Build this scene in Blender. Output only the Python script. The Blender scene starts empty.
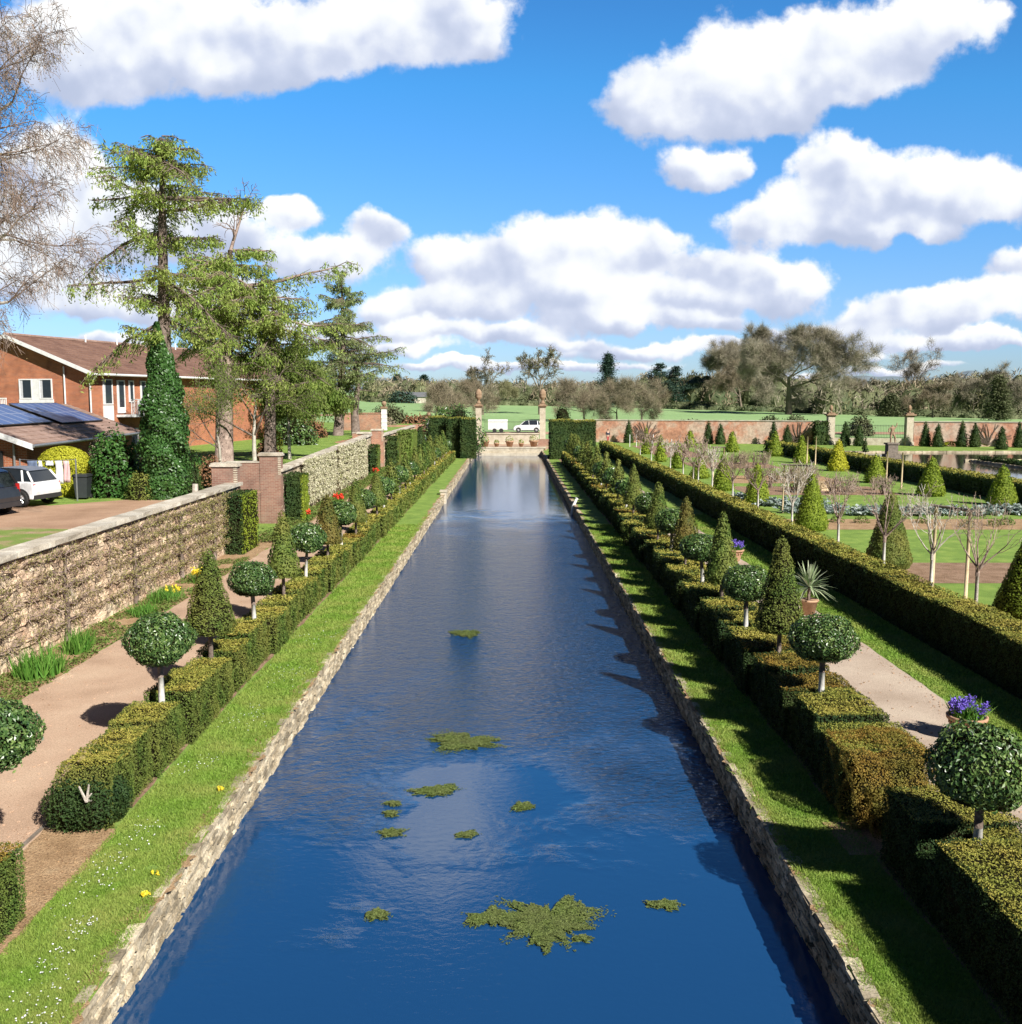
import bpy, math, random
import numpy as np
R = math.radians
rng = np.random.default_rng(7)
random.seed(7)
scn = bpy.context.scene
COL = scn.collection
F_PX = 1000.0
PITCH = math.atan((512 - 399) / F_PX)
CS, SN = math.cos(PITCH), math.sin(PITCH)
CAM_H = 5.8
SUN_TO = np.array([0.83, -1.03, 1.0]); SUN_TO = SUN_TO / np.linalg.norm(SUN_TO)

# ------------------------------------------------------------------ materials
MATS = {}
def new_mat(name):
    m = bpy.data.materials.new(name); m.use_nodes = True
    nt = m.node_tree
    b = nt.nodes['Principled BSDF']
    MATS[name] = m
    return m, nt, b
def nd(nt, t, **kw):
    n = nt.nodes.new(t)
    for k, v in kw.items():
        if k.startswith('i_'): n.inputs[k[2:].replace('_', ' ')].default_value = v
        else: setattr(n, k, v)
    return n
def ramp(nt, fac, stops, interp='LINEAR'):
    r = nd(nt, 'ShaderNodeValToRGB'); cr = r.color_ramp; cr.interpolation = interp
    while len(cr.elements) < len(stops): cr.elements.new(0.5)
    for e, (p, c) in zip(cr.elements, stops):
        e.position = p; e.color = (c[0], c[1], c[2], 1)
    nt.links.new(fac, r.inputs[0]); return r.outputs[0]
def noise_n(nt, vec, scale, detail=4, rough=0.55, dist=0.0):
    n = nd(nt, 'ShaderNodeTexNoise'); n.inputs['Scale'].default_value = scale
    n.inputs['Detail'].default_value = detail; n.inputs['Roughness'].default_value = rough
    n.inputs['Distortion'].default_value = dist
    nt.links.new(vec, n.inputs['Vector']); return n.outputs['Fac']
def geo_pos(nt):
    return nd(nt, 'ShaderNodeNewGeometry').outputs['Position']
def mixc(nt, f, a, b, mode='MIX'):
    m = nd(nt, 'ShaderNodeMix', data_type='RGBA', blend_type=mode)
    for s, v in ((0, f), (6, a), (7, b)):
        if isinstance(v, (int, float)): m.inputs[s].default_value = v
        elif isinstance(v, tuple): m.inputs[s].default_value = (v[0], v[1], v[2], 1)
        else: nt.links.new(v, m.inputs[s])
    return m.outputs[2]
def mth(nt, op, a, b=None, c=None, clamp=False):
    m = nd(nt, 'ShaderNodeMath', operation=op, use_clamp=clamp)
    for i, v in enumerate((a, b, c)):
        if v is None: continue
        if isinstance(v, (int, float)): m.inputs[i].default_value = v
        else: nt.links.new(v, m.inputs[i])
    return m.outputs[0]
def bump(nt, b, h, strength=0.5, dist=0.02):
    n = nd(nt, 'ShaderNodeBump'); n.inputs['Strength'].default_value = strength
    n.inputs['Distance'].default_value = dist
    nt.links.new(h, n.inputs['Height']); nt.links.new(n.outputs[0], b.inputs['Normal'])
def surf(name, stops, scale=3, detail=6, rough=0.85, fine=None, fine_amt=0.35, bmp=0.0, bmpd=0.02, spec=0.3, island=0.0, metal=0.0, space='W'):
    """mottled surface: noise ramp, second fine noise, optional per-piece variation"""
    m, nt, b = new_mat(name)
    vec = geo_pos(nt) if space == 'W' else nd(nt, 'ShaderNodeTexCoord').outputs['Object']
    c = ramp(nt, noise_n(nt, vec, scale, detail), stops)
    if fine:
        f = noise_n(nt, vec, fine, 3)
        g = ramp(nt, f, [(0.25, (1 - fine_amt,) * 3), (0.75, (1 + fine_amt,) * 3)])
        c = mixc(nt, 1.0, c, g, 'MULTIPLY')
        if bmp: bump(nt, b, f, bmp, bmpd)
    if island:
        ri = nd(nt, 'ShaderNodeNewGeometry').outputs['Random Per Island']
        g = ramp(nt, ri, [(0, (1 - island,) * 3), (1, (1 + island,) * 3)])
        c = mixc(nt, 1.0, c, g, 'MULTIPLY')
    nt.links.new(c, b.inputs['Base Color'])
    b.inputs['Roughness'].default_value = rough
    b.inputs['Specular IOR Level'].default_value = spec
    b.inputs['Metallic'].default_value = metal
    return m
def leafm(name, cols, patch=1.2, patch_cols=None, rough=0.65, transl=0.25, spec=0.2):
    """foliage: colour varies leaf by leaf and in broad patches"""
    m, nt, b = new_mat(name)
    ri = nd(nt, 'ShaderNodeNewGeometry').outputs['Random Per Island']
    n = len(cols)
    c = ramp(nt, ri, [(i / (n - 1), cols[i]) for i in range(n)])
    if patch_cols:
        f = noise_n(nt, geo_pos(nt), patch, 4)
        f = ramp(nt, f, [(0.38, (0, 0, 0)), (0.66, (1, 1, 1))])
        c = mixc(nt, f, c, mixc(nt, 0.75, c, patch_cols))
    nt.links.new(c, b.inputs['Base Color'])
    b.inputs['Roughness'].default_value = rough
    b.inputs['Specular IOR Level'].default_value = spec
    if transl:
        t = nd(nt, 'ShaderNodeBsdfTranslucent'); nt.links.new(c, t.inputs['Color'])
        mx = nd(nt, 'ShaderNodeMixShader'); mx.inputs[0].default_value = transl
        nt.links.new(b.outputs[0], mx.inputs[1]); nt.links.new(t.outputs[0], mx.inputs[2])
        nt.links.new(mx.outputs[0], nt.nodes['Material Output'].inputs['Surface'])
    return m
def brickm(name, c1, c2, mortar, scale=1.0, grime=None, w=0.225, h=0.075, rough=0.9, space='W'):
    m, nt, b = new_mat(name)
    if space == 'W': p = geo_pos(nt)
    else: p = nd(nt, 'ShaderNodeTexCoord').outputs['Object']
    sx = nd(nt, 'ShaderNodeSeparateXYZ'); nt.links.new(p, sx.inputs[0])
    cb = nd(nt, 'ShaderNodeCombineXYZ')
    nt.links.new(mth(nt, 'ADD', sx.outputs[0], sx.outputs[1]), cb.inputs[0]); nt.links.new(sx.outputs[2], cb.inputs[1])
    t = nd(nt, 'ShaderNodeTexBrick'); t.inputs['Scale'].default_value = scale
    t.inputs['Brick Width'].default_value = w; t.inputs['Row Height'].default_value = h
    t.inputs['Mortar Size'].default_value = 0.008; t.inputs['Bias'].default_value = 0.0
    t.inputs['Color1'].default_value = (*c1, 1); t.inputs['Color2'].default_value = (*c2, 1); t.inputs['Mortar'].default_value = (*mortar, 1)
    nt.links.new(cb.outputs[0], t.inputs['Vector'])
    c = t.outputs['Color']
    g = ramp(nt, noise_n(nt, p, 0.9, 8, 0.65), [(0.3, (0.6, 0.6, 0.62)), (0.5, (1, 1, 1)), (0.75, (1.25, 1.18, 1.1))])
    c = mixc(nt, 1.0, c, g, 'MULTIPLY')
    if grime:
        c = mixc(nt, ramp(nt, noise_n(nt, p, 1.7, 8, 0.7), [(0.5, (0, 0, 0)), (0.68, (0.8, 0.8, 0.8))]), c, grime)
    nt.links.new(c, b.inputs['Base Color']); b.inputs['Roughness'].default_value = rough
    b.inputs['Specular IOR Level'].default_value = 0.2
    bump(nt, b, t.outputs['Fac'], -0.4, 0.01)
    return m
def plain(name, c, rough=0.5, metal=0.0, spec=0.5):
    return surf(name, [(0.3, tuple(x * 0.88 for x in c)), (0.7, tuple(min(1, x * 1.08) for x in c))], 6, 4, rough, fine=60, fine_amt=0.08, metal=metal, spec=spec, space='O')

surf('lawn', [(0.25, (0.13, 0.20, 0.045)), (0.45, (0.18, 0.28, 0.06)), (0.62, (0.24, 0.34, 0.075)), (0.8, (0.34, 0.36, 0.12))], 1.3, 10, 0.95, fine=38, fine_amt=0.45, bmp=0.7, bmpd=0.03, spec=0.1)
surf('patchy_grass', [(0.36, (0.40, 0.28, 0.19)), (0.46, (0.30, 0.27, 0.12)), (0.54, (0.20, 0.27, 0.07)), (0.8, (0.16, 0.25, 0.05))], 1.1, 8, 0.95, fine=30, fine_amt=0.35, bmp=0.6, spec=0.1)
surf('lawn_cool', [(0.25, (0.09, 0.19, 0.03)), (0.6, (0.14, 0.29, 0.05)), (0.8, (0.18, 0.31, 0.07))], 0.8, 10, 0.95, fine=20, fine_amt=0.35, bmp=0.6, bmpd=0.04, spec=0.1)
surf('field', [(0.25, (0.23, 0.36, 0.15)), (0.6, (0.28, 0.42, 0.18)), (0.8, (0.35, 0.45, 0.22))], 0.02, 8, 0.95, fine=0.6, fine_amt=0.14, spec=0.1)
surf('gravel', [(0.25, (0.344, 0.229, 0.155)), (0.5, (0.473, 0.328, 0.230)), (0.75, (0.550, 0.403, 0.288))], 0.7, 10, 0.95, fine=48, fine_amt=0.32, bmp=0.5, bmpd=0.01, spec=0.15)
surf('gravel_grey', [(0.25, (0.353, 0.271, 0.205)), (0.5, (0.462, 0.369, 0.289)), (0.75, (0.538, 0.446, 0.350))], 0.7, 10, 0.95, fine=48, fine_amt=0.32, bmp=0.5, bmpd=0.01, spec=0.15)
surf('earth', [(0.25, (0.27, 0.17, 0.09)), (0.55, (0.42, 0.28, 0.16)), (0.8, (0.52, 0.38, 0.23))], 2.5, 10, 0.95, fine=45, fine_amt=0.5, bmp=1.0, bmpd=0.03, spec=0.1)
surf('soil', [(0.25, (0.20, 0.125, 0.075)), (0.55, (0.32, 0.21, 0.14)), (0.8, (0.40, 0.28, 0.19))], 2.0, 10, 0.95, fine=30, fine_amt=0.5, bmp=1.0, bmpd=0.04, spec=0.1)
surf('yard_gravel', [(0.25, (0.300, 0.187, 0.120)), (0.55, (0.425, 0.275, 0.185)), (0.8, (0.500, 0.341, 0.240))], 0.6, 8, 0.95, fine=30, fine_amt=0.25, spec=0.1)
surf('stone', [(0.2, (0.18, 0.145, 0.095)), (0.42, (0.35, 0.29, 0.20)), (0.6, (0.50, 0.43, 0.31)), (0.8, (0.62, 0.56, 0.44))], 2.2, 9, 0.92, fine=30, fine_amt=0.4, bmp=0.8, bmpd=0.015, spec=0.15, island=0.38)
surf('rubble', [(0.2, (0.307, 0.204, 0.144)), (0.42, (0.496, 0.360, 0.252)), (0.6, (0.637, 0.504, 0.360)), (0.8, (0.732, 0.648, 0.504))], 1.6, 9, 0.92, fine=22, fine_amt=0.45, bmp=0.8, bmpd=0.02, spec=0.15, island=0.35)
surf('coping', [(0.2, (0.26, 0.22, 0.16)), (0.5, (0.50, 0.45, 0.37)), (0.75, (0.68, 0.64, 0.55))], 1.8, 9, 0.9, fine=25, fine_amt=0.3, bmp=0.5, bmpd=0.015, spec=0.15, island=0.15)
surf('pale_stone', [(0.2, (0.34, 0.29, 0.21)), (0.5, (0.50, 0.44, 0.34)), (0.8, (0.62, 0.57, 0.46))], 2.2, 9, 0.9, fine=20, fine_amt=0.25, bmp=0.5, spec=0.15, space='O')
surf('weathered_stone', [(0.2, (0.16, 0.11, 0.07)), (0.5, (0.30, 0.20, 0.13)), (0.8, (0.42, 0.32, 0.22))], 3, 9, 0.9, fine=20, fine_amt=0.3, bmp=0.5, spec=0.15, space='O')
surf('white_render', [(0.3, (0.66, 0.64, 0.60)), (0.7, (0.78, 0.77, 0.74))], 2, 6, 0.8, fine=20, fine_amt=0.08)
surf('terracotta', [(0.3, (0.36, 0.20, 0.12)), (0.7, (0.52, 0.33, 0.21))], 5, 6, 0.85, fine=40, fine_amt=0.2, space='O')
surf('bark', [(0.3, (0.10, 0.075, 0.06)), (0.55, (0.20, 0.155, 0.13)), (0.8, (0.32, 0.26, 0.22))], 4, 8, 0.95, fine=25, fine_amt=0.45, bmp=0.8, bmpd=0.02, spec=0.1)
surf('bark_pink', [(0.3, (0.17, 0.12, 0.10)), (0.55, (0.32, 0.24, 0.20)), (0.8, (0.44, 0.35, 0.30))], 3, 8, 0.95, fine=16, fine_amt=0.45, bmp=0.8, bmpd=0.03, spec=0.1)
surf('bark_pale', [(0.3, (0.33, 0.29, 0.25)), (0.55, (0.50, 0.45, 0.39)), (0.8, (0.64, 0.60, 0.53))], 7, 8, 0.9, fine=40, fine_amt=0.3, bmp=0.4, spec=0.15)
surf('limewash', [(0.35, (0.55, 0.53, 0.48)), (0.7, (0.78, 0.76, 0.71))], 14, 6, 0.9, fine=50, fine_amt=0.15)
surf('bark_far', [(0.3, (0.12, 0.10, 0.075)), (0.55, (0.19, 0.16, 0.12)), (0.8, (0.27, 0.235, 0.185))], 0.3, 6, 0.95, fine=1.5, fine_amt=0.25, spec=0.05)
surf('twig_grey', [(0.3, (0.234, 0.212, 0.147)), (0.55, (0.306, 0.276, 0.207)), (0.8, (0.378, 0.354, 0.276))], 0.2, 6, 0.95, spec=0.05, island=0.35)
surf('twig_brown', [(0.3, (0.221, 0.178, 0.121)), (0.55, (0.284, 0.240, 0.166)), (0.8, (0.329, 0.298, 0.215))], 0.2, 6, 0.95, spec=0.05, island=0.35)
surf('twig_olive', [(0.3, (0.20, 0.20, 0.10)), (0.55, (0.28, 0.27, 0.15)), (0.8, (0.36, 0.36, 0.22))], 0.2, 6, 0.95, spec=0.05, island=0.35)
surf('birch_twig', [(0.3, (0.17, 0.12, 0.10)), (0.55, (0.26, 0.20, 0.165)), (0.8, (0.38, 0.32, 0.27))], 1.0, 6, 0.9, spec=0.1, island=0.35)
surf('new_wood', [(0.3, (0.50, 0.38, 0.22)), (0.7, (0.68, 0.55, 0.36))], 7, 6, 0.8, fine=30, fine_amt=0.2)
surf('old_wood', [(0.3, (0.13, 0.11, 0.09)), (0.7, (0.25, 0.21, 0.17))], 7, 6, 0.9, fine=30, fine_amt=0.25)
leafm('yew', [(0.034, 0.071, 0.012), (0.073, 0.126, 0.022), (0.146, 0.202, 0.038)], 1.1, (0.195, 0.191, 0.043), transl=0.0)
leafm('yew_bronze', [(0.048, 0.068, 0.013), (0.096, 0.112, 0.022), (0.168, 0.160, 0.035)], 1.9, (0.192, 0.136, 0.035), transl=0.0)
surf('yew_inner', [(0.3, (0.013, 0.013, 0.007)), (0.7, (0.027, 0.024, 0.013))], 6, 5, 1.0, spec=0.0)  # dead inner twigs, kept near-black so gaps between leaves hold painted shade
leafm('yew_dark', [(0.015, 0.040, 0.012), (0.029, 0.062, 0.017), (0.048, 0.089, 0.023)], 0.8, (0.058, 0.080, 0.017), transl=0.1)  # dark yew foliage; also stands in for shade on right-hand hedge sides
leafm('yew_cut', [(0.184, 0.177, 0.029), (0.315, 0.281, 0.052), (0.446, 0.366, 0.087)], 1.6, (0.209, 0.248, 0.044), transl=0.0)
leafm('yew_rust', [(0.180, 0.108, 0.024), (0.312, 0.192, 0.036), (0.360, 0.264, 0.054)], 2.5, (0.144, 0.156, 0.030), transl=0.15)
leafm('yew_gold', [(0.139, 0.194, 0.021), (0.231, 0.297, 0.028), (0.347, 0.412, 0.043)], 1.0, (0.139, 0.206, 0.019), transl=0.15)
leafm('yew_bright', [(0.30, 0.30, 0.02), (0.42, 0.42, 0.03), (0.50, 0.50, 0.05)], 1.0, transl=0.15)
leafm('holly', [(0.026, 0.060, 0.013), (0.055, 0.108, 0.023), (0.108, 0.181, 0.041), (0.242, 0.326, 0.104)], 3.0, (0.048, 0.108, 0.031), rough=0.35, transl=0.08, spec=0.5)
leafm('ivy', [(0.027, 0.064, 0.014), (0.044, 0.110, 0.022), (0.082, 0.167, 0.037)], 1.3, (0.060, 0.155, 0.037), rough=0.4, transl=0.1, spec=0.4)
leafm('laurel', [(0.03, 0.085, 0.02), (0.06, 0.14, 0.03), (0.11, 0.22, 0.05)], 1.5, (0.05, 0.14, 0.03), rough=0.35, transl=0.15)
leafm('larch', [(0.189, 0.281, 0.054), (0.319, 0.464, 0.096), (0.507, 0.646, 0.164)], 0.7, (0.391, 0.421, 0.123), transl=0.4)
leafm('spruce', [(0.180, 0.270, 0.106), (0.300, 0.406, 0.150), (0.480, 0.570, 0.240)], 0.6, (0.360, 0.390, 0.180), transl=0.4)
leafm('willow_leaf', [(0.119, 0.200, 0.036), (0.187, 0.284, 0.054), (0.255, 0.347, 0.081)], 0.8, (0.204, 0.231, 0.072), transl=0.4)
leafm('far_green', [(0.069, 0.098, 0.044), (0.115, 0.144, 0.066), (0.172, 0.196, 0.094)], 0.05, (0.127, 0.127, 0.066), transl=0.1)
leafm('far_cedar', [(0.022, 0.05, 0.04), (0.035, 0.07, 0.05), (0.06, 0.10, 0.065)], 0.05, transl=0.0)
leafm('iris_leaf', [(0.07, 0.19, 0.025), (0.12, 0.28, 0.04), (0.20, 0.36, 0.07)], 2, transl=0.35)
leafm('ground_leaf', [(0.07, 0.13, 0.025), (0.12, 0.21, 0.04), (0.18, 0.27, 0.06)], 2, (0.17, 0.16, 0.05), transl=0.25)
leafm('cardoon', [(0.22, 0.29, 0.26), (0.32, 0.39, 0.36), (0.45, 0.50, 0.47)], 2, transl=0.15)
leafm('bud', [(0.16, 0.17, 0.045), (0.27, 0.27, 0.08), (0.38, 0.36, 0.15)], 1.3, (0.30, 0.22, 0.11), transl=0.25)
leafm('blossom', [(0.240, 0.276, 0.080), (0.600, 0.575, 0.400), (0.816, 0.770, 0.580)], 1.3, (0.600, 0.575, 0.420), transl=0.25)
leafm('beech_brown', [(0.20, 0.09, 0.045), (0.30, 0.15, 0.08), (0.36, 0.21, 0.12)], 1.3, transl=0.2)
leafm('birch_bud', [(0.20, 0.12, 0.07), (0.30, 0.22, 0.11), (0.34, 0.31, 0.14)], 1.0, transl=0.3)
leafm('grass_blade', [(0.140, 0.238, 0.030), (0.200, 0.346, 0.043), (0.290, 0.443, 0.076)], 1.2, (0.380, 0.410, 0.111), transl=0.3, rough=0.6)
leafm('algae', [(0.051, 0.077, 0.018), (0.093, 0.126, 0.028), (0.170, 0.216, 0.064)], 3, (0.119, 0.135, 0.048), transl=0.0, rough=0.6)
leafm('yucca_leaf', [(0.22, 0.32, 0.14), (0.38, 0.46, 0.26), (0.52, 0.56, 0.40)], 3, transl=0.2)
plain('flower_violet', (0.17, 0.11, 0.55), 0.6); plain('flower_yellow', (0.80, 0.62, 0.03), 0.6); plain('flower_red', (0.72, 0.05, 0.02), 0.6)
plain('daisy_white', (0.80, 0.80, 0.80), 0.6); plain('cloth_white', (0.75, 0.74, 0.74), 0.8); plain('cloth_blue', (0.12, 0.16, 0.25), 0.8); plain('cloth_pink', (0.65, 0.42, 0.42), 0.8)
plain('white_paint', (0.78, 0.78, 0.77), 0.35); plain('car_white', (0.80, 0.80, 0.81), 0.15); plain('car_dark', (0.03, 0.033, 0.04), 0.15)
plain('tyre', (0.02, 0.02, 0.02), 0.8); plain('rim', (0.55, 0.56, 0.58), 0.3, metal=0.7); plain('car_glass', (0.02, 0.025, 0.03), 0.05)
plain('tail_red', (0.55, 0.02, 0.02), 0.2); plain('plate_yellow', (0.75, 0.55, 0.05), 0.4); plain('trim_black', (0.03, 0.03, 0.03), 0.6)
plain('bin_black', (0.035, 0.04, 0.045), 0.45); plain('metal_grey', (0.35, 0.36, 0.37), 0.4, metal=0.6); plain('iron', (0.03, 0.03, 0.035), 0.5)
plain('window_glass', (0.03, 0.04, 0.05), 0.05); plain('curtain', (0.55, 0.56, 0.58), 0.7)
plain('skin', (0.50, 0.33, 0.25), 0.6); plain('jacket_dark', (0.03, 0.035, 0.06), 0.8); plain('trouser_red', (0.45, 0.08, 0.08), 0.8); plain('hair_brown', (0.08, 0.05, 0.03), 0.7)
surf('roof_tile', [(0.3, (0.14, 0.075, 0.055)), (0.6, (0.22, 0.125, 0.09)), (0.8, (0.29, 0.18, 0.13))], 1.0, 8, 0.85, fine=9, fine_amt=0.25)
surf('garage_tile', [(0.3, (0.25, 0.16, 0.125)), (0.6, (0.36, 0.245, 0.20)), (0.8, (0.44, 0.32, 0.27))], 1.0, 8, 0.85, fine=9, fine_amt=0.2)
brickm('house_brick', (0.46, 0.145, 0.06), (0.33, 0.10, 0.05), (0.42, 0.30, 0.22), space='O')
brickm('garden_brick', (0.43, 0.20, 0.13), (0.30, 0.13, 0.085), (0.44, 0.35, 0.27), grime=(0.30, 0.24, 0.19))
brickm('old_brick', (0.30, 0.17, 0.13), (0.24, 0.12, 0.09), (0.34, 0.26, 0.20), grime=(0.26, 0.19, 0.15))
def orange_wall():
    m, nt, b = new_mat('boundary_brick')
    p = geo_pos(nt)
    c = ramp(nt, noise_n(nt, p, 0.35, 9, 0.65), [(0.3, (0.30, 0.16, 0.11)), (0.44, (0.54, 0.26, 0.17)), (0.54, (0.55, 0.40, 0.31)), (0.72, (0.60, 0.50, 0.40))])
    g = ramp(nt, noise_n(nt, p, 3, 6, 0.7), [(0.3, (0.6, 0.6, 0.6)), (0.7, (1.25, 1.25, 1.25))])
    nt.links.new(mixc(nt, 1.0, c, g, 'MULTIPLY'), b.inputs['Base Color']); b.inputs['Roughness'].default_value = 0.95
orange_wall()
def solar_mat():
    m, nt, b = new_mat('solar_cell')
    p = nd(nt, 'ShaderNodeTexCoord').outputs['UV']
    t = nd(nt, 'ShaderNodeTexBrick'); t.offset = 0.0
    t.inputs['Scale'].default_value = 1.0; t.inputs['Brick Width'].default_value = 1 / 6; t.inputs['Row Height'].default_value = 0.5
    t.inputs['Mortar Size'].default_value = 0.008
    t.inputs['Color1'].default_value = (0.06, 0.11, 0.27, 1); t.inputs['Color2'].default_value = (0.07, 0.13, 0.30, 1); t.inputs['Mortar'].default_value = (0.35, 0.38, 0.45, 1)
    nt.links.new(p, t.inputs['Vector']); nt.links.new(t.outputs[0], b.inputs['Base Color'])
    b.inputs['Roughness'].default_value = 0.35
solar_mat()
def water_mat(name, ripple=1.0, base=(0.009, 0.054, 0.150)):
    m, nt, b = new_mat(name)
    p = geo_pos(nt)
    mp = nd(nt, 'ShaderNodeMapping'); mp.inputs['Scale'].default_value = (1.0, 1.5, 1.0); nt.links.new(p, mp.inputs['Vector'])
    n1 = noise_n(nt, mp.outputs[0], 7.0, 4, 0.6, 0.5)
    n2 = noise_n(nt, mp.outputs[0], 1.6, 2, 0.5)
    sx = nd(nt, 'ShaderNodeSeparateXYZ'); nt.links.new(p, sx.inputs[0])
    # wind-ruffled stretch in the middle of the canal, calm at both ends
    wob = mth(nt, 'MULTIPLY', mth(nt, 'SUBTRACT', noise_n(nt, p, 0.35, 4, 0.6), 0.5), 22.0)
    yy = mth(nt, 'ADD', sx.outputs[1], wob)
    a = nd(nt, 'ShaderNodeMapRange', interpolation_type='SMOOTHSTEP'); a.inputs['From Min'].default_value = 13.0; a.inputs['From Max'].default_value = 24.0; nt.links.new(yy, a.inputs['Value'])
    z = nd(nt, 'ShaderNodeMapRange', interpolation_type='SMOOTHSTEP'); z.inputs['From Min'].default_value = 56.0; z.inputs['From Max'].default_value = 40.0
    z.inputs['To Min'].default_value = 0.0; z.inputs['To Max'].default_value = 1.0; nt.links.new(yy, z.inputs['Value'])
    mask = mth(nt, 'MULTIPLY', a.outputs[0], z.outputs[0])
    amp = mth(nt, 'MULTIPLY_ADD', mask, 1.0 * ripple, 0.016 * ripple)
    h = mth(nt, 'MULTIPLY', mth(nt, 'ADD', mth(nt, 'MULTIPLY', n1, 0.7), mth(nt, 'MULTIPLY', n2, 0.5)), amp)
    bump(nt, b, h, 1.0, 0.21)
    b.inputs['Base Color'].default_value = (*base, 1)
    b.inputs['Roughness'].default_value = 0.06; b.inputs['IOR'].default_value = 1.62
    b.inputs['Specular IOR Level'].default_value = 0.6
water_mat('canal_water'); water_mat('far_water', 0.12, (0.05, 0.042, 0.03))

# ------------------------------------------------------------------ mesh helpers
class MB:
    def __init__(s): s.V = []; s.F = []; s.n = 0; s.uv = None
    def add(s, V, F, mi=0):
        V = np.asarray(V, float).reshape(-1, 3); F = np.asarray(F, int)
        if len(F) == 0: return s
        s.V.append(V); s.F.append((F + s.n, mi)); s.n += len(V); return s
    def polys(s, V, faces, mi=0):
        V = np.asarray(V, float)
        by = {}
        for f in faces: by.setdefault(len(f), []).append(f)
        base = s.n; s.V.append(V); s.n += len(V)
        for k, fs in by.items(): s.F.append((np.array(fs, int) + base, mi))
        return s
    def box(s, x0, x1, y0, y1, z0, z1, mi=0, M=None):
        V = np.array([(x, y, z) for z in (z0, z1) for y in (y0, y1) for x in (x0, x1)], float)
        if M is not None: V = V @ M[:3, :3].T + M[:3, 3]
        return s.add(V, [(0, 2, 3, 1), (4, 5, 7, 6), (0, 1, 5, 4), (2, 6, 7, 3), (0, 4, 6, 2), (1, 3, 7, 5)], mi)
    def stones(s, C, S, jit=0.15, mi=0):
        C = np.asarray(C, float); S = np.asarray(S, float); n = len(C)
        cube = np.array([(x, y, z) for z in (-.5, .5) for y in (-.5, .5) for x in (-.5, .5)])
        V = C[:, None, :] + (cube[None] + rng.uniform(-jit, jit, (n, 8, 3))) * S[:, None, :]
        f = np.array([(0, 2, 3, 1), (4, 5, 7, 6), (0, 1, 5, 4), (2, 6, 7, 3), (0, 4, 6, 2), (1, 3, 7, 5)])
        return s.add(V.reshape(-1, 3), (f[None] + (np.arange(n) * 8)[:, None, None]).reshape(-1, 4), mi)
    def quad(s, a, b, c, d, mi=0): return s.add([a, b, c, d], [(0, 1, 2, 3)], mi)
    def tubes(s, P0, P1, R0, R1, k=5, mi=0):
        P0 = np.asarray(P0, float); P1 = np.asarray(P1, float); n = len(P0)
        if n == 0: return s
        R0 = np.asarray(R0, float) * np.ones(n); R1 = np.asarray(R1, float) * np.ones(n)
        d = P1 - P0; L = np.linalg.norm(d, axis=1, keepdims=True); L[L == 0] = 1; d = d / L
        ref = np.where(np.abs(d[:, 2:3]) < 0.9, np.array([[0, 0, 1.0]]), np.array([[1.0, 0, 0]]))
        a = np.cross(d, ref); a /= np.linalg.norm(a, axis=1, keepdims=True); b = np.cross(d, a)
        th = np.arange(k) * 2 * math.pi / k
        ring = np.cos(th)[None, :, None] * a[:, None, :] + np.sin(th)[None, :, None] * b[:, None, :]
        V = np.concatenate([P0[:, None] + ring * R0[:, None, None], P1[:, None] + ring * R1[:, None, None]], 1).reshape(-1, 3)
        i = np.arange(k); j = (i + 1) % k
        f = np.stack([i, i + k, j + k, j], 1)
        s.add(V, (f[None] + (np.arange(n) * 2 * k)[:, None, None]).reshape(-1, 4), mi)
        return s
    def path(s, pts, rad, k=6, mi=0):
        pts = np.asarray(pts, float); rad = np.asarray(rad, float) * np.ones(len(pts))
        n = len(pts); V = []
        for i in range(n):
            d = pts[min(i + 1, n - 1)] - pts[max(i - 1, 0)]; d /= (np.linalg.norm(d) + 1e-9)
            ref = np.array([0, 1.0, 0]) if abs(d[1]) < 0.8 else np.array([1.0, 0, 0])
            a = np.cross(d, ref); a /= np.linalg.norm(a); b = np.cross(d, a)
            for j in range(k):
                t = 2 * math.pi * j / k; V.append(pts[i] + rad[i] * (math.cos(t) * a + math.sin(t) * b))
        F = [(i * k + j, (i + 1) * k + j, (i + 1) * k + (j + 1) % k, i * k + (j + 1) % k) for i in range(n - 1) for j in range(k)]
        base = s.n; s.add(V, F, mi)
        s.F.append((np.array([[base + j for j in range(k)][::-1]]), mi)); s.F.append((np.array([[base + (n - 1) * k + j for j in range(k)]]), mi))
        return s
    def lathe(s, prof, c=(0, 0, 0), k=16, mi=0, sx=1, sy=1, square=False):
        V = []; c = np.array(c, float)
        for r, z in prof:
            for j in range(k):
                t = 2 * math.pi * (j + (0.5 if square else 0)) / k
                V.append(c + np.array([r * sx * math.cos(t), r * sy * math.sin(t), z]))
        F = [(i * k + j, i * k + (j + 1) % k, (i + 1) * k + (j + 1) % k, (i + 1) * k + j) for i in range(len(prof) - 1) for j in range(k)]
        base = s.n; s.add(V, F, mi)
        s.F.append((np.array([[base + (len(prof) - 1) * k + j for j in range(k)]]), mi)); s.F.append((np.array([[base + j for j in range(k)][::-1]]), mi))
        return s
    def cards(s, P, N, size, aspect=0.5, spread=0.6, bend=0.12, tang=None, mi=0):
        """leaf-sized diamonds; N = rough facing direction, spread = how far they scatter from it"""
        P = np.asarray(P, float); n = len(P)
        if n == 0: return s
        size = np.asarray(size, float) * np.ones(n)
        N = np.asarray(N, float) * np.ones((n, 3)) + rng.normal(0, spread, (n, 3)); N /= np.linalg.norm(N, axis=1, keepdims=True) + 1e-9
        T = rng.normal(0, 1, (n, 3)) if tang is None else np.asarray(tang, float) * np.ones((n, 3)) + rng.normal(0, 0.25, (n, 3))
        T -= N * (T * N).sum(1, keepdims=True); T /= np.linalg.norm(T, axis=1, keepdims=True) + 1e-9
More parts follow.
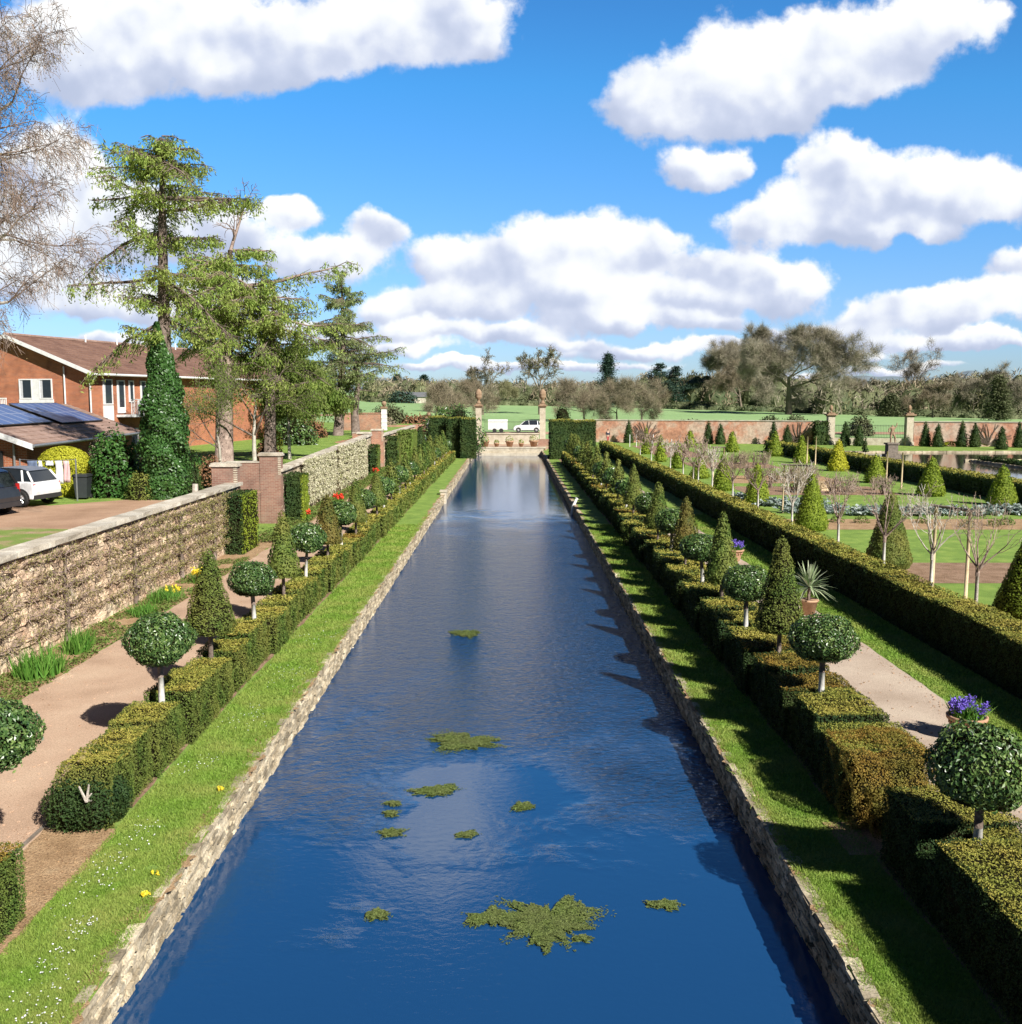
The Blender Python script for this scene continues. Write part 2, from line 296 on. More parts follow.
        B = np.cross(N, T)
        l = size[:, None] * 0.5 * rng.uniform(0.75, 1.25, (n, 1)); w = l * aspect
        V = np.stack([P - T * l, P + B * w + N * bend * l, P + T * l, P - B * w + N * bend * l], 1).reshape(-1, 3)
        return s.add(V, (np.arange(n * 4)).reshape(-1, 4), mi)
    def blades(s, P, h, w, lean=0.4, mi=0, dirs=None):
        P = np.asarray(P, float); n = len(P)
        if n == 0: return s
        h = np.asarray(h, float) * np.ones(n)
        t = rng.uniform(0, 2 * math.pi, n); ln = rng.normal(0, lean, (n, 2)) if dirs is None else dirs
        top = P + np.stack([ln[:, 0] * h, ln[:, 1] * h, h * rng.uniform(0.7, 1.1, n)], 1)
        side = np.stack([np.cos(t) * w / 2, np.sin(t) * w / 2, np.zeros(n)], 1)
        V = np.stack([P - side, P + side, top], 1).reshape(-1, 3)
        return s.add(V, np.arange(n * 3).reshape(-1, 3), mi)
    def build(s, name, mats, parent=None, smooth=False, loc=None):
        me = bpy.data.meshes.new(name)
        V = np.concatenate(s.V)
        me.vertices.add(len(V)); me.vertices.foreach_set('co', V.astype(np.float32).ravel())
        loops = np.concatenate([f.ravel() for f, _ in s.F]); tot = np.concatenate([np.full(len(f), f.shape[1]) for f, _ in s.F])
        st = np.concatenate([[0], np.cumsum(tot)[:-1]])
        mi = np.concatenate([np.full(len(f), m) for f, m in s.F]); mats = [mats] if isinstance(mats, str) else list(mats)
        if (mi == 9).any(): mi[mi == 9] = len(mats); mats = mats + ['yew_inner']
        me.loops.add(len(loops)); me.loops.foreach_set('vertex_index', loops.astype(np.int32))
        me.polygons.add(len(tot)); me.polygons.foreach_set('loop_start', st.astype(np.int32))
        me.polygons.foreach_set('loop_total', tot.astype(np.int32)); me.polygons.foreach_set('material_index', mi.astype(np.int32))
        me.polygons.foreach_set('use_smooth', np.full(len(tot), smooth))
        me.update(calc_edges=True); me.validate()
        for m in ([mats] if isinstance(mats, str) else mats): me.materials.append(MATS[m])
        o = bpy.data.objects.new(name, me); COL.objects.link(o)
        if parent is not None: o.parent = parent
        if loc is not None: o.location = loc
        return o
def tag(o, label=None, cat=None, group=None, kind=None):
    if label: o['label'] = label
    if cat: o['category'] = cat
    if group: o['group'] = group
    if kind: o['kind'] = kind
    return o
def thing(name, label, cat, loc=(0, 0, 0), rz=0, group=None):
    o = bpy.data.objects.new(name, None); COL.objects.link(o); o.location = loc; o.rotation_euler = (0, 0, rz)
    return tag(o, label, cat, group)
def dup(root, loc, rz=0, label=None, sc=None, group=None):
    def cp(o, par):
        c = o.copy(); COL.objects.link(c)
        if par is not None: c.parent = par
        for ch in o.children: cp(ch, c)
        return c
    r = cp(root, None); r.location = loc; r.rotation_euler = (0, 0, rz)
    if label: r['label'] = label
    if group: r['group'] = group
    if sc is not None: r.scale = sc if hasattr(sc, '__len__') else (sc, sc, sc)
    return r
def struct(mb, name, mats, **k): return tag(mb.build(name, mats, **k), kind='structure')
def sph(n):
    v = rng.normal(0, 1, (n, 3)); return v / np.linalg.norm(v, axis=1, keepdims=True)
def fib(n):
    i = np.arange(n) + 0.5; ph = np.arccos(1 - 2 * i / n); t = math.pi * (1 + 5 ** 0.5) * i
    return np.stack([np.cos(t) * np.sin(ph), np.sin(t) * np.sin(ph), np.cos(ph)], 1)
ORD = ['first', 'second', 'third', 'fourth', 'fifth', 'sixth', 'seventh', 'eighth', 'ninth', 'tenth', 'eleventh', 'twelfth', 'thirteenth', 'fourteenth', 'fifteenth', 'sixteenth', 'seventeenth', 'eighteenth', 'nineteenth', 'twentieth']
def bumpy(P, amp, f):
    """cheap smooth noise along sines, for uneven outlines"""
    x, y, z = P[:, 0] * f, P[:, 1] * f, P[:, 2] * f
    return amp * (np.sin(x * 1.7 + y * 0.9 + 1) + np.sin(y * 2.3 - z * 1.9 + 2) + np.sin(z * 2.9 + x * 1.3 + 4) + 0.6 * np.sin(x * 5.1 + z * 4.3) + 0.6 * np.sin(y * 6.1 + z * 3.3)) / 3

# ------------------------------------------------------------------ terrain
def sstep(a, b, x): t = np.clip((x - a) / (b - a), 0, 1); return t * t * (3 - 2 * t)
def yard_z(y): return 1.6 + 0.75 * sstep(42, 62, y) + 0.35 * sstep(62, 100, y)
def gz(x, y):
    x = np.asarray(x, float); y = np.asarray(y, float)
    near = 2.7 * (1 - sstep(-16, -9, x))
    far = np.interp(x, [-200, -60, 0, 70, 120, 300], [6.0, 5.0, 3.9, 2.6, 1.2, 1.0])
    s = sstep(136, 360, y)
    road = 0.75 * sstep(136, 150, y) * (1 - s)
    return near * (1 - s) + far * s + road + np.clip((y - 600) / 1800, 0, 1) * 16
XL, XR = -4.08, 3.46                     # canal edges
g = MB()
xs = [-10.9, XL, XR, 30.2, 44.0, 300.0]; ys = [-30, 38, 96, 111.2, 113, 134]
for i in range(5):
    for j in range(5):
        cx, cy = (xs[i] + xs[i + 1]) / 2, (ys[j] + ys[j + 1]) / 2
        if XL < cx < XR and cy < 113: continue
        if 30.2 < cx < 44 and 38 < cy < 111.2: continue
        if cx > 44 and 96 < cy < 111.2: continue
        g.quad((xs[i], ys[j], 0), (xs[i + 1], ys[j], 0), (xs[i + 1], ys[j + 1], 0), (xs[i], ys[j + 1], 0))
struct(g, 'garden_ground', 'lawn')
def grid(name, X, Y, fz, mat):
    X = np.asarray(X, float); Y = np.asarray(Y, float)
    xx, yy = np.meshgrid(X, Y); zz = fz(xx, yy)
    V = np.stack([xx, yy, zz], -1).reshape(-1, 3); nx = len(X)
    F = [(j * nx + i, j * nx + i + 1, (j + 1) * nx + i + 1, (j + 1) * nx + i) for j in range(len(Y) - 1) for i in range(nx - 1)]
    m = MB(); m.add(V, F); return struct(m, name, mat, smooth=True)
Yf = np.concatenate([np.arange(134, 180, 4), np.arange(180, 420, 12), np.arange(420, 1000, 60), np.arange(1000, 6000, 500)])
grid('field', np.concatenate([np.arange(-3000, -200, 350), np.arange(-200, -20, 15), np.arange(-20, 0, 1.5), np.arange(0, 200, 15), np.arange(200, 3300, 350)]), Yf, gz, 'field')
def yard_grid():
    X = [-400, -120, -60, -40, -30, -24, -18, -15, -13.3, -11.05]; Y = sorted(list(np.arange(-30, 39, 3)) + [39.5, 41.5, 44, 46.5] + list(np.arange(49, 76, 3)) + [76.8, 80, 84] + list(np.arange(87, 135, 4)) + [134.2])
    V = []; F = []; nx = len(X)
    for y in Y:
        for x in X: V.append((x, y, yard_z(y)))
    for j in range(len(Y) - 1):
        cy = (Y[j] + Y[j + 1]) / 2
        for i in range(nx - 1):
            if i == nx - 2 and (39.5 < cy < 46.5 or 76.8 < cy < 84): continue      # the two brick alcoves cut into the bank
            F.append((j * nx + i, j * nx + i + 1, (j + 1) * nx + i + 1, (j + 1) * nx + i))
    m = MB(); m.add(V, F)
    for a, b in ((39.5, 46.5), (76.8, 84)): m.quad((-13.35, a, 0.003), (-10.9, a, 0.003), (-10.9, b, 0.003), (-13.35, b, 0.003))
    struct(m, 'yard_ground', 'lawn')
yard_grid()
# road that crosses behind the gate
grid('road', np.arange(-60, 80, 6), [146.5, 148.5, 151, 153], lambda x, y: gz(x, y) + 0.03, 'yard_gravel')
def sheet(name, x0, x1, y0, y1, z, mat, wob=0.0, step=0.5, seed=0):
    n = max(2, int((y1 - y0) / step)); Y = np.linspace(y0, y1, n); r = np.random.default_rng(seed)
    a = x0 + wob * (np.sin(Y * 2.1 + seed) * 0.5 + r.normal(0, 0.5, n)); b = x1 + wob * (np.sin(Y * 1.7 + seed * 3) * 0.5 + r.normal(0, 0.5, n))
    V = np.concatenate([np.stack([a, Y, np.full(n, z)], 1), np.stack([b, Y, np.full(n, z)], 1)])
    m = MB(); m.add(V, [(i, i + n, i + n + 1, i + 1) for i in range(n - 1)]); return struct(m, name, mat)
sheet('gravel_path', -9.5, -6.1, -5, 112, 0.004, 'gravel', 0.05, 0.4, 1)
sheet('gravel_path', 5.75, 8.4, -5, 108, 0.004, 'gravel_grey', 0.03, 0.4, 2)
sheet('border_soil', -10.72, -9.5, -5, 112, 0.008, 'earth', 0.06, 0.3, 3)
sheet('hedge_soil', -6.3, -5.32, 9.9, 13.0, 0.008, 'earth', 0.05, 0.2, 4)
sheet('hedge_soil', -6.12, -5.42, 13.7, 98, 0.010, 'soil', 0.03, 0.3, 5)
sheet('hedge_soil', 4.62, 5.78, -2, 98, 0.010, 'soil', 0.04, 0.3, 6)
sheet('hedge_soil', 4.3, 5.5, 12.2, 13.2, 0.014, 'earth', 0.05, 0.1, 7)
sheet('terrace_gravel', -10.6, 8.4, 117, 124, 0.004, 'gravel', 0.0, 2, 8)
sheet('bank_soil', XL - .2, XL - .01, 4, 113, .006, 'earth', .09, .12, 21); sheet('bank_soil', XR + .01, XR + .16, 4, 113, .006, 'earth', .07, .12, 22)
# path edging board at the gap in the left hedge
m = MB(); m.box(-6.38, -6.34, 10.6, 13.4, 0.0, 0.035); struct(m, 'path_edging', 'old_wood')
# yard surfaces: gravel drive with a tongue of rough grass
def yard_poly(name, pts, mat, dz):
    m = MB(); n = 26
    pts = np.array(pts, float); out = []
    for i in range(len(pts)):
        a, b = pts[i], pts[(i + 1) % len(pts)]
        for t in np.linspace(0, 1, 8, endpoint=False):
            out.append(a + (b - a) * t + rng.normal(0, 0.06, 2))
    out = np.array(out); V = np.column_stack([out, yard_z(out[:, 1]) + dz]); c = V.mean(0)
    V = np.vstack([V, c]); k = len(out)
    m.add(V, [(i, (i + 1) % k, k) for i in range(k)]); return struct(m, name, mat)
def YG(u, v, z): 
    dz = (512 - v) * CS - F_PX * SN; t = (z - CAM_H) / dz
    return ((u - 511) * t, ((512 - v) * SN + F_PX * CS) * t)
yard_poly('driveway', [(-11.1, 18), (-11.1, 45), (-13.5, 44), (-15.0, 39.5), (-30, 38.5), (-45, 30), (-40, 18)], 'yard_gravel', 0.02)
yard_poly('rough_grass', [(-12.0, 27), (-13.4, 31.5), (-16.0, 32.6), (-19, 31.5), (-24, 27), (-18, 24)], 'patchy_grass', 0.03)

# ------------------------------------------------------------------ water and canal walls
m = MB(); m.quad((XL - 0.3, -30, -0.55), (XR + 0.3, -30, -0.55), (XR + 0.3, 113.2, -0.55), (XL - 0.3, 113.2, -0.55)); struct(m, 'canal_water', 'canal_water')
m = MB(); m.quad((30, 37, -0.14), (44.2, 37, -0.14), (44.2, 111.4, -0.14), (30, 111.4, -0.14)); m.quad((44.2, 95.8, -0.14), (300, 95.8, -0.14), (300, 111.4, -0.14), (44.2, 111.4, -0.14))
struct(m, 'side_canal_water', 'far_water')
def stone_wall_y(x, side, y0, y1, name, label, thick=0.2, z0=-0.75, z1=0.0):
    """rubble retaining wall running along y; side=+1 faces +x"""
    mb = MB(); C = []; S = []
    z = z0; r = rng
    hs = np.array([0.07, 0.05, 0.06, 0.05, 0.065, 0.05, 0.06, 0.045, 0.055, 0.05, 0.06, 0.045]); hs = hs / hs.sum() * (z1 - z0)
    for h in hs:
        y = y0
        while y < y1:
            L = r.uniform(0.08, 0.34) * (1 + max(0, y - 20) / 25)
            C.append((x - side * (thick / 2) + side * r.normal(0, 0.014), y + L / 2, z + h / 2 + r.normal(0, .004))); S.append((thick, L * 0.96, h * 0.92)); y += L
        z += h
    y = y0
    while y < y1:                      # uneven top course poking out of the turf
        L = r.uniform(0.12, 0.36) * (1 + max(0, y - 20) / 25)
        if r.uniform() < .75: C.append((x - side * r.uniform(0.05, 0.09), y + L / 2, r.normal(-.006, .006))); S.append((r.uniform(0.10, 0.17), L * 0.96, 0.04))
        y += L
    mb.stones(C, S, 0.09)
    mb.box(x - side * thick - 0.02, x - side * 0.06, y0, y1, z0, -0.06) if side > 0 else mb.box(x + 0.06, x + thick + 0.02, y0, y1, z0, -0.06)
    return tag(mb.build(name, 'stone'), label, 'retaining wall')
stone_wall_y(XL, 1, 4, 113, 'canal_wall', 'sunlit rubble stone retaining wall along the left edge of the canal')
stone_wall_y(XR, -1, 4, 113, 'canal_wall', 'shaded rubble stone retaining wall along the right edge of the canal')
mb = MB(); C = []; S = []
for k, z in enumerate(np.arange(-0.7, 0.3, 0.16)):
    x = XL + rng.uniform(-0.5, 0)
    while x < XR:
        L = rng.uniform(0.4, 0.9); C.append((x + L / 2, 113.15, z + 0.08)); S.append((L * 0.98, 0.3, 0.155)); x += L
mb.stones(C, S, 0.04); mb.box(XL - 0.35, XR + 0.35, 112.6, 113.02, -0.8, -0.25); mb.box(XL - 0.5, XR + 0.5, 112.95, 113.6, 0.26, 0.40)
tag(mb.build('end_wall', 'pale_stone'), 'pale stone end wall of the canal with a ledge at the waterline', 'retaining wall')
struct(MB().box(XL - 0.6, XR + 0.6, 113.6, 124.3, 0.01, 0.33), 'terrace_paving', 'gravel')
mb = MB(); mb.box(-3.55, 3.45, 124.4, 124.95, 0.0, 1.45); mb.box(-3.6, 3.5, 124.3, 125.05, 1.45, 1.6); mb.box(-3.4, 3.4, 122.2, 122.9, 0.3, 0.85)
tag(mb.build('gate_wall', 'pale_stone'), 'low pale stone wall between the two urn-topped piers at the canal end', 'wall')
mb = MB(); X = np.arange(-3.3, 3.3, 0.15)
mb.tubes([(x, 124.67, 1.6) for x in X], [(x, 124.67, 3.1) for x in X], 0.011, 0.011, 4); mb.box(-3.5, 3.4, 124.64, 124.70, 2.95, 2.99)
tag(mb.build('iron_grille', 'iron'), 'thin iron grille on the low wall at the canal end', 'railing')
# edges of the side canal
mb = MB(); C = []; S = []
for y in np.arange(38, 96, 0.8): C += [(30.1, y, -0.2), (44.1, y, -0.2)]; S += [(0.3, 0.78, 0.5)] * 2
for x in np.arange(30, 120, 0.9): C.append((x, 111.35, -0.2)); S.append((0.88, 0.3, 0.5))
for x in np.arange(44, 120, 0.9): C.append((x, 95.9, -0.2)); S.append((0.88, 0.3, 0.5))
mb.stones(C, S, 0.06); tag(mb.build('side_canal_wall', 'stone'), 'low stone kerb wall round the brown side canal on the right', 'retaining wall')
# small sluice pier and white marker
mb = MB(); mb.box(-4.3, -3.95, 60.6, 61.3, -0.7, 0.18); mb.box(-4.35, -3.9, 60.55, 61.35, 0.18, 0.26)
tag(mb.build('sluice_pier', 'pale_stone'), 'small square stone sluice pier set into the left canal wall', 'pier')
mb = MB(); mb.path([(3.30, 54.6, -0.62), (3.42, 54.8, -0.1), (3.62, 55.0, 0.3)], [0.07, 0.08, 0.07], 8); mb.path([(3.62, 55.0, 0.3), (3.64, 55.02, 0.33)], [0.1, 0.1], 8)
tag(mb.build('marker_post', 'white_paint'), 'short leaning white post at the right edge of the canal', 'post')

# algae mats
def algae(u, v, ru, rv, label):
    cx, cy = YG(u, v, -0.53); rx = ru * cy / 1000; ry = rv * cy / 1000 * cy / 6.3
    mb = MB(); k = 72; t = np.linspace(0, 2 * math.pi, k, endpoint=False); ph = rng.uniform(0, 6, 5)
    rr = 1 + 0.22 * np.sin(2 * t + ph[0]) + 0.2 * np.sin(3 * t + ph[1]) + 0.15 * np.sin(5 * t + ph[2]) + 0.14 * np.sin(9 * t + ph[3]) + .10 * np.sin(14 * t + ph[4]) + rng.normal(0, 0.10, k)
    rr *= 0.8
    V = [(0, 0, 0.018)]
    for f, z in ((0.5, 0.018), (0.85, 0.010), (1.0, -0.012)):
        for i in range(k): V.append((rx * f * rr[i] * math.cos(t[i]), ry * f * rr[i] * math.sin(t[i]), z + rng.normal(0, 0.004)))
    F = [(0, 1 + i, 1 + (i + 1) % k) for i in range(k)]
    F4 = [(1 + q * k + i, 1 + (q + 1) * k + i, 1 + (q + 1) * k + (i + 1) % k, 1 + q * k + (i + 1) % k) for q in range(2) for i in range(k)]
    mb.polys(np.array(V), F + F4)
    n = int(min(9000, 80 + 5000 * rx * ry * 4)); a = rng.uniform(0, 2 * math.pi, n); q = np.sqrt(rng.uniform(0, 1, n)) * 1.04; r2 = np.interp(a, np.append(t, 2 * math.pi), np.append(rr, rr[0]))
    keep = bumpy(np.stack([np.cos(a) * q * 6, np.sin(a) * q * 6, a * 0], 1), 1.0, 1.2) > -0.75
    P = np.stack([rx * r2 * q * np.cos(a), ry * r2 * q * np.sin(a), np.full(n, 0.04)], 1)[keep]
    mb.cards(P - (0, 0, .012), (0, 0, 1), 0.038, 0.6, 0.22)
    # stray strands round the rim
    n2 = n // 4; a = rng.uniform(0, 2 * math.pi, n2); q = 1.0 + np.abs(rng.normal(0, .14, n2)) * (1 + np.sin(a * 5 + ph[0])); r2 = np.interp(a, np.append(t, 2 * math.pi), np.append(rr, rr[0]))
    mb.cards(np.stack([rx * r2 * q * np.cos(a), ry * r2 * q * np.sin(a), np.full(n2, 0.008)], 1), (0, 0, 1), 0.05, 0.35, 0.05)
    tag(mb.build('algae_mat', 'algae', loc=(cx, cy, -0.55)), label, 'algae mat', 'mats of algae floating on the canal')
for a in [(548, 920, 46, 27, 'largest ragged green algae mat floating near the front of the canal'),
          (489, 917, 22, 10, 'small algae mat just left of the largest mat'),
          (582, 938, 9, 4, 'tiny algae scrap at the lower right rim of the largest mat'),
          (664, 904, 16, 6, 'lone small algae patch floating near the right side of the canal'),
          (377, 914, 11, 7, 'faint bluish algae patch nearest the left canal wall'),
          (463, 741, 38, 8, 'long flat dark algae mat, broadest of the middle ones'),
          (436, 790, 23, 6, 'flat olive algae mat just below the long one'),
          (523, 806, 13, 4, 'small algae fleck in open water right of the middle mats'),
          (467, 834, 11, 4, 'slanting algae fleck below the flat olive mat'),
          (391, 832, 15, 4, 'thin algae fleck left of the slanting one'),
          (391, 813, 9, 3, 'short algae streak above the thin fleck'), (393, 803, 9, 2.5, 'uppermost of the small algae streaks on the left'),
          (466, 633, 13, 4, 'farthest small algae mat, alone in the rippled water')]: algae(*a)

# ------------------------------------------------------------------ hedges and topiary
def lod(y): return max(0.03, 0.0023 * y)
def grid_face(mb, o, a, b, na, nb, amp, f, mi):
    o, a, b = map(lambda q: np.array(q, float), (o, a, b))
    ii, jj = np.meshgrid(np.linspace(0, 1, na + 1), np.linspace(0, 1, nb + 1))
    P = o + ii.reshape(-1, 1) * a + jj.reshape(-1, 1) * b
    P = P + np.stack([bumpy(P, amp, f), bumpy(P + 7.3, amp, f), bumpy(P + 3.1, amp, f)], 1)
    k = na + 1
    mb.add(P, [(j * k + i, j * k + i + 1, (j + 1) * k + i + 1, (j + 1) * k + i) for j in range(nb) for i in range(na)], mi)
def hedge_box(mb, x0, x1, y0, y1, z0, z1, size=None, mats=(0, 1), faces='tblrfk', dens=1.5, amp=0.03):
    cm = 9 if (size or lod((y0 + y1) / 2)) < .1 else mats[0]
    """one clipped block: a bumpy core with leaf-sized faces standing out of it.  t top, l/r = -x/+x, f/k = -y/+y"""
    s = size or lod((y0 + y1) / 2)
    A_ = max(amp, s * 0.2); i = s * 0.6 + A_ * 1.25
    X0, X1, Y0, Y1, Z1 = x0 + i, x1 - i, y0 + i, y1 - i, z1 - i
    st = max(0.12, s * 2.5); A = max(amp, s * 0.2); fr = 3.5 if s < 0.08 else 2
    ny, nx, nz = max(1, int((y1 - y0) / st)), max(1, int((x1 - x0) / st)), max(1, int((z1 - z0) / st))
    grid_face(mb, (X0, Y0, Z1), (X1 - X0, 0, 0), (0, Y1 - Y0, 0), nx, ny, A, fr, cm)
    grid_face(mb, (X0, Y0, z0), (X1 - X0, 0, 0), (0, 0, Z1 - z0), nx, nz, A, fr, cm)
    grid_face(mb, (X0, Y1, z0), (X1 - X0, 0, 0), (0, 0, Z1 - z0), nx, nz, A, fr, cm)
    grid_face(mb, (X0, Y0, z0), (0, Y1 - Y0, 0), (0, 0, Z1 - z0), ny, nz, A, fr, cm)
    grid_face(mb, (X1, Y0, z0), (0, Y1 - Y0, 0), (0, 0, Z1 - z0), ny, nz, A, fr, cm)
    def put(o, a, b, nrm, mi):
        o, a, b, nrm = map(lambda q: np.array(q, float), (o, a, b, nrm)); ar = np.linalg.norm(a) * np.linalg.norm(b)
        n = int(dens * ar / (s * s) * 2.6)
        if n < 1: return
        P = o + rng.uniform(-0.01, 1.01, (n, 1)) * a + rng.uniform(-0.01, 1.01, (n, 1)) * b
        P = P + nrm * (rng.uniform(-0.8, 0.3, (n, 1)) * s + bumpy(P, A, fr)[:, None] - A * .2)
        mb.cards(P, nrm, s, 0.45, 0.55, mi=mi)
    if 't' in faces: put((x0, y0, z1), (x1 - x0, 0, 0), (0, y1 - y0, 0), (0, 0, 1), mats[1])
    if 'f' in faces: put((x0, y0, z0), (x1 - x0, 0, 0), (0, 0, z1 - z0), (0, -1, 0.25), mats[0])
    if 'k' in faces: put((x0, y1, z0), (x1 - x0, 0, 0), (0, 0, z1 - z0), (0, 1, 0.25), mats[0])
    if 'l' in faces: put((x0, y0, z0), (0, y1 - y0, 0), (0, 0, z1 - z0), (-1, 0, 0.25), mats[0])
    if 'r' in faces: put((x1, y0, z0), (0, y1 - y0, 0), (0, 0, z1 - z0), (1, 0, 0.25), mats[0])

def low_hedge(name, label, x0, x1, ya, yb, ts, side, h=0.9, top=1):
    """side=+1: the canal is on the -x side (right hedge); notches open towards the canal at each topiary"""
    mb = MB(); cuts = sorted([t for t in ts if ya < t < yb]); edges = [ya] + cuts + [yb]
    mid = []
    for a, b in zip(edges[:-1], edges[1:]):
        if b - a < 0.8: mid += [(a, b)]; continue
        if b - a > 2.0: c = (a + b) / 2 + rng.uniform(-.3, .3); mid += [(a, c), (c, b)]
        else: mid += [(a, b)]
    for a, b in mid:
        na = 0.22 if a in cuts else 0.07; nb = 0.22 if b in cuts else 0.07
        dx0, dx1 = rng.uniform(-.07, .07, 2); hh = h + rng.uniform(-.07, .06)
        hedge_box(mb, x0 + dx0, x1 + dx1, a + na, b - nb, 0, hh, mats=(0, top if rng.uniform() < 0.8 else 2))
    xm = (x0 + x1) / 2
    for c in cuts:
        if side > 0:
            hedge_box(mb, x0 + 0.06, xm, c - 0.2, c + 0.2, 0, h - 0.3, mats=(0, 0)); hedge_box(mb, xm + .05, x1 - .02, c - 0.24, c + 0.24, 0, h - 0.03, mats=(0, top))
        else:
            hedge_box(mb, x0 + 0.04, x1 - 0.08, c - 0.2, c + 0.2, 0, h - 0.28, mats=(0, 0))
    return tag(mb.build(name, ['yew_dark' if side > 0 else 'yew', 'yew_cut', 'yew_rust']), label, 'hedge')  # right-bank sides get darker leaves than the left: shade put into the colour
RT = [16.3, 18.9, 21.4, 24.2, 26.8, 29.6, 32.2, 34.8, 37.6] + [42.5 + 2.9 * i for i in range(17)]
LT = [16.1, 19.1] + [22.1 + 2.95 * i for i in range(24)]
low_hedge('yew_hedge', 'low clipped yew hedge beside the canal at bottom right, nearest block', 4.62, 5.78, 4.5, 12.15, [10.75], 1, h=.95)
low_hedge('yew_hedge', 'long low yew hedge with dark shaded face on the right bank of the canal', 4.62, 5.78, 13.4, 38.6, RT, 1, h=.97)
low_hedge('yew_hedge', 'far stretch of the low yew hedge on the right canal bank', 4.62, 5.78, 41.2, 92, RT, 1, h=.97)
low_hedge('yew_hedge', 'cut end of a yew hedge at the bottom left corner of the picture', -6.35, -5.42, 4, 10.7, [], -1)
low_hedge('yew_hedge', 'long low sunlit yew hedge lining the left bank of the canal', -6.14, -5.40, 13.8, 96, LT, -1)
mb = MB(); hedge_box(mb, 4.62, 5.72, 12.95, 14.3, 0, 0.98, mats=(1, 1), amp=0.09); hedge_box(mb, 4.8, 5.5, 12.6, 13.1, 0.05, 0.5, mats=(1, 1), amp=0.1)
tag(mb.build('yew_shrub', ['yew', 'yew_rust']), 'bronzed rust-tipped yew bush at the near end of the right hedge', 'shrub')
mb = MB(); hedge_box(mb, 4.5, 5.2, 39.0, 40.0, 0, 0.95, amp=0.12); hedge_box(mb, 4.9, 5.6, 39.9, 41.0, 0, 0.8, amp=0.12)
tag(mb.build('yew_shrub', ['yew', 'yew_cut']), 'loose untrimmed yew clump filling the break in the right hedge', 'shrub')
# rounded near end of the left hedge with a stump of dead stems
mb = MB()
hedge_box(mb, -6.12, -5.38, 12.95, 13.75, 0.0, .9, mats=(0, 1), amp=.07)
for (cx, cy, cz, r) in [(-5.68, 13.02, 0.36, 0.36), (-5.95, 13.02, 0.34, 0.36), (-5.55, 13.25, 0.34, 0.3)]:
    P = fib(3200) * (r * np.array([1, 0.8, 1.05])) * (1 + rng.uniform(-0.2, 0.12, (3200, 1))) + (cx, cy, cz); P = P[P[:, 2] > 0.0]
    mb.cards(P, (P - (cx, cy, cz)) / r, 0.045, 0.5, 0.5, mi=2)
    mb.lathe([(r * .5, -r * .8), (r * .74, -r * .3), (r * .76, .1 * r), (r * .55, r * .6), (.02, r * .8)], c=(cx, cy, cz), k=14, sy=.8, mi=9)
tag(mb.build('yew_shrub', ['yew', 'yew_cut', 'yew_dark']), 'bushy dark green yew block forming the near end of the left hedge', 'shrub')
mb = MB(); mb.path([(-5.62, 12.95, 0.42), (-5.6, 12.66, 0.55)], [0.02, 0.02]); mb.path([(-5.6, 12.68, 0.52), (-5.68, 12.66, 0.74)], [0.022, 0.012]); mb.path([(-5.6, 12.68, 0.52), (-5.55, 12.66, 0.76)], [0.022, 0.012]); mb.path([(-5.6, 12.68, 0.55), (-5.52, 12.66, 0.64)], [0.016, 0.01])
tag(mb.build('dead_stump', 'bark_pale'), 'bleached forked stub of dead stems in the left hedge end', 'stump')

# the tall plain hedge on the right and the one before the side canal
def long_hedge(name, label, x0, x1, ya, yb, h, mats, faces='tlf'):
    mb = MB(); y = ya
    while y < yb:
        e = min(y + 3.0, yb); hedge_box(mb, x0, x1, y, e, 0, h + 0.02 * math.sin(y), mats=(0, 1), faces=faces, size=lod(y) * 1.0); y = e
    return tag(mb.build(name, mats), label, 'hedge')
long_hedge('yew_hedge', 'long tall straight yew hedge between the right path and the cone garden', 9.85, 10.75, 8, 112, 1.15, ['yew_dark', 'yew_cut'])  # side leaves darkened so their colour carries the shade of this face
long_hedge('yew_hedge', 'dark straight yew hedge in front of the brown side canal', 28.2, 29.6, 42, 112, 1.2, ['yew_dark', 'yew_cut'])  # sides darkened likewise, shade painted into the leaf colour
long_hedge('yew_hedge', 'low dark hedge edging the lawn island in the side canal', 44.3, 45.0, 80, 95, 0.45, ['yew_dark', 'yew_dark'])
# block hedges closing both rows at the far end
def block_hedge(label, boxes, s=0.16, mats=('yew', 'yew_cut')):
    mb = MB()
    for b in boxes: hedge_box(mb, *b, size=s, dens=1.4, amp=0.06)
    return tag(mb.build('block_hedge', list(mats)), label, 'hedge')
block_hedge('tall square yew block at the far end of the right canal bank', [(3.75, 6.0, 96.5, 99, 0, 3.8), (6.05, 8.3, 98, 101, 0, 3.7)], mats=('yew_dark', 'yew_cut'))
block_hedge('tall square yew block at the far end of the left canal bank', [(-8.2, -6.5, 100, 102, 0, 4.05), (-6.4, -5.0, 99, 101, 0, 4.0), (-4.95, -3.5, 98, 100.5, 0, 3.95)], mats=('yew_dark', 'yew_cut'))

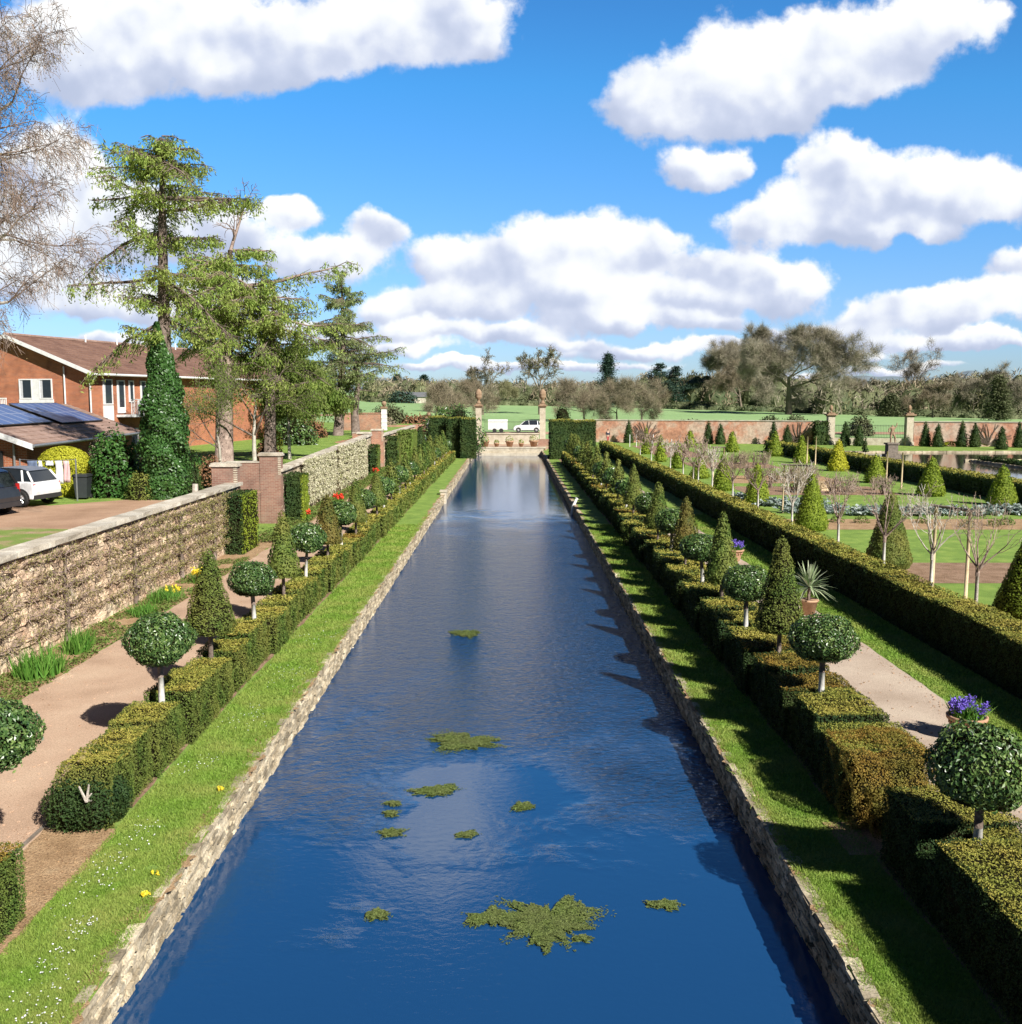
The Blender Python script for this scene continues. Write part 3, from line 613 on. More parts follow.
def cone_profile(H, Rb, z0, rnd=0.1, p=1.0, top=0.07):
    zs = np.linspace(0, 1, 15); pr = []
    for t in zs:
        r = Rb * (1 - t) ** p + top * Rb / 0.45 * min(1, (1 - t) * 12) * 0.9
        if t < rnd: r *= 0.80 + 0.20 * math.sin(math.pi / 2 * t / rnd)
        if t > 0.97: r *= 0.5
        pr.append((r, z0 + H * t))
    return pr
def crown_from_profile(mb, prof, size, dens=1.4, jit=0.02, mi=0, core=True, lean=(0, 0)):
    prof = np.array(prof); z = prof[:, 1]; r = prof[:, 0]
    H = z[-1] - z[0]; area = 2 * math.pi * np.trapezoid(r, z) * 1.1 if hasattr(np, 'trapezoid') else 2 * math.pi * np.trapz(r, z) * 1.1
    n = int(dens * area / size ** 2 * 2.4) + 20
    zz = []
    while len(zz) < n:
        q = rng.uniform(z[0], z[-1], n); k = rng.uniform(0, r.max(), n) < np.interp(q, z, r) + 0.02; zz += list(q[k])
    zz = np.array(zz[:n]); a = rng.uniform(0, 2 * math.pi, n); rr = np.interp(zz, z, r); dr = -np.gradient(r, z); sl = np.interp(zz, z, dr)
    P = np.stack([rr * np.cos(a), rr * np.sin(a), zz], 1); N = np.stack([np.cos(a), np.sin(a), np.clip(sl, -1, 2)], 1); N /= np.linalg.norm(N, axis=1, keepdims=True)
    P += N * (rng.uniform(-.6, .25, (n, 1)) * size + bumpy(P, jit, 5)[:, None])
    mb.cards(P, N, size, 0.5, 0.5, mi=mi)
    nb = int(n * 0.12); a = rng.uniform(0, 2 * math.pi, nb); q = np.sqrt(rng.uniform(0, 1, nb)) * r[0]
    mb.cards(np.stack([q * np.cos(a), q * np.sin(a), z[0] + 0 * a], 1), (0, 0, -1), size, 0.5, 0.5, mi=mi)
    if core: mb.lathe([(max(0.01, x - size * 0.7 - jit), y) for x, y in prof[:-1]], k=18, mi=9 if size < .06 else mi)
    ns = int(n * .02); P2 = P[:ns] + N[:ns] * rng.uniform(.2, 1.1, (ns, 1)) * size; mb.cards(P2, N[:ns], size * .9, .45, 1.2, mi=mi)
def make_cone(size, mat='yew', H=1.6, Rb=0.42, z0=0.42, trunk=True, name='topiary_cone', p=1.0):
    t = thing(name, 'x', 'topiary')
    if trunk: MB().path([(0, 0, -0.9), (0.01, 0, 0.0), (0, 0.01, z0 + 0.25)], [0.05, 0.045, 0.04], 8).build('trunk', 'bark', t, True)
    mb = MB(); crown_from_profile(mb, cone_profile(H, Rb, z0, p=p), size, jit=0.025 if Rb < 0.6 else 0.022); mb.build('crown', mat, t)
    return t
def make_ball(size, lean=0.0, Rx=0.5, Rz=0.46, zc=0.93):
    t = thing('topiary_standard', 'x', 'topiary')
    k = 8
    MB().path([(0, 0, -0.9), (0, 0, 0.0), (lean * 0.4, 0, 0.36)], [0.06, 0.052, 0.045], k).build('whitened_trunk', 'limewash', t, True)
    MB().path([(lean * 0.4, 0, 0.35), (lean, 0, zc - Rz * 0.5)], [0.047, 0.045], k).build('trunk', 'bark', t, True)
    mb = MB(); n = int(1.5 * 4 * math.pi * Rx * Rx / size ** 2 * 2.0)
    D = fib(n); P = D * (Rx, Rx, Rz); P[:, 2] = np.where(P[:, 2] < 0, P[:, 2] * 0.85, P[:, 2]); P = P * (1 + rng.normal(0, 0.03, (n, 1))) + D * bumpy(P, 0.04, 5)[:, None]
    mb.cards(P + (lean, 0, zc), D, size, 0.6, 0.5, bend=0.3)
    i = rng.integers(0, n, n // 45); mb.cards(P[i] * rng.uniform(1.02, 1.12, (len(i), 1)) + (lean, 0, zc), D[i], size, .5, 1.2, bend=.3)
    Q = fib(400) * (Rx - size * .6, Rx - size * .6, Rz - size * .6) + (lean, 0, zc)
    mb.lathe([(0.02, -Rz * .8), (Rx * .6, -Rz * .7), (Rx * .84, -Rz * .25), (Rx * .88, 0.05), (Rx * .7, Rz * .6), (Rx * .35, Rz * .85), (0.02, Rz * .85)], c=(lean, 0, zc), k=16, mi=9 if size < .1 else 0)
    mb.build('crown', 'holly', t)
    return t
protos = {}
for key, sz in (('n', 0.042), ('m', 0.065), ('f', 0.13)):
    protos['b' + key] = [make_ball(sz * 1.25, l, rx, rz) for l, rx, rz in (((0.0, .53, .42), (0.06, .55, .40), (-.04, .49, .44)) if key != 'f' else ((0.0, .5, .44),))]
    protos['c' + key] = [make_cone(sz, m, H, Rb) for m, H, Rb in ((('yew', 1.62, 0.42), ('yew', 1.72, 0.44), ('yew_bronze', 1.55, 0.47)) if key != 'f' else (('yew', 1.6, 0.45), ('yew', 1.75, 0.47)))]
used = set()
def place_proto(key, i, loc, rz, label, group, sc=1.0):
    p = protos[key][i % len(protos[key])]
    if p.name in used: return dup(p, loc, rz, label, sc, group)
    used.add(p.name); p.location = loc; p.rotation_euler = (0, 0, rz); p.scale = (sc, sc, sc) if not hasattr(sc, '__len__') else sc; tag(p, label, None, group); return p
def row(ts, x, side, first, zh=0.9):
    nb = nc = 0
    for i, y in enumerate(ts):
        ball = (i % 2 == 0) == first
        if y > 62: ball = i % 5 == 0
        key = ('b' if ball else 'c') + ('n' if y < 22.5 else 'm' if y < 44 else 'f')
        if ball: nb += 1; k = nb; what = 'holly ball on a whitened stem'
        else: nc += 1; k = nc; what = 'clipped yew cone'
        label = f'{what}, {ORD[k - 1]} from the camera on the {side} canal hedge'
        place_proto(key, i, (x + rng.uniform(-.06, .06), y + rng.uniform(-.12, .12), zh), rng.uniform(0, 6.28), label, f'{"balls" if ball else "cones"} on the {side} canal hedge', (rng.uniform(.93, 1.07),) * 2 + (rng.uniform(.92, 1.08),))
place_proto('bn', 0, (5.2, 10.66, 0.66), 0.4, 'holly ball on a whitened stem, largest and nearest on the right', 'balls on the right canal hedge', (1.02, 1.02, 1.16))
place_proto('bn', 1, (-6.15, 11.2, 0.93), 0.4, 'holly ball cut by the left edge of the picture, over the hedge gap', 'balls on the left canal hedge', 1.05)
row(RT, 5.2, 'right', True); row(LT, -5.8, 'left', True)
# taller rust-topped yew behind one cone
mb = MB()
# ------------------------------------------------------------------ cone garden on the right
gc = []
for i, (x, y, h, w, mat, lab) in enumerate([
    (13.9, 26.3, 2.43, 1.75, 'yew_gold', 'big yew cone at the right edge of the picture, just behind the tall hedge'),
    (13.1, 34.3, 2.65, 1.5, 'yew', 'bronzed dark yew cone, second in the row behind the tall hedge'),
    (13.35, 44.2, 2.6, 1.45, 'yew_gold', 'yew cone third from the camera in the row behind the tall hedge'),
    (13.6, 55, 2.3, 1.45, 'yew_gold', 'yew cone fourth from the camera in the row behind the tall hedge'),
    (13.5, 63.5, 2.35, 1.4, 'yew_gold', 'yew cone fifth from the camera behind the tall hedge, by the dark frame'),
    (13.9, 73.5, 1.6, 1.45, 'yew_gold', 'short squat yew cone, sixth in the row behind the tall hedge'),
    (14.0, 84.0, 2.35, 1.2, 'yew_gold', 'yew cone seventh in the row behind the tall hedge'),
    (13.9, 93.0, 2.5, 1.2, 'yew_gold', 'yew cone eighth in the row behind the tall hedge'),
    (14.3, 106, 2.86, 1.17, 'yew_gold', 'slim yew cone, farthest in the row behind the tall hedge'),
    (26.9, 54.5, 2.25, 1.6, 'yew_gold', 'yew cone at the right edge beside the dark side hedge'),
    (25.3, 60, 2.4, 1.62, 'yew_gold', 'large green-gold yew cone in front of the brown water'),
    (25.4, 69.5, 2.05, 1.55, 'yew_gold', 'squat yew cone left of the two pale poles'),
    (26.5, 81, 2.6, 1.62, 'yew_bright', 'bright yellow golden yew cone, the most yellow of all'),
    (26.5, 91.2, 2.55, 1.46, 'yew_gold', 'yew cone just left of the bright yellow one'),
    (26.9, 102, 2.55, 1.64, 'yew_gold', 'yew cone second left of the bright yellow one'),
    (24.3, 110, 2.3, 1.65, 'yew_gold', 'yew cone third left of the bright yellow one, near the brick wall'),
    (21.65, 121, 2.1, 1.6, 'yew_gold', 'small far yew cone on the lawn before the left part of the brick wall'),
    (40.4, 121.7, 1.5, 0.7, 'yew_dark', 'tiny dark cone on the lawn left of the statue'),
    (39.0, 110.2, 1.6, 0.7, 'yew_dark', 'tiny dark cone standing nearest the statue'),
]):
    t = make_cone(max(0.055, 0.0019 * y), mat, h, w / 2, 0.03, trunk=False, name='yew_cone', p=0.95)
    t.location = (x, y, 0); tag(t, lab, 'topiary', 'yew cones in the garden behind the tall hedge')
def wall_y(x): return 136 - (x - 11.6) * 0.277
for i, (x, dx, h, lab) in enumerate([(15.6, 0, 3.1, 'tall dark yew cone against the left end of the brick wall'),
    (25.6, 0, 3.0, 'dark yew cone of the pair against the brick wall, left one near the centre'), (26.9, -1, 2.7, 'dark yew cone of the pair against the brick wall, right one near the centre'),
    (33.5, 0, 3.0, 'dark yew cone against the wall left of the gate piers'), (34.8, -1.2, 2.6, 'shorter dark yew cone beside the gate-side cone at the wall'),
    (41.9, 0, 3.1, 'dark yew cone just right of the left garden gate pier'), (43.0, -1.5, 2.7, 'smaller dark yew cone near the left garden gate pier'),
    (50.9, 0, 3.1, 'dark yew cone just right of the right garden gate pier'), (51.9, -1, 2.9, 'second dark yew cone right of the right garden gate pier'),
    (54.9, 0, 3.2, 'left cone of the three by the middle of the right wall'), (56.1, -0.5, 3.0, 'middle cone of the three by the middle of the right wall'), (56.6, -6, 2.7, 'front cone of the three by the middle of the right wall'),
    (61.0, 0, 3.1, 'left cone of the three by the far right of the wall'), (62.1, -0.5, 3.1, 'middle cone of the three by the far right of the wall'), (62.0, -5.5, 2.9, 'front cone of the three by the far right of the wall')]):
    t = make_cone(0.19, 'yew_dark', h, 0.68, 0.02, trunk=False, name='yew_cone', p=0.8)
    t.location = (x, wall_y(x) - 2.0 + dx, 0); tag(t, lab, 'topiary', 'dark yew cones along the brick wall')
block_hedge('square dark yew block beside the left garden gate pier', [(38.4, 40.2, 126.5, 128, 0, 3.0)], 0.3, ('yew_dark', 'yew_dark'))

# ------------------------------------------------------------------ branching trees
def unit(v): return v / (np.linalg.norm(v) + 1e-9)
def grow(r, p, d, L, rad, lev, cfg, segs, tips):
    n = cfg['n'][lev]; st = L / n; p = np.array(p, float); d = unit(np.array(d, float)); rmin = cfg.get('rmin', 0.004)
    for i in range(n):
        d = unit(d + r.normal(0, cfg['wig'][lev], 3) + np.array([0, 0, cfg['up'][lev]]))
        q = p + d * st; r0 = max(rmin, rad * (1 - i / n * 0.65)); r1 = max(rmin, rad * (1 - (i + 1) / n * 0.65))
        segs.append((p, q, r0, r1)); 
        if lev < len(cfg['n']) - 1 and i >= cfg['start'][lev]:
            for _ in range(cfg['kids'][lev] if i < n - 1 else cfg['kids'][lev] + 1):
                ax = unit(np.cross(d, r.normal(0, 1, 3))); an = R(r.uniform(*cfg['ang'][lev]))
                nd_ = d * math.cos(an) + ax * math.sin(an)
                grow(r, q, nd_, L * cfg['ratio'][lev] * r.uniform(0.7, 1.25) * (1 - 0.35 * i / n), max(rmin, r1 * 0.62), lev + 1, cfg, segs, tips)
        p = q
    tips.append((p, d))
def tree_mesh(mb, segs, rcut=0.02, mi_big=0, mi_small=0):
    P0 = np.array([s[0] for s in segs]); P1 = np.array([s[1] for s in segs]); R0 = np.array([s[2] for s in segs]); R1 = np.array([s[3] for s in segs])
    big = R0 > rcut
    mb.tubes(P0[big], P1[big], R0[big], R1[big], 6, mi_big)
    sm = ~big
    mb.tubes(P0[sm], P1[sm], R0[sm], R1[sm], 3, mi_small)
OAK = dict(n=[4, 5, 4, 4, 3], start=[2, 1, 1, 0, 9], kids=[2, 1, 2, 2], ang=[(35, 70), (30, 65), (30, 65), (30, 70)], ratio=[1.5, 0.62, 0.55, 0.5], wig=[0.08, 0.22, 0.28, 0.3, 0.3], up=[0.02, 0.07, 0.06, 0.04, 0.02], rmin=0.025)
def bare_tree(name, label, H, seed, cfg, mats, trunk_r, trunk_h, twigs=9000, twig_len=1.1, twig_w=0.05, group=None, loc=(0, 0, 0), cat='tree', hang=0.0, tup=0.3):
    r = np.random.default_rng(seed); segs = []; tips = []
    grow(r, (0, 0, -0.3), (0, 0, 1), trunk_h, trunk_r, 0, cfg, segs, tips)
    top = max(s[1][2] for s in segs); k = H / top
    segs = [(a * k, b * k, r0, r1) for a, b, r0, r1 in segs]; tips = [(a * k, d) for a, d in tips]
    t = thing(name, label, cat, loc, 0, group)
    nt_ = cfg['n'][0]
    mb = MB(); P0 = np.array([s[0] for s in segs[:1]]) 
    trunk = [s for s in segs if s[2] > trunk_r * 0.45]; rest = [s for s in segs if s[2] <= trunk_r * 0.45]
    tree_mesh(mb, trunk, 0.0); mb.build('trunk', mats[0], t, True)
    mb = MB(); tree_mesh(mb, rest, 0.06, 0, 0)
    if twigs:
        ends = np.array([s[1] for s in segs if s[2] < trunk_r * 0.25]); dirs = np.array([unit(s[1] - s[0]) for s in segs if s[2] < trunk_r * 0.25])
        idx = r.integers(0, len(ends), twigs); T = dirs[idx] + r.normal(0, 0.6, (twigs, 3)) + (0, 0, tup); T /= np.linalg.norm(T, axis=1, keepdims=True); L = r.uniform(0.5, 1.2, twigs)[:, None] * twig_len
        A = ends[idx] + r.normal(0, twig_len * 0.15, (twigs, 3)); side = np.cross(T, r.normal(0, 1, (twigs, 3))); side /= np.linalg.norm(side, axis=1, keepdims=True)
        B = A + T * L; B[:, 2] -= hang * L[:, 0]
        V = np.stack([A - side * twig_w / 2, A + side * twig_w / 2, B], 1).reshape(-1, 3); mb.add(V, np.arange(twigs * 3).reshape(-1, 3), 1)
    mb.build('crown', [mats[0], mats[1]], t)
    return t
# park trees beyond the garden
def at_far(u, y): x = (u - 511) * y / 1000 * 0.99; return (x, y, float(gz(x, y)))
def vh(v, y, z0): return CAM_H + (399 - v) / 1000 * y * 1.005 - z0
def park(u, y, vtop, seed, mats, label, cfg=OAK, tr=0.5, th=6, tw=9000, tl=1.4, tww=0.09, cat='tree', tup=0.3, group='bare park trees beyond the field'):
    l = at_far(u, y); return bare_tree('bare_tree', label, vh(vtop, y, l[2]), seed, cfg, mats, tr, th, tw, tl, tww * .55, group, l, cat, tup=tup)
WIDE = dict(OAK); WIDE = {**OAK, 'ang': [(50, 80), (35, 70), (30, 65), (30, 70)], 'up': [0.02, 0.03, 0.04, 0.03, 0.02], 'ratio': [1.9, 0.62, 0.55, 0.5]}
FAN = {**OAK, 'n': [4, 6, 5, 4, 3], 'ratio': [1.0, .55, .55, .5], 'kids': [3, 1, 2, 1], 'ang': [(25, 65), (25, 55), (30, 60), (30, 70)], 'wig': [.05, .13, .22, .28, .3], 'rmin': .045}
BIG = {**WIDE, 'n': [4, 6, 5, 4, 3], 'kids': [3, 2, 2, 1], 'wig': [.05, .14, .24, .3, .3], 'ratio': [1.7, .55, .55, .5]}
UPR = {**OAK, 'ang': [(15, 40), (20, 50), (25, 60), (30, 70)], 'up': [0.05, 0.12, 0.1, 0.05, 0.02]}
park(482, 235, 349, 43, ('bark_far', 'twig_grey'), 'bare oak with twisting limbs beyond the left gate pier', tr=0.5, tw=2200, tl=1.0, cfg=FAN)
park(540, 240, 346, 46, ('bark_far', 'twig_olive'), 'bare oak with olive-tinted twigs beyond the right gate pier', tr=0.5, tw=2600, tl=1.0, cfg=FAN)
park(790, 262, 326, 11, ('bark_far', 'twig_grey'), 'huge wide-crowned bare oak standing in the field on the right', cfg=BIG, tr=0.95, th=7, tw=110000, tl=1.9, tww=0.085, tup=.15)
park(918, 300, 339, 8, ('bark_far', 'twig_grey'), 'tall open bare tree standing alone in the right-hand wood', cfg=UPR, tr=0.55, th=8, tw=7000)
park(720, 330, 343, 21, ('bark_far', 'twig_grey'), 'dense grey bare tree left of the huge oak', cfg=UPR, tr=0.6, tw=26000, tl=2)
park(748, 345, 342, 22, ('bark_far', 'twig_grey'), 'grey bare tree peeping over the left shoulder of the huge oak', cfg=UPR, tr=0.6, tw=22000, tl=2)
park(742, 300, 362, 23, ('bark_far', 'twig_brown'), 'russet-twigged bare tree against the left side of the huge oak', tr=0.5, tw=22000, tl=1.8)
park(833, 320, 372, 24, ('bark_far', 'twig_brown'), 'low brownish bare tree right of the huge oak', tr=0.4, tw=16000, tl=1.6)
park(935, 250, 383, 25, ('bark_far', 'twig_brown'), 'round russet-twigged bush tree in front of the tall open tree', tr=0.3, th=3, tw=18000, tl=1.2)
park(975, 270, 372, 26, ('bark_far', 'twig_grey'), 'pale grey bare tree at the right edge, left of its neighbour', tr=0.35, tw=16000, tl=1.4)
park(1008, 265, 364, 27, ('bark_far', 'twig_grey'), 'pale grey bare tree cut by the right edge of the picture', tr=0.35, tw=18000, tl=1.4)
park(850, 300, 385, 28, ('bark_far', 'twig_grey'), 'small bare tree low between the huge oak and the gate piers', tr=0.35, tw=12000, tl=1.4)
park(886, 330, 382, 29, ('bark_far', 'twig_olive'), 'olive bare bush tree left of the tall open tree', tr=0.35, tw=12000, tl=1.4)
park(618, 190, 379, 31, ('bark_far', 'twig_brown'), 'broad low bare tree with a haze of pinkish twigs right of the gate', cfg=WIDE, tr=0.25, th=3, tw=14000, tl=1.5, tww=0.05)
park(643, 200, 381, 35, ('bark_far', 'twig_brown'), 'second low pink-twigged bare tree, right of the first', cfg=WIDE, tr=0.25, th=3, tw=11000, tl=1.5, tww=0.05)
park(585, 200, 378, 36, ('bark_far', 'twig_brown'), 'low pink-twigged bare tree directly behind the right gate pier', cfg=WIDE, tr=0.25, th=3, tw=10000, tl=1.5, tww=0.05)
park(436, 190, 381, 32, ('bark_far', 'twig_brown'), 'broad low bare tree with a haze of brown twigs left of the gate', cfg=WIDE, tr=0.25, th=3, tw=13000, tl=1.5, tww=0.05)
park(462, 205, 380, 33, ('bark_far', 'twig_brown'), 'low brown-twigged bare tree just left of the left gate pier', cfg=WIDE, tr=0.25, th=3, tw=11000, tl=1.5, tww=0.05)
park(508, 330, 382, 34, ('bark_far', 'twig_olive'), 'olive bare tree seen between the two gate piers', tr=0.3, tw=18000, tl=1.6)
# evergreens in the park
def far_conifer(u, y, vtop, vbot, w, label, layered=False, seed=1, mat='far_cedar', cat='conifer'):
    l = at_far(u, y); H = vh(vtop, y, l[2]); r = np.random.default_rng(seed); t = thing('conifer_tree', label, cat, l)
    MB().path([(0, 0, -0.3), (0.1, 0, H * 0.5), (0, 0, H * 0.97)], [0.55, 0.35, 0.06], 7).build('trunk', 'bark_far', t, True)
    mb = MB(); N = 0; z = H * 0.12
    while z < H * 0.98:
        f = (1 - z / H); br = w / 2 * (f ** 0.7 if not layered else min(1, f * 2.2) * r.uniform(0.6, 1)) * r.uniform(0.75, 1.15) + 0.3
        for k in range(5 if not layered else 4):
            a = r.uniform(0, 6.28); n = 130
            q = r.uniform(0.12, 1, n); P = np.stack([np.cos(a) * br * q, np.sin(a) * br * q, z + br * (0.12 if layered else -0.22) * q + 0 * q], 1) + r.normal(0, 1, (n, 3)) * np.array([0.5, 0.5, 0.22 if layered else 0.35]) * (0.4 + q[:, None])
            mb.cards(P, (0, 0, 1), 0.55, 0.45, 0.5)
        z += H * (0.045 if not layered else 0.06)
    mb.build('crown', mat, t); return t
far_conifer(608, 300, 355, 402, 11, 'dark blue-green fir standing above the wood right of centre', seed=4)
far_conifer(660, 330, 364, 398, 17, 'dark layered cedar above the wood right of the fir', True, 5)
far_conifer(676, 335, 367, 398, 15, 'second dark layered cedar beside the first', True, 6)
far_conifer(893, 255, 396, 414, 7, 'dark round evergreen bush tree in the right-hand wood', seed=7, mat='far_green')
far_conifer(1000, 225, 378, 420, 6, 'ivy-dark slim evergreen at the right edge of the wood', seed=8, mat='far_green')
far_conifer(397, 420, 375, 392, 13, 'dark pine on the skyline left of centre', seed=9)
far_conifer(424, 430, 376, 392, 13, 'dark pine on the skyline above the brown wood', seed=10)
# the wooded edge of the park, far enough off to read as one mass
mb = MB(); r = np.random.default_rng(99)
def bush(cx, cy, cz, rx, h, mi, n):
    D = sph(n); D[:, 2] = np.abs(D[:, 2]); q = r.uniform(0.75, 1.05, (n, 1)); P = D * (rx, rx, h) * q + (cx, cy, cz)
    T = D * 0.6 + r.normal(0, 0.5, (n, 3)) + (0, 0, 0.6)
    mb.cards(P, D, r.uniform(1.2, 2.6, n), 0.16, 0.9, tang=T, mi=mi)
    mb.lathe([(rx * .98 * 0.85, -1), (rx * .85 * 0.9, h * .4), (rx * .6 * 0.9, h * .72), (rx * .1, h * .9)], c=(cx, cy, cz), k=9, mi=3)
for i in range(330):
    u = r.uniform(372, 1100); y = r.uniform(345, 430) if u < 640 else r.uniform(330, 400) if u < 800 else r.uniform(265, 380)
    x, y, z = at_far(u, y)
    vt = np.interp(u, [372, 480, 600, 640, 690, 760, 840, 900, 960, 1022, 1100], [378, 381, 380, 379, 376, 378, 384, 385, 378, 376, 376]) + r.uniform(-2, 9) - (5 if u > 640 else 0)
    mi = r.choice(4, p=[0.35, 0.3, 0.22, 0.13]); h = max(4, vh(vt, y, z)) ; bush(x, y, z - 0.3, r.uniform(3.5, 7), h, mi, 420)
tag(mb.build('far_wood', ['twig_grey', 'twig_brown', 'twig_olive', 'far_green']), 'long mixed bare and evergreen wood along the far side of the field', 'wood', kind='stuff')
mb = MB()
for i in range(150):
    u = r.uniform(372, 1100); y = np.interp(u, [372, 640, 800, 1100], [340, 325, 285, 232]) + r.uniform(-4, 4); x, y, z = at_far(u, y); n = 160
    rr_ = r.uniform(1.5, 3.2); D = sph(n); D[:, 2] = abs(D[:, 2]); mb.cards(D * (rr_ * 1.4, rr_, rr_ * r.uniform(0.5, 0.9)) + (x, y, z), D, 0.8, 0.5, 0.5)
    mb.lathe([(rr_ * 1.2, -0.5), (rr_ * .9, rr_ * .4), (0.1, rr_ * .55)], c=(x, y, z), k=8)
tag(mb.build('field_hedgerow', 'far_green'), 'dark green scrub and hedgerow at the foot of the far wood', 'hedgerow', kind='stuff')
# distant hills
def ridge(name, y, pts, mat_):
    us = np.linspace(200, 1200, 200); vs = np.interp(us, [p[0] for p in pts], [p[1] for p in pts]) + np.sin(us * 0.21) * 0.4
    m = MB(); X = (us - 511) * y / 1000; Z = CAM_H + (399 - vs) / 1000 * y
    rows = [(y - 700, 12), (y - 350, 0.55), (y, 1.0), (y + 500, 0.6), (y + 900, 0.0)]; V = []
    for yy, f in rows:
        for x, z in zip(X, Z): V.append((x * yy / y, yy, 10 if f == 12 else 10 + (z - 10) * f))
    k = len(us); m.add(V, [(j * k + i, j * k + i + 1, (j + 1) * k + i + 1, (j + 1) * k + i) for j in range(4) for i in range(k - 1)]); struct(m, name, mat_, smooth=True)
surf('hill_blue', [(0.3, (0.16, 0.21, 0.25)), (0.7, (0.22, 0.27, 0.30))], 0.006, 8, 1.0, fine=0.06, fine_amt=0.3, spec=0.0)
ridge('hills', 2600, [(200, 386), (380, 378), (430, 381), (560, 388), (700, 386), (850, 376), (945, 378), (955, 373), (966, 370), (978, 373), (1000, 379), (1100, 378), (1200, 374)], 'hill_blue')

# ------------------------------------------------------------------ left garden wall with alcoves
WX = -10.75
def rubble_section(label, y0, y1, zt0, zt1, L0=0.28, mat='rubble', row=0.125):
    mb = MB(); C = []; S = []; z = 0.0
    while z < max(zt0, zt1) - 0.05:
        h = row * rng.uniform(0.8, 1.2); y = y0
        while y < y1:
            L = rng.uniform(0.6, 1.5) * L0; zt = zt0 + (zt1 - zt0) * (y - y0) / (y1 - y0)
            if z < zt - 0.05: C.append((WX - 0.19 + rng.normal(0, 0.012), min(y + L / 2, y1 - 0.05), z + h / 2)); S.append((0.38, L * 0.97, min(h, zt - z) * 0.94))
            y += L
        z += h
    t = thing('garden_wall', label, 'wall', (0, 0, 0), 0)
    mb.stones(C, S, 0.07); mb.add([(WX - 0.05, y0, -0.1), (WX - 0.05, y1, -0.1), (WX - 0.05, y1, zt1 - 0.03), (WX - 0.05, y0, zt0 - 0.03)], [(0, 1, 2, 3)]); mb.build('face', mat, t)
    mb = MB(); C = []; S = []; y = y0
    while y < y1:
        L = rng.uniform(0.6, 1.1); L = min(L, y1 - y + 0.01); zt = zt0 + (zt1 - zt0) * (y + L / 2 - y0) / (y1 - y0)
        C.append((WX - 0.16, y + L / 2, zt + 0.075)); S.append((0.56, L * 0.985, 0.13)); y += L
    mb.stones(C, S, 0.03); mb.build('coping', 'coping', t); return t
rubble_section('near stretch of the old garden wall with pale stone coping and espaliers', 5, 39.5, 2.36, 2.4)
rubble_section('middle stretch of the garden wall behind the white-flowering espalier', 46.5, 76.8, 2.42, 3.0, 0.45, 'stone', 0.2)
rubble_section('far stretch of the garden wall beyond the second brick alcove', 84, 112, 2.7, 2.75, 0.6, 'rubble', 0.25)
def alcove(label, a, b, zt, mat):
    t = thing('brick_alcove', label, 'alcove', (0, 0, 0), 0)
    mb = MB(); mb.box(-13.5, -13.3, a, b, 0, float(yard_z(a)) + .05); mb.box(-13.3, WX - 0.95, b, b + 0.45, 0, zt + 0.25); mb.box(-13.3, WX - 0.95, a - 0.45, a - 0.001, 0, float(yard_z(a)) + .03); mb.build('side_wall', mat, t)
    mb = MB(); mb.box(-13.32, WX - 0.95, b - 0.03, b + 0.48, zt + 0.25, zt + 0.31); mb.build('ledge', 'coping', t)
    for y in (a - 0.5, b - 0.03):
        mb = MB(); mb.box(WX - 0.95, WX + 0.02, y, y + 0.5, 0, 3.17); p = mb.build('pier', mat, t)
        mb = MB(); mb.box(WX - 1.02, WX + 0.09, y - 0.07, y + 0.57, 3.17, 3.25); mb.box(WX - 0.98, WX + 0.05, y - 0.03, y + 0.53, 3.25, 3.31); mb.build('cap', 'coping', p)
        mb = MB(); 
        for k in range(10): mb.box(WX - 0.10, WX + 0.035, y - 0.012, y + 0.1, 2.3 + k * 0.088, 2.3 + k * 0.088 + 0.05)
        mb.build('quoin', 'pale_stone', p)
alcove('brick alcove with two capped piers, the nearer of the two in the left wall', 39.5, 46.5, 2.6, 'old_brick')
alcove('brick alcove with two capped piers, the farther of the two in the left wall', 76.8, 84, 2.7, 'garden_brick')
# brick wall and white ball-topped pillar behind the second alcove
mb = MB(); mb.box(-17.6, -12.95, 100, 100.45, 2.3, 4.35); mb.box(-17.7, -12.95, 99.93, 100.52, 4.35, 4.45)
tag(mb.build('brick_wall', 'garden_brick'), 'sunlit orange brick wall running back from the white ball-topped pillar', 'wall')
def gate_pillar(label, x, y, z0, h, w, mat='white_render'):
    t = thing('gate_pillar', label, 'pillar', (x, y, z0)); mb = MB(); mb.box(-w / 2, w / 2, -w / 2, w / 2, 0, h); 
    for k in range(int(h / 0.42)): mb.box(-w / 2 - .02, w / 2 + .02, -w / 2 - .02, w / 2 + .02, 0.02 + k * 0.42, 0.24 + k * 0.42)
    mb.build('shaft', mat, t)
    mb = MB(); mb.box(-w * .66, w * .66, -w * .66, w * .66, h, h + 0.12); mb.box(-w * .56, w * .56, -w * .56, w * .56, h + .12, h + 0.2); mb.build('cap', 'weathered_stone', t)
    mb = MB(); mb.lathe([(0.1, h + .2), (0.12, h + .26), (0.22, h + .36), (0.27, h + .5), (0.22, h + .66), (0.08, h + .74)], k=12); mb.build('ball_finial', 'weathered_stone', t, True)
gate_pillar('white quoined stone pillar with a small ball on top', -12.65, 100.2, 0.5, 4.35, 0.5)
gate_pillar('white stone pillar beside the far left yew block', -9.3, 113.5, 0, 3.6, 0.55)
mb = MB(); mb.box(-11.0, -9.7, 112.2, 112.7, 0, 3.0); mb.box(-14.5, -11.0, 112.3, 112.6, 1.5, 2.9); tag(mb.build('brick_wall', 'garden_brick'), 'short far piece of old brick wall beside the leaning white pillar', 'wall')

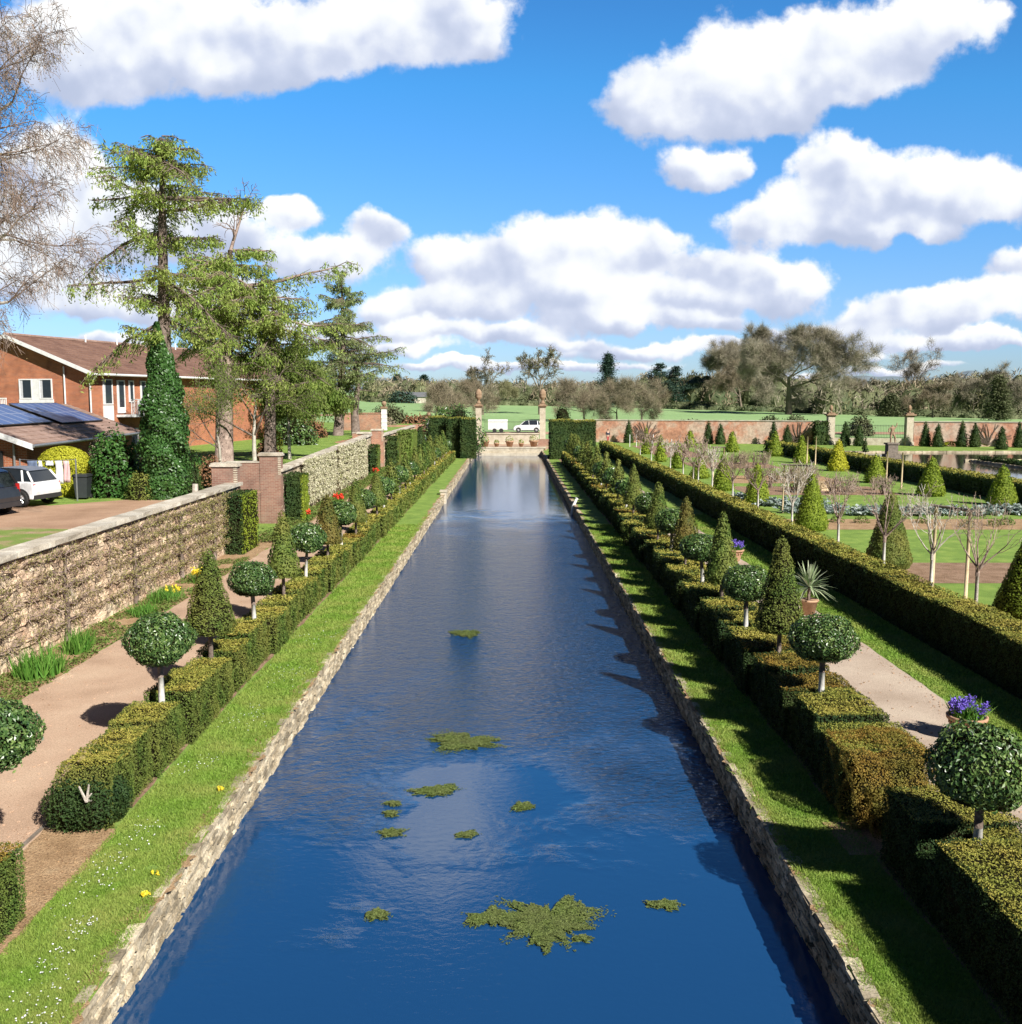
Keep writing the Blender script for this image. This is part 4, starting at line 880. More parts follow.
# yew buttresses standing against the wall
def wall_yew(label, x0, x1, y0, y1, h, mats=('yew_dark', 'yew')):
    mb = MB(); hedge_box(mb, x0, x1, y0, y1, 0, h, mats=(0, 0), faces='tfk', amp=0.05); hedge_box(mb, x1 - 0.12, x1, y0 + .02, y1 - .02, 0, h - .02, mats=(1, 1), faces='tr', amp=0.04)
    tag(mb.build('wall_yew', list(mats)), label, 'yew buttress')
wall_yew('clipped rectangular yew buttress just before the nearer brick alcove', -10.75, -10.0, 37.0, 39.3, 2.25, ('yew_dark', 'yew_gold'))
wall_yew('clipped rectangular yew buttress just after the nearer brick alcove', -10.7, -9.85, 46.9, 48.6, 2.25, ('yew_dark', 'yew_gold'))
wall_yew('narrow yew buttress just before the farther brick alcove', -10.7, -10.0, 74.8, 76.5, 2.35)
wall_yew('narrow yew buttress just after the farther brick alcove', -10.7, -9.6, 85, 87, 2.6)
wall_yew('ragged yellow-green climber block on the far wall', -10.7, -9.2, 93, 98, 2.8, ('willow_leaf', 'willow_leaf'))
t = make_cone(0.16, 'yew_dark', 3.2, 0.8, 0.02, trunk=False, name='yew_cone', p=0.7); t.location = (-8.9, 98, 0); tag(t, 'tall narrow dark yew beside the yellow-green climber block', 'topiary')

def espalier(label, y, L, H, leafmat, n_arm=5, dens=1.0, seed=0, green=0.5):
    r = np.random.default_rng(seed); t = thing('espalier_tree', label, 'fruit tree', (WX + 0.07, y, 0), 0, 'espaliers trained on the left wall')
    mb = MB(); mb.path([(0.02, r.normal(0, .03), z) for z in np.linspace(0, H - .1, 9)], np.linspace(0.07, 0.03, 9), 7); mb.build('trunk', 'bark', t, True)
    mb = MB(); P = []
    for k in range(n_arm):
        z = 0.5 + (H - 0.65) * k / (n_arm - 1)
        for s in (-1, 1):
            pts = [(0.03 + r.normal(0, .015), s * q * L / 2, z + r.normal(0, 0.03) + 0.05 * q) for q in np.linspace(0, 1, 9)]; mb.path(pts, np.linspace(0.03, 0.012, 9), 5)
            for q in np.arange(0.1, L / 2, 0.085 if y < 60 else 0.14):
                for sg in range(2):
                    a = np.array([0.05, s * q, z + 0.05 * q / (L / 2)]); d = np.array([r.uniform(.2, 1), r.normal(0, .5), r.normal(0.25, .9)]); d /= np.linalg.norm(d); l = r.uniform(0.08, 0.26)
                    mb.tubes([a], [a + d * l], 0.010, 0.005, 3)
                    for m_ in range(int(7 * dens)): P.append(a + d * l * r.uniform(.4, 1.1) + r.normal(0, .035, 3))
    mb.build('branches', 'bark_pink', t)
    P = np.array(P); P[:, 0] = np.clip(P[:, 0], 0.02, 0.4); m2 = MB(); m2.cards(P, (1, 0, .3), max(0.045, 0.0019 * y), 0.55, 0.7); m2.build('buds', leafmat, t)
names = ['cut by the left edge of the picture', 'nearest one fully in view', 'second from the camera', 'third from the camera', 'nearest the yew buttress']
for i, y in enumerate([19.3, 23.6, 28.0, 32.0, 35.6]):
    espalier('espaliered tree in bud on the old wall, ' + names[i], y, 4.1, 2.3, 'bud', 5, 1.1, i + 50)
espalier('white-flowering espalier on the middle wall, nearest half', 55.5, 9.5, 2.6, 'blossom', 6, 2.2, 61); espalier('white-flowering espalier on the middle wall, farther half', 67.0, 11.5, 2.8, 'blossom', 6, 3.2, 62)
espalier('bare brownish espalier on the far stretch of wall', 89.8, 5.0, 2.4, 'bud', 6, 1.5, 63)

# border planting
def clump(name, label, cat, x, y, n, h, w, sp, mat, lean=0.35, z=0.0, group=None):
    mb = MB(); a = rng.uniform(0, 6.28, n); q = np.sqrt(rng.uniform(0, 1, n)) * sp; P = np.stack([q * np.cos(a), q * np.sin(a) * 1.4, 0 * a], 1)
    mb.blades(P, rng.uniform(.7, 1.1, n) * h, w, lean); return tag(mb.build(name, mat, loc=(x, y, z)), label, cat, group)
clump('iris_clump', 'large clump of upright sword leaves at the wall foot, nearest the camera', 'plant', -9.95, 20.6, 300, 0.62, 0.05, 0.42, 'iris_leaf', 0.25)
clump('iris_clump', 'smaller clump of sword leaves just beyond the large clump', 'plant', -10.0, 22.6, 170, 0.6, 0.045, 0.28, 'iris_leaf', 0.22)
clump('leafy_clump', 'bluish strappy leaf clump at the wall foot before the daffodils', 'plant', -10.0, 28.4, 260, 0.42, 0.04, 0.4, 'iris_leaf', 0.4)
clump('leafy_clump', 'bright green leaf clump between the sword leaves and the strappy clump', 'plant', -9.95, 26.6, 200, 0.36, 0.05, 0.34, 'iris_leaf', 0.5)
def cover(name, label, x0, x1, y0, y1, n, s, mat, hmax):
    mb = MB(); P = np.stack([rng.uniform(x0, x1, n), rng.uniform(y0, y1, n), np.zeros(n)], 1)
    f = bumpy(P + (0, 0, 3.3), 1, 1.6); P[:, 2] = np.clip((f + 0.9) * 0.5, 0.05, 1) * hmax * rng.uniform(0.1, 1, n); k = f > -0.55
    mb.cards(P[k], (0, -.1, 1), s, 0.55, 0.7); return tag(mb.build(name, mat), label, 'ground cover', kind='stuff')
cover('border_plants', 'mixed low green border plants along the foot of the left wall', WX + 0.12, -9.45, 14, 36, 13000, 0.07, 'ground_leaf', 0.28)
cover('border_plants', 'low border plants along the far part of the left wall', WX + 0.15, -9.5, 40, 100, 14000, 0.13, 'ground_leaf', 0.5)
def flowers(name, label, cat, x, y, z, n, sp, h, fs, fm, lm='iris_leaf', nl=90, bl=None, group=None):
    t = thing(name, label, cat, (x, y, z), 0, group)
    m1 = MB(); a = rng.uniform(0, 6.28, nl); q = np.sqrt(rng.uniform(0, 1, nl)) * sp; m1.blades(np.stack([q * np.cos(a), q * np.sin(a), 0 * a], 1), h * rng.uniform(.6, 1, nl), 0.03, 0.35); m1.build('leaves', lm, t)
    m2 = MB()
    for i in range(n):
        a = rng.uniform(0, 6.28); q = math.sqrt(rng.uniform(0, 1)) * sp; c = np.array([q * math.cos(a), q * math.sin(a), h * rng.uniform(.75, 1.1)])
        m2.cards(c + rng.normal(0, fs * .35, (14, 3)) * (1, 1, 1.5), (0, -.4, 1), fs * 1.1, 0.8, 0.8)
    tag(m2.build('blooms', fm, t), kind='stuff'); return t
flowers('daffodil_clump', 'bright yellow daffodils at the wall foot beside the second left cone', 'flowers', -9.85, 31.2, 0, 26, 0.2, 0.42, 0.07, 'flower_yellow')
flowers('daffodil_clump', 'faint yellow daffodils just before the bright clump', 'flowers', -9.9, 28.9, 0, 9, 0.35, 0.3, 0.05, 'flower_yellow')
for (x, y, lab) in [(-9.35, 54, 'red tulips in front of the white-flowering espalier, nearer clump'), (-10.0, 73.5, 'red tulips at the foot of the farther brick alcove')]:
    flowers('tulip_clump', lab, 'flowers', x, y, 0, 18, 0.26, 0.62, 0.09, 'flower_red', nl=160)
flowers('tulip_clump', 'small dark red tulips behind the third left cone', 'flowers', -9.9, 47.8, 0, 8, 0.25, 0.45, 0.09, 'flower_red', nl=120)
# flower pots on the right path
def pot(label, x, y, s=1.0, lm='iris_leaf'):
    t = thing('flower_pot', label, 'flower pot', (x, y, 0.004))
    mb = MB(); mb.lathe([(0.17 * s, 0), (0.19 * s, 0.03), (0.27 * s, 0.33 * s), (0.28 * s, 0.35 * s), (0.33 * s, 0.36 * s), (0.34 * s, 0.42 * s), (0.31 * s, 0.43 * s), (0.29 * s, 0.38 * s), (0.02, 0.37 * s)], k=20)
    k = 16
    for j in range(k):
        a = 2 * math.pi * j / k; mb.stones([(0.262 * s * math.cos(a), 0.262 * s * math.sin(a), 0.29 * s)], [(0.05, 0.05, 0.05)], 0.1)
    mb.build('pot', 'terracotta', t, True)
    m1 = MB(); n = 160; a = rng.uniform(0, 6.28, n); q = np.sqrt(rng.uniform(0, 1, n)) * .24 * s; m1.blades(np.stack([q * np.cos(a), q * np.sin(a), 0 * a + .38 * s], 1), .3 * s, 0.035, 0.4); m1.build('leaves', lm, t)
    m2 = MB()
    for i in range(26):
        a = rng.uniform(0, 6.28); q = math.sqrt(rng.uniform(0, 1)) * .3 * s; c = np.array([q * math.cos(a), q * math.sin(a), .62 * s * rng.uniform(.9, 1.08)])
        m2.cards(c + rng.normal(0, 1, (30, 3)) * (0.025, 0.025, 0.05), (0, 0, 1), 0.045, 0.8, 2)
    tag(m2.build('blooms', 'flower_violet', t), kind='stuff')
pot('terracotta pot of violet hyacinths on the right path, nearest the camera', 7.8, 16.6, 1.0)
pot('terracotta pot of pale violet hyacinths farther along the right path', 8.05, 35.6, 1.0)
t = thing('spiky_plant', 'variegated spiky cordyline in a reddish pot on the right path', 'potted plant', (8.05, 26.6, 0.004))
MB().lathe([(0.16, 0), (0.24, 0.36), (0.27, 0.37), (0.27, 0.42), (0.22, 0.42), (0.02, 0.38)], k=16).build('pot', 'terracotta', t, True)
mb = MB(); MB().path([(0, 0, .35), (0, 0, .75)], [.05, .05]).build('stem', 'bark', t)
for i in range(90):
    a = rng.uniform(0, 6.28); e = rng.uniform(-0.5, 1.45); L = rng.uniform(.55, .8); d = np.array([math.cos(a) * math.cos(e), math.sin(a) * math.cos(e), math.sin(e)]); s_ = np.cross(d, (0, 0, 1)); s_ /= np.linalg.norm(s_)
    A = np.array([0, 0, .75]); M_ = A + d * L * .55; B = A + d * L - np.array([0, 0, .12 * math.cos(e)])
    mb.add([A - s_ * .012, A + s_ * .012, M_ + s_ * .026, M_ - s_ * .026, B + s_ * .004, B - s_ * .004], [(0, 1, 2, 3), (3, 2, 4, 5)])
mb.build('leaves', 'yucca_leaf', t)
# pots on the far terrace
for i, (x, s, lab) in enumerate([(-2.97, 1.5, 'leftmost large terracotta pot on the terrace at the canal end'), (-1.65, .9, 'small terracotta pot, second from left on the terrace'), (-.16, 1.4, 'middle large terracotta pot on the terrace'),
                                 (1.16, .9, 'small terracotta pot right of the middle one on the terrace'), (2.6, 1.5, 'rightmost large terracotta pot on the terrace')]):
    t = thing('terrace_pot', lab, 'flower pot', (x, 114.6, 0.34), 0, 'terracotta pots on the far terrace')
    MB().lathe([(.2 * s, 0), (.32 * s, .4 * s), (.36 * s, .42 * s), (.36 * s, .5 * s), (.28 * s, .5 * s), (.02, .46 * s)], k=14).build('pot', 'terracotta', t, True)
    mb = MB(); P = sph(120) * .3 * s; mb.cards(P + (0, 0, .62 * s), P, .16, .5, .6); mb.build('foliage', 'yew_gold', t)

# ------------------------------------------------------------------ gate piers, end wall, side gate
def urn_pier(label, x, y, z0, h, w, fin=2.0, mat='pale_stone'):
    t = thing('gate_pier', label, 'gate pier', (x, y, z0))
    mb = MB(); mb.box(-w / 2 - .1, w / 2 + .1, -w / 2 - .1, w / 2 + .1, 0, .5); mb.box(-w / 2, w / 2, -w / 2, w / 2, .5, h - .3); mb.build('shaft', mat, t)
    mb = MB(); mb.box(-w * .6, w * .6, -w * .6, w * .6, h - .3, h - .15); mb.box(-w * .78, w * .78, -w * .78, w * .78, h - .15, h + .02); mb.box(-w * .5, w * .5, -w * .5, w * .5, h + .02, h + .18); mb.build('cornice', 'weathered_stone', t)
    f = fin; mb = MB(); mb.lathe([(.28 * f / 2, h + .18), (.30 * f / 2, h + .25 * f / 2 + .1), (.12 * f / 2, h + .45 * f / 2 + .1), (.13 * f / 2, h + .55 * f / 2 + .1), (.36 * f / 2, h + .75 * f / 2 + .1), (.44 * f / 2, h + 1.0 * f / 2 + .1), (.40 * f / 2, h + 1.2 * f / 2 + .1), (.44 * f / 2, h + 1.25 * f / 2 + .1), (.40 * f / 2, h + 1.32 * f / 2 + .1), (.38 * f / 2, h + 1.55 * f / 2 + .1), (.22 * f / 2, h + 1.78 * f / 2 + .1), (.05, h + 1.9 * f / 2 + .1)], k=14)
    mb.build('urn_finial', 'weathered_stone', t, True)
urn_pier('tall stone pier with a fruit-filled urn, left side of the canal end', -4.02, 124.7, 0, 5.05, .72)
urn_pier('tall stone pier with a fruit-filled urn, right side of the canal end', 3.92, 124.7, 0, 5.05, .72)
mb = MB(); mb.box(3.2, 4.6, 118, 118.4, 0.33, 1.1); tag(mb.build('stone_block', 'old_brick'), 'dark low block beside the right end of the terrace', 'wall')
# boundary brick wall on the right, broken by the clairvoyee
def bwall(label, x0, x1, h=2.95):
    a = np.array([x0, wall_y(x0)]); b = np.array([x1, wall_y(x1)]); d = (b - a) / np.linalg.norm(b - a); nrm = np.array([d[1], -d[0]]); t = thing('boundary_wall', label, 'wall')
    def slab(off0, off1, z0, z1, nm, mt):
        V = [];
        for z in (z0, z1):
            for p, o in ((a, off0), (b, off0), (b, off1), (a, off1)): V.append((*(p + nrm * o), z))
        MB().add(V, [(0, 3, 2, 1), (4, 5, 6, 7), (0, 1, 5, 4), (1, 2, 6, 5), (2, 3, 7, 6), (3, 0, 4, 7)]).build(nm, mt, t)
    slab(-.2, .2, 0, h, 'brickwork', 'boundary_brick'); slab(-.28, .28, h, h + .1, 'coping', 'coping')
bwall('old orange brick boundary wall between the canal end and the garden gate', 8.6, 40.3)
bwall('old mottled brick boundary wall running off to the right of the garden gate', 50.3, 110)
urn_pier('pale stone pier with a small urn, left of the garden gate', 40.75, wall_y(40.75), 0, 3.9, .85, 1.1)
urn_pier('pale stone pier with a small urn, right of the garden gate', 49.75, wall_y(49.75), 0, 3.9, .85, 1.1)
t = thing('iron_gate_screen', 'thin iron railing screen between the two garden gate piers', 'railing'); mb = MB()
for x in np.arange(41.3, 49.3, .18): mb.tubes([(x, wall_y(x), .9)], [(x, wall_y(x), 2.6)], .014, .014, 4)
for z in (1.0, 2.45): mb.tubes([(41.2, wall_y(41.2), z)], [(49.4, wall_y(49.4), z)], .025, .025, 4)
mb.build('bars', 'iron', t); mb = MB(); 
for a, b in ((41.2, 49.4),): mb.add([(a, wall_y(a) - .15, 0), (b, wall_y(b) - .15, 0), (b, wall_y(b) - .15, .9), (a, wall_y(a) - .15, .9), (a, wall_y(a) + .15, .9), (b, wall_y(b) + .15, .9), (b, wall_y(b) + .15, 0), (a, wall_y(a) + .15, 0)], [(0, 1, 2, 3), (3, 2, 5, 4), (4, 5, 6, 7)])
mb.build('plinth', 'pale_stone', t)
# climbers on the brick wall
for i, (x, w, lab, mt) in enumerate([(18, 4, 'bare climber on the left part of the brick boundary wall', 'bark'), (37, 3, 'thin bare climber left of the garden gate', 'bark'), (58.5, 5, 'spreading bare fan-trained tree on the right boundary wall', 'bark'), (66, 4.5, 'bare fan-trained tree on the boundary wall at the right edge', 'bark')]):
    mb = MB(); r = np.random.default_rng(i + 400)
    for k in range(26):
        an = r.uniform(0.15, 2.99); px, pz = x, .2; pts = [(px, wall_y(px) - .26, pz)]
        for q in range(5): an += r.normal(0, .18); px += math.cos(an) * w / 10 * 1.1; pz = min(2.8, pz + math.sin(an) * .55); pts.append((px, wall_y(px) - .26, pz))
        mb.path(pts, np.linspace(.06, .02, 6), 4)
    tag(mb.build('wall_climber', mt), lab, 'climber')
mb = MB(); P = sph(500) * (1.2, .4, .5); P[:, 2] = abs(P[:, 2]); mb.cards(P + (51.9 + 2.2, wall_y(54) - 1.2, .1), P, .2, .6, .6); tag(mb.build('forsythia', 'yew_bright'), 'low bright yellow flowering shrub at the foot of the right boundary wall', 'shrub')
def shrub(name, label, x, y, z, rx, ry, h, n, s, mat, cat='shrub', core=True, spread=.55):
    mb = MB(); D = sph(n); D[:, 2] = abs(D[:, 2]) ; q = rng.uniform(.82, 1.05, (n, 1)); P = D * (rx, ry, h) * q * (1 + bumpy(D * 2.2, .16, 2.2)[:, None])
    mb.cards(P, D, s, .5, spread)
    if core:
        mb.lathe([(.76, 0), (.76, .35), (.62, .6), (.33, .76), (.02, .8)], k=12, sx=1, sy=1, mi=9); V = mb.V[-1]; V[:, 0] *= rx; V[:, 1] *= ry; V[:, 2] *= h
    return tag(mb.build(name, mat, loc=(x, y, z)), label, cat)
x, y, z = at_far(738, 150); shrub('round_shrub', 'low dark evergreen bush on the skyline of the wall, left one', 33.0, 150, .75, 5.2, 1.6, 1.8, 900, .45, 'far_green')
for (u, y, rx, h, lab) in [(772, 150, 1.9, 2.5, 'round clipped bush behind the wall, left of the gate piers'), (797, 150, 2.2, 2.6, 'round clipped bush behind the wall just left of the left gate pier'), (863, 145, 1.9, 2.9, 'large round dark bush seen between the two garden gate piers'), (690, 152, 3.5, 1.9, 'straggling green bush above the wall left of centre')]:
    x_, y_, z_ = at_far(u, y); shrub('round_shrub', lab, x_, y_, z_, rx, rx * .8, h, 900, .4, 'far_green')
# bushes behind the canal-end blocks
shrub('holly_bush', 'broad dark evergreen bush rising behind the left yew block', -6.6, 112, 0, 3.7, 2.4, 5.0, 3500, .32, 'holly')
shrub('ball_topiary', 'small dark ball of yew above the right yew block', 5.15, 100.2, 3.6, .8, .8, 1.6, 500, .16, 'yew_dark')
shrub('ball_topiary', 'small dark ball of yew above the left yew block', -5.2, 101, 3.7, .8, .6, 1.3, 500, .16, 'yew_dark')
shrub('holly_bush', 'rounded bush against the field behind the white ball-topped pillar', -15.5, 128, 2.2, 2.6, 2, 3.0, 1500, .3, 'far_green')
shrub('bramble_bank', 'low reddish-brown bramble bank right of the rounded bush', -11.6, 128, 1.6, 3.6, 1.6, 2.2, 1800, .35, 'beech_brown')
shrub('bramble_bank', 'low brown bramble bank at the far left below the field', -16.5, 122, 2.2, 2.5, 1.6, 1.7, 1200, .35, 'twig_brown')
# statue on its plinth at the side canal
def skin_body(name, joints, edges, mat, parent, lvl=2, loc=(0, 0, 0)):
    me = bpy.data.meshes.new(name); me.from_pydata([j[0] for j in joints], edges, []); o = bpy.data.objects.new(name, me); COL.objects.link(o)
    md = o.modifiers.new('skin', 'SKIN'); sv = me.skin_vertices[0].data
    for i, j in enumerate(joints): sv[i].radius = (j[1], j[1] * (j[2] if len(j) > 2 else 1)); sv[i].use_root = (i == 0)
    o.modifiers.new('sub', 'SUBSURF').levels = lvl; o.modifiers['sub'].render_levels = lvl
    dg = bpy.context.evaluated_depsgraph_get(); m2 = bpy.data.meshes.new_from_object(o.evaluated_get(dg)); bpy.data.objects.remove(o)
    for p in m2.polygons: p.use_smooth = True
    m2.materials.clear(); m2.materials.append(MATS[mat]); ob = bpy.data.objects.new(name, m2); COL.objects.link(ob); ob.parent = parent; ob.location = loc; return ob
t = thing('statue', 'weathered stone statue on a dark plinth at the head of the brown side canal', 'statue', (38.6, 101.5, 0.0))
MB().box(-.75, .75, -.6, .6, -.6, .25).box(-.5, .5, -.45, .45, .25, 1.25).box(-.62, .62, -.55, .55, 1.25, 1.4).build('plinth', 'old_wood', t)
skin_body('figure', [((0, 0, 1.0), .17), ((0, 0, 1.25), .16), ((.02, 0, 1.5), .2, .8), ((0, 0, 1.66), .07), ((0, -.02, 1.8), .11), ((-.25, 0, 1.52), .08), ((-.42, -.05, 1.25), .06), ((-.32, -.2, 1.0), .045), ((.26, 0, 1.52), .08), ((.42, 0, 1.75), .06), ((.45, 0, 2.05), .045),
          ((-.12, 0, .9), .12), ((-.16, -.1, .5), .09), ((-.15, .02, .05), .06), ((.13, 0, .9), .12), ((.25, -.15, .55), .09), ((.3, 0, .1), .06), ((-.15, -.12, .02), .05), ((.3, -.14, .05), .05)],
          [(0, 1), (1, 2), (2, 3), (3, 4), (2, 5), (5, 6), (6, 7), (2, 8), (8, 9), (9, 10), (0, 11), (11, 12), (12, 13), (0, 14), (14, 15), (15, 16), (13, 17), (16, 18)], 'weathered_stone', t, 2, (0, 0, 1.38))
# the person walking at the far end of the right path
t = thing('person', 'distant person in a dark jacket and red trousers by the brick wall', 'person', (12.9, 133.5, 0.0), 0.4)
skin_body('body', [((0, 0, .95), .13), ((0, 0, 1.15), .125), ((0, 0, 1.38), .16, .7), ((0, 0, 1.52), .05), ((0, 0, 1.66), .095), ((-.2, 0, 1.42), .06), ((-.26, .03, 1.15), .045), ((-.24, -.06, .9), .035), ((.2, 0, 1.42), .06), ((.27, .02, 1.15), .045), ((.25, -.08, .92), .035),
          ((-.1, 0, .85), .09), ((-.12, -.12, .48), .065), ((-.12, -.1, .08), .045), ((.1, 0, .85), .09), ((.12, .05, .48), .065), ((.12, .2, .1), .045), ((-.12, -.24, .03), .035), ((.12, .08, .03), .035)],
          [(0, 1), (1, 2), (2, 3), (3, 4), (2, 5), (5, 6), (6, 7), (2, 8), (8, 9), (9, 10), (0, 11), (11, 12), (12, 13), (0, 14), (14, 15), (15, 16), (13, 17), (16, 18)], 'skin', t)
skin_body('jacket', [((0, 0, .98), .16), ((0, 0, 1.15), .15), ((0, 0, 1.40), .185, .75), ((-.2, 0, 1.42), .078), ((-.26, .03, 1.15), .062), ((-.24, -.05, .96), .052), ((.2, 0, 1.42), .078), ((.27, .02, 1.15), .062), ((.25, -.06, .97), .052)], [(0, 1), (1, 2), (2, 3), (3, 4), (4, 5), (2, 6), (6, 7), (7, 8)], 'jacket_dark', t)
skin_body('trousers', [((0, 0, .93), .145), ((-.1, 0, .83), .105), ((-.12, -.12, .48), .08), ((-.12, -.1, .14), .06), ((.1, 0, .83), .105), ((.12, .05, .48), .08), ((.12, .19, .15), .06)], [(0, 1), (1, 2), (2, 3), (0, 4), (4, 5), (5, 6)], 'trouser_red', t)
MB().lathe([(.03, 1.68), (.1, 1.68), (.11, 1.74), (.07, 1.79), (.02, 1.8)], k=10).build('hair', 'hair_brown', t, True)

# ------------------------------------------------------------------ standard fruit trees, posts, beds
FR = dict(n=[3, 4, 4, 3], start=[2, 1, 1, 9], kids=[3, 1, 1], ang=[(25, 60), (20, 50), (25, 55)], ratio=[0.75, 0.6, 0.55], wig=[0.02, 0.12, 0.16, 0.2], up=[0, 0.14, 0.16, 0.12], rmin=0.006)
def fruit(label, x, y, H, seed, white=True, lean=0):
    r = np.random.default_rng(seed); segs = []; tips = []; th = 1.7
    for i in range(8):
        a = i * .785 + r.uniform(-.3, .3); grow(r, (0, 0, th - r.uniform(0, .15)), (math.cos(a), math.sin(a), r.uniform(.7, 2.2)), (H - th) * r.uniform(.75, 1.0), .024, 1, {**FR, 'rmin': max(.005, .0002 * y)}, segs, tips)
    t = thing('fruit_tree', label, 'fruit tree', (x, y, 0), r.uniform(0, 6), 'young bare fruit trees behind the tall hedge')
    segs.append((np.array([0, 0, th - .2]), np.array([0, 0, th + .06]), .05, .05))
    MB().path([(0, 0, 0), (lean * .5 + r.normal(0, .01), 0, .9), (lean, 0, th + .05)], [.052, .045, .04], 8).build('trunk', 'limewash' if white else 'bark_pale', t, True)
    mb = MB(); tree_mesh(mb, segs, .02); n = 130; e = np.array([s[1] for s in segs]); P = e[r.integers(0, len(e), n)] + r.normal(0, .03, (n, 3)); mb.cards(P, (0, 0, 1), max(.035, .0011 * y), .6, 1, mi=1)
    mb.build('branches', ['bark_pink' if int(seed) % 3 else 'bark_pale', 'bud'], t)
fy = [(24.1, 3.1), (26.6, 3.0), (29.9, 3.15), (34.4, 2.9), (40.1, 2.9), (45.4, 2.8), (50.8, 2.8), (56.6, 2.8), (60.4, 2.9), (66.0, 2.7), (71.5, 2.7), (80.5, 2.7), (88.5, 2.7)]
for i, (y, H) in enumerate(fy): fruit(f'bare young fruit tree with pale trunk, {ORD[i]} from the camera behind the tall hedge', 11.35 + rng.uniform(-.1, .1), y, H, 200 + i, i > 0)
fruit('tall pale forked bare tree with twin stems behind the tall hedge', 11.5, 63, 3.3, 260, False, .1)
def frame(label, x, y, h, dx, dy, mats='new_wood', bar=True, single=False):
    t = thing('plant_frame', label, 'post frame', (x, y, 0), 0, 'wooden post frames in the cone garden')
    for q in ((0, 0), (dx, dy)): 
        MB().path([(q[0], q[1], 0), (q[0] + .01, q[1], h)], [.055, .05], 8).build('post', mats, t, True)
    if bar: MB().path([(-.12 * np.sign(dx + .01), -.1 * np.sign(dy), h + .03), (dx + .1, dy, h + .02)], [.045, .04], 7).build('crossbar', 'old_wood', t, True)
frame('pale wooden two-post frame with a dark crossbar, nearest the camera', 12.95, 30.3, 2.55, .35, -1.5)
frame('pale wooden two-post frame second from the camera by the silvery plants', 13.95, 51, 2.45, 1.0, -1.2)
frame('pale leaning two-post frame third from the camera', 13.4, 66.2, 2.6, .75, .3)
frame('pair of tall pale poles left of the bright yellow cone', 26.2, 88.5, 2.5, .75, 0, bar=False)
frame('pair of tall pale poles between two yew cones before the dark hedge', 24.95, 66.3, 2.35, .55, -1.2, bar=False)
for i in range(8):
    x = 14.4 + (i % 4) * 1.0 + rng.uniform(-.1, .1); y = 108 + (i // 4) * 14 + rng.uniform(-1, 1)
    MBs = MB().path([(x, y, 0), (x, y, 1.5)], [.05, .05], 5).build('stake', 'white_paint'); tag(MBs, f'thin white plant stake in the far vegetable rows, {ORD[i]} of the scatter', 'stake', 'white stakes in the far rows')
# beds
sheet('soil_bed', 12.6, 27, 31.2, 35.2, .006, 'soil', .05, .4, 11); sheet('soil_bed', 12.4, 26.5, 44.3, 48.2, .006, 'earth', .05, .4, 12); sheet('soil_bed', 11.4, 17, 24.0, 27.5, .006, 'soil', .05, .4, 19)
sheet('soil_bed', 14.5, 23.8, 60.5, 66.5, .006, 'soil', .05, .4, 13); sheet('soil_bed', 15.5, 23.5, 69, 76, .006, 'earth', .05, .4, 14); sheet('soil_bed', 15.6, 23, 84, 92, .006, 'soil', .05, .4, 15); sheet('soil_bed', 15, 20, 100, 125, .006, 'soil', .05, .4, 16)
sheet('hedge_soil', 10.75, 12.2, 8, 112, .005, 'soil', .05, .4, 17)
def cardoons(label, x, y, n=6):
    mb = MB()
    for k in range(n):
        a = rng.uniform(0, 6.28); cx, cy = rng.normal(0, .3, 2)
        for j in range(9):
            a = rng.uniform(0, 6.28); e = rng.uniform(.35, 1.2); L = rng.uniform(.5, .85); d = np.array([math.cos(a) * math.cos(e), math.sin(a) * math.cos(e), math.sin(e)]); A = np.array([cx, cy, .05]); q = np.linspace(.2, 1, 9)[:, None]
            P = A + d * L * q + np.array([0, 0, -.35 * L]) * q ** 2; mb.cards(P, (0, 0, 1), .2, .6, .5)
    tag(mb.build('cardoon', 'cardoon', loc=(x, y, 0)), label, 'plant', 'silvery cardoons across the cone garden')
for i, x in enumerate(np.arange(14.6, 26.6, .95)):
    cardoons('silvery blue-grey cardoon in the row across the cone garden', x, 50.2 + rng.uniform(-.8, .8), 7)
for i, (x, y) in enumerate([(14.3, 54.2), (15.4, 53.8), (16.3, 54.4), (12.9, 57)]): cardoons('silvery cardoon behind the main cardoon row, near the wooden frame', x, y, 6)
def twiggy(label, x, y, h, n, mat='birch_twig', group=None):
    mb = MB(); a = rng.uniform(0, 6.28, n); P0 = np.stack([rng.normal(0, .12, n), rng.normal(0, .12, n), 0 * a], 1); e = rng.uniform(.9, 1.5, n); L = rng.uniform(.6, 1, n) * h
    P1 = P0 + np.stack([np.cos(a) * np.cos(e) * L, np.sin(a) * np.cos(e) * L, np.sin(e) * L], 1); mb.tubes(P0, P1, .02, .012, 3)
    i = rng.integers(0, n, n * 3); q = rng.uniform(.4, 1, n * 3)[:, None]; A = P0[i] + (P1[i] - P0[i]) * q; B = A + rng.normal(0, .16, (n * 3, 3)) + (0, 0, .12); mb.tubes(A, B, .012, .008, 3)
    mb.cards(B, (0, 0, 1), .06, .6, 1, mi=1); tag(mb.build('rose_bush', [mat, 'bud'], loc=(x, y, 0)), label, 'shrub', group)
for i in range(34):
    yy = [63, 72, 88][i % 3] + rng.uniform(-2.5, 2.5); twiggy('bare twiggy rose bush in the beds of the cone garden', rng.uniform(16, 23.5), yy, rng.uniform(.9, 1.5), 22, 'birch_twig' if i % 2 else 'twig_brown', 'bare rose bushes in the garden beds')
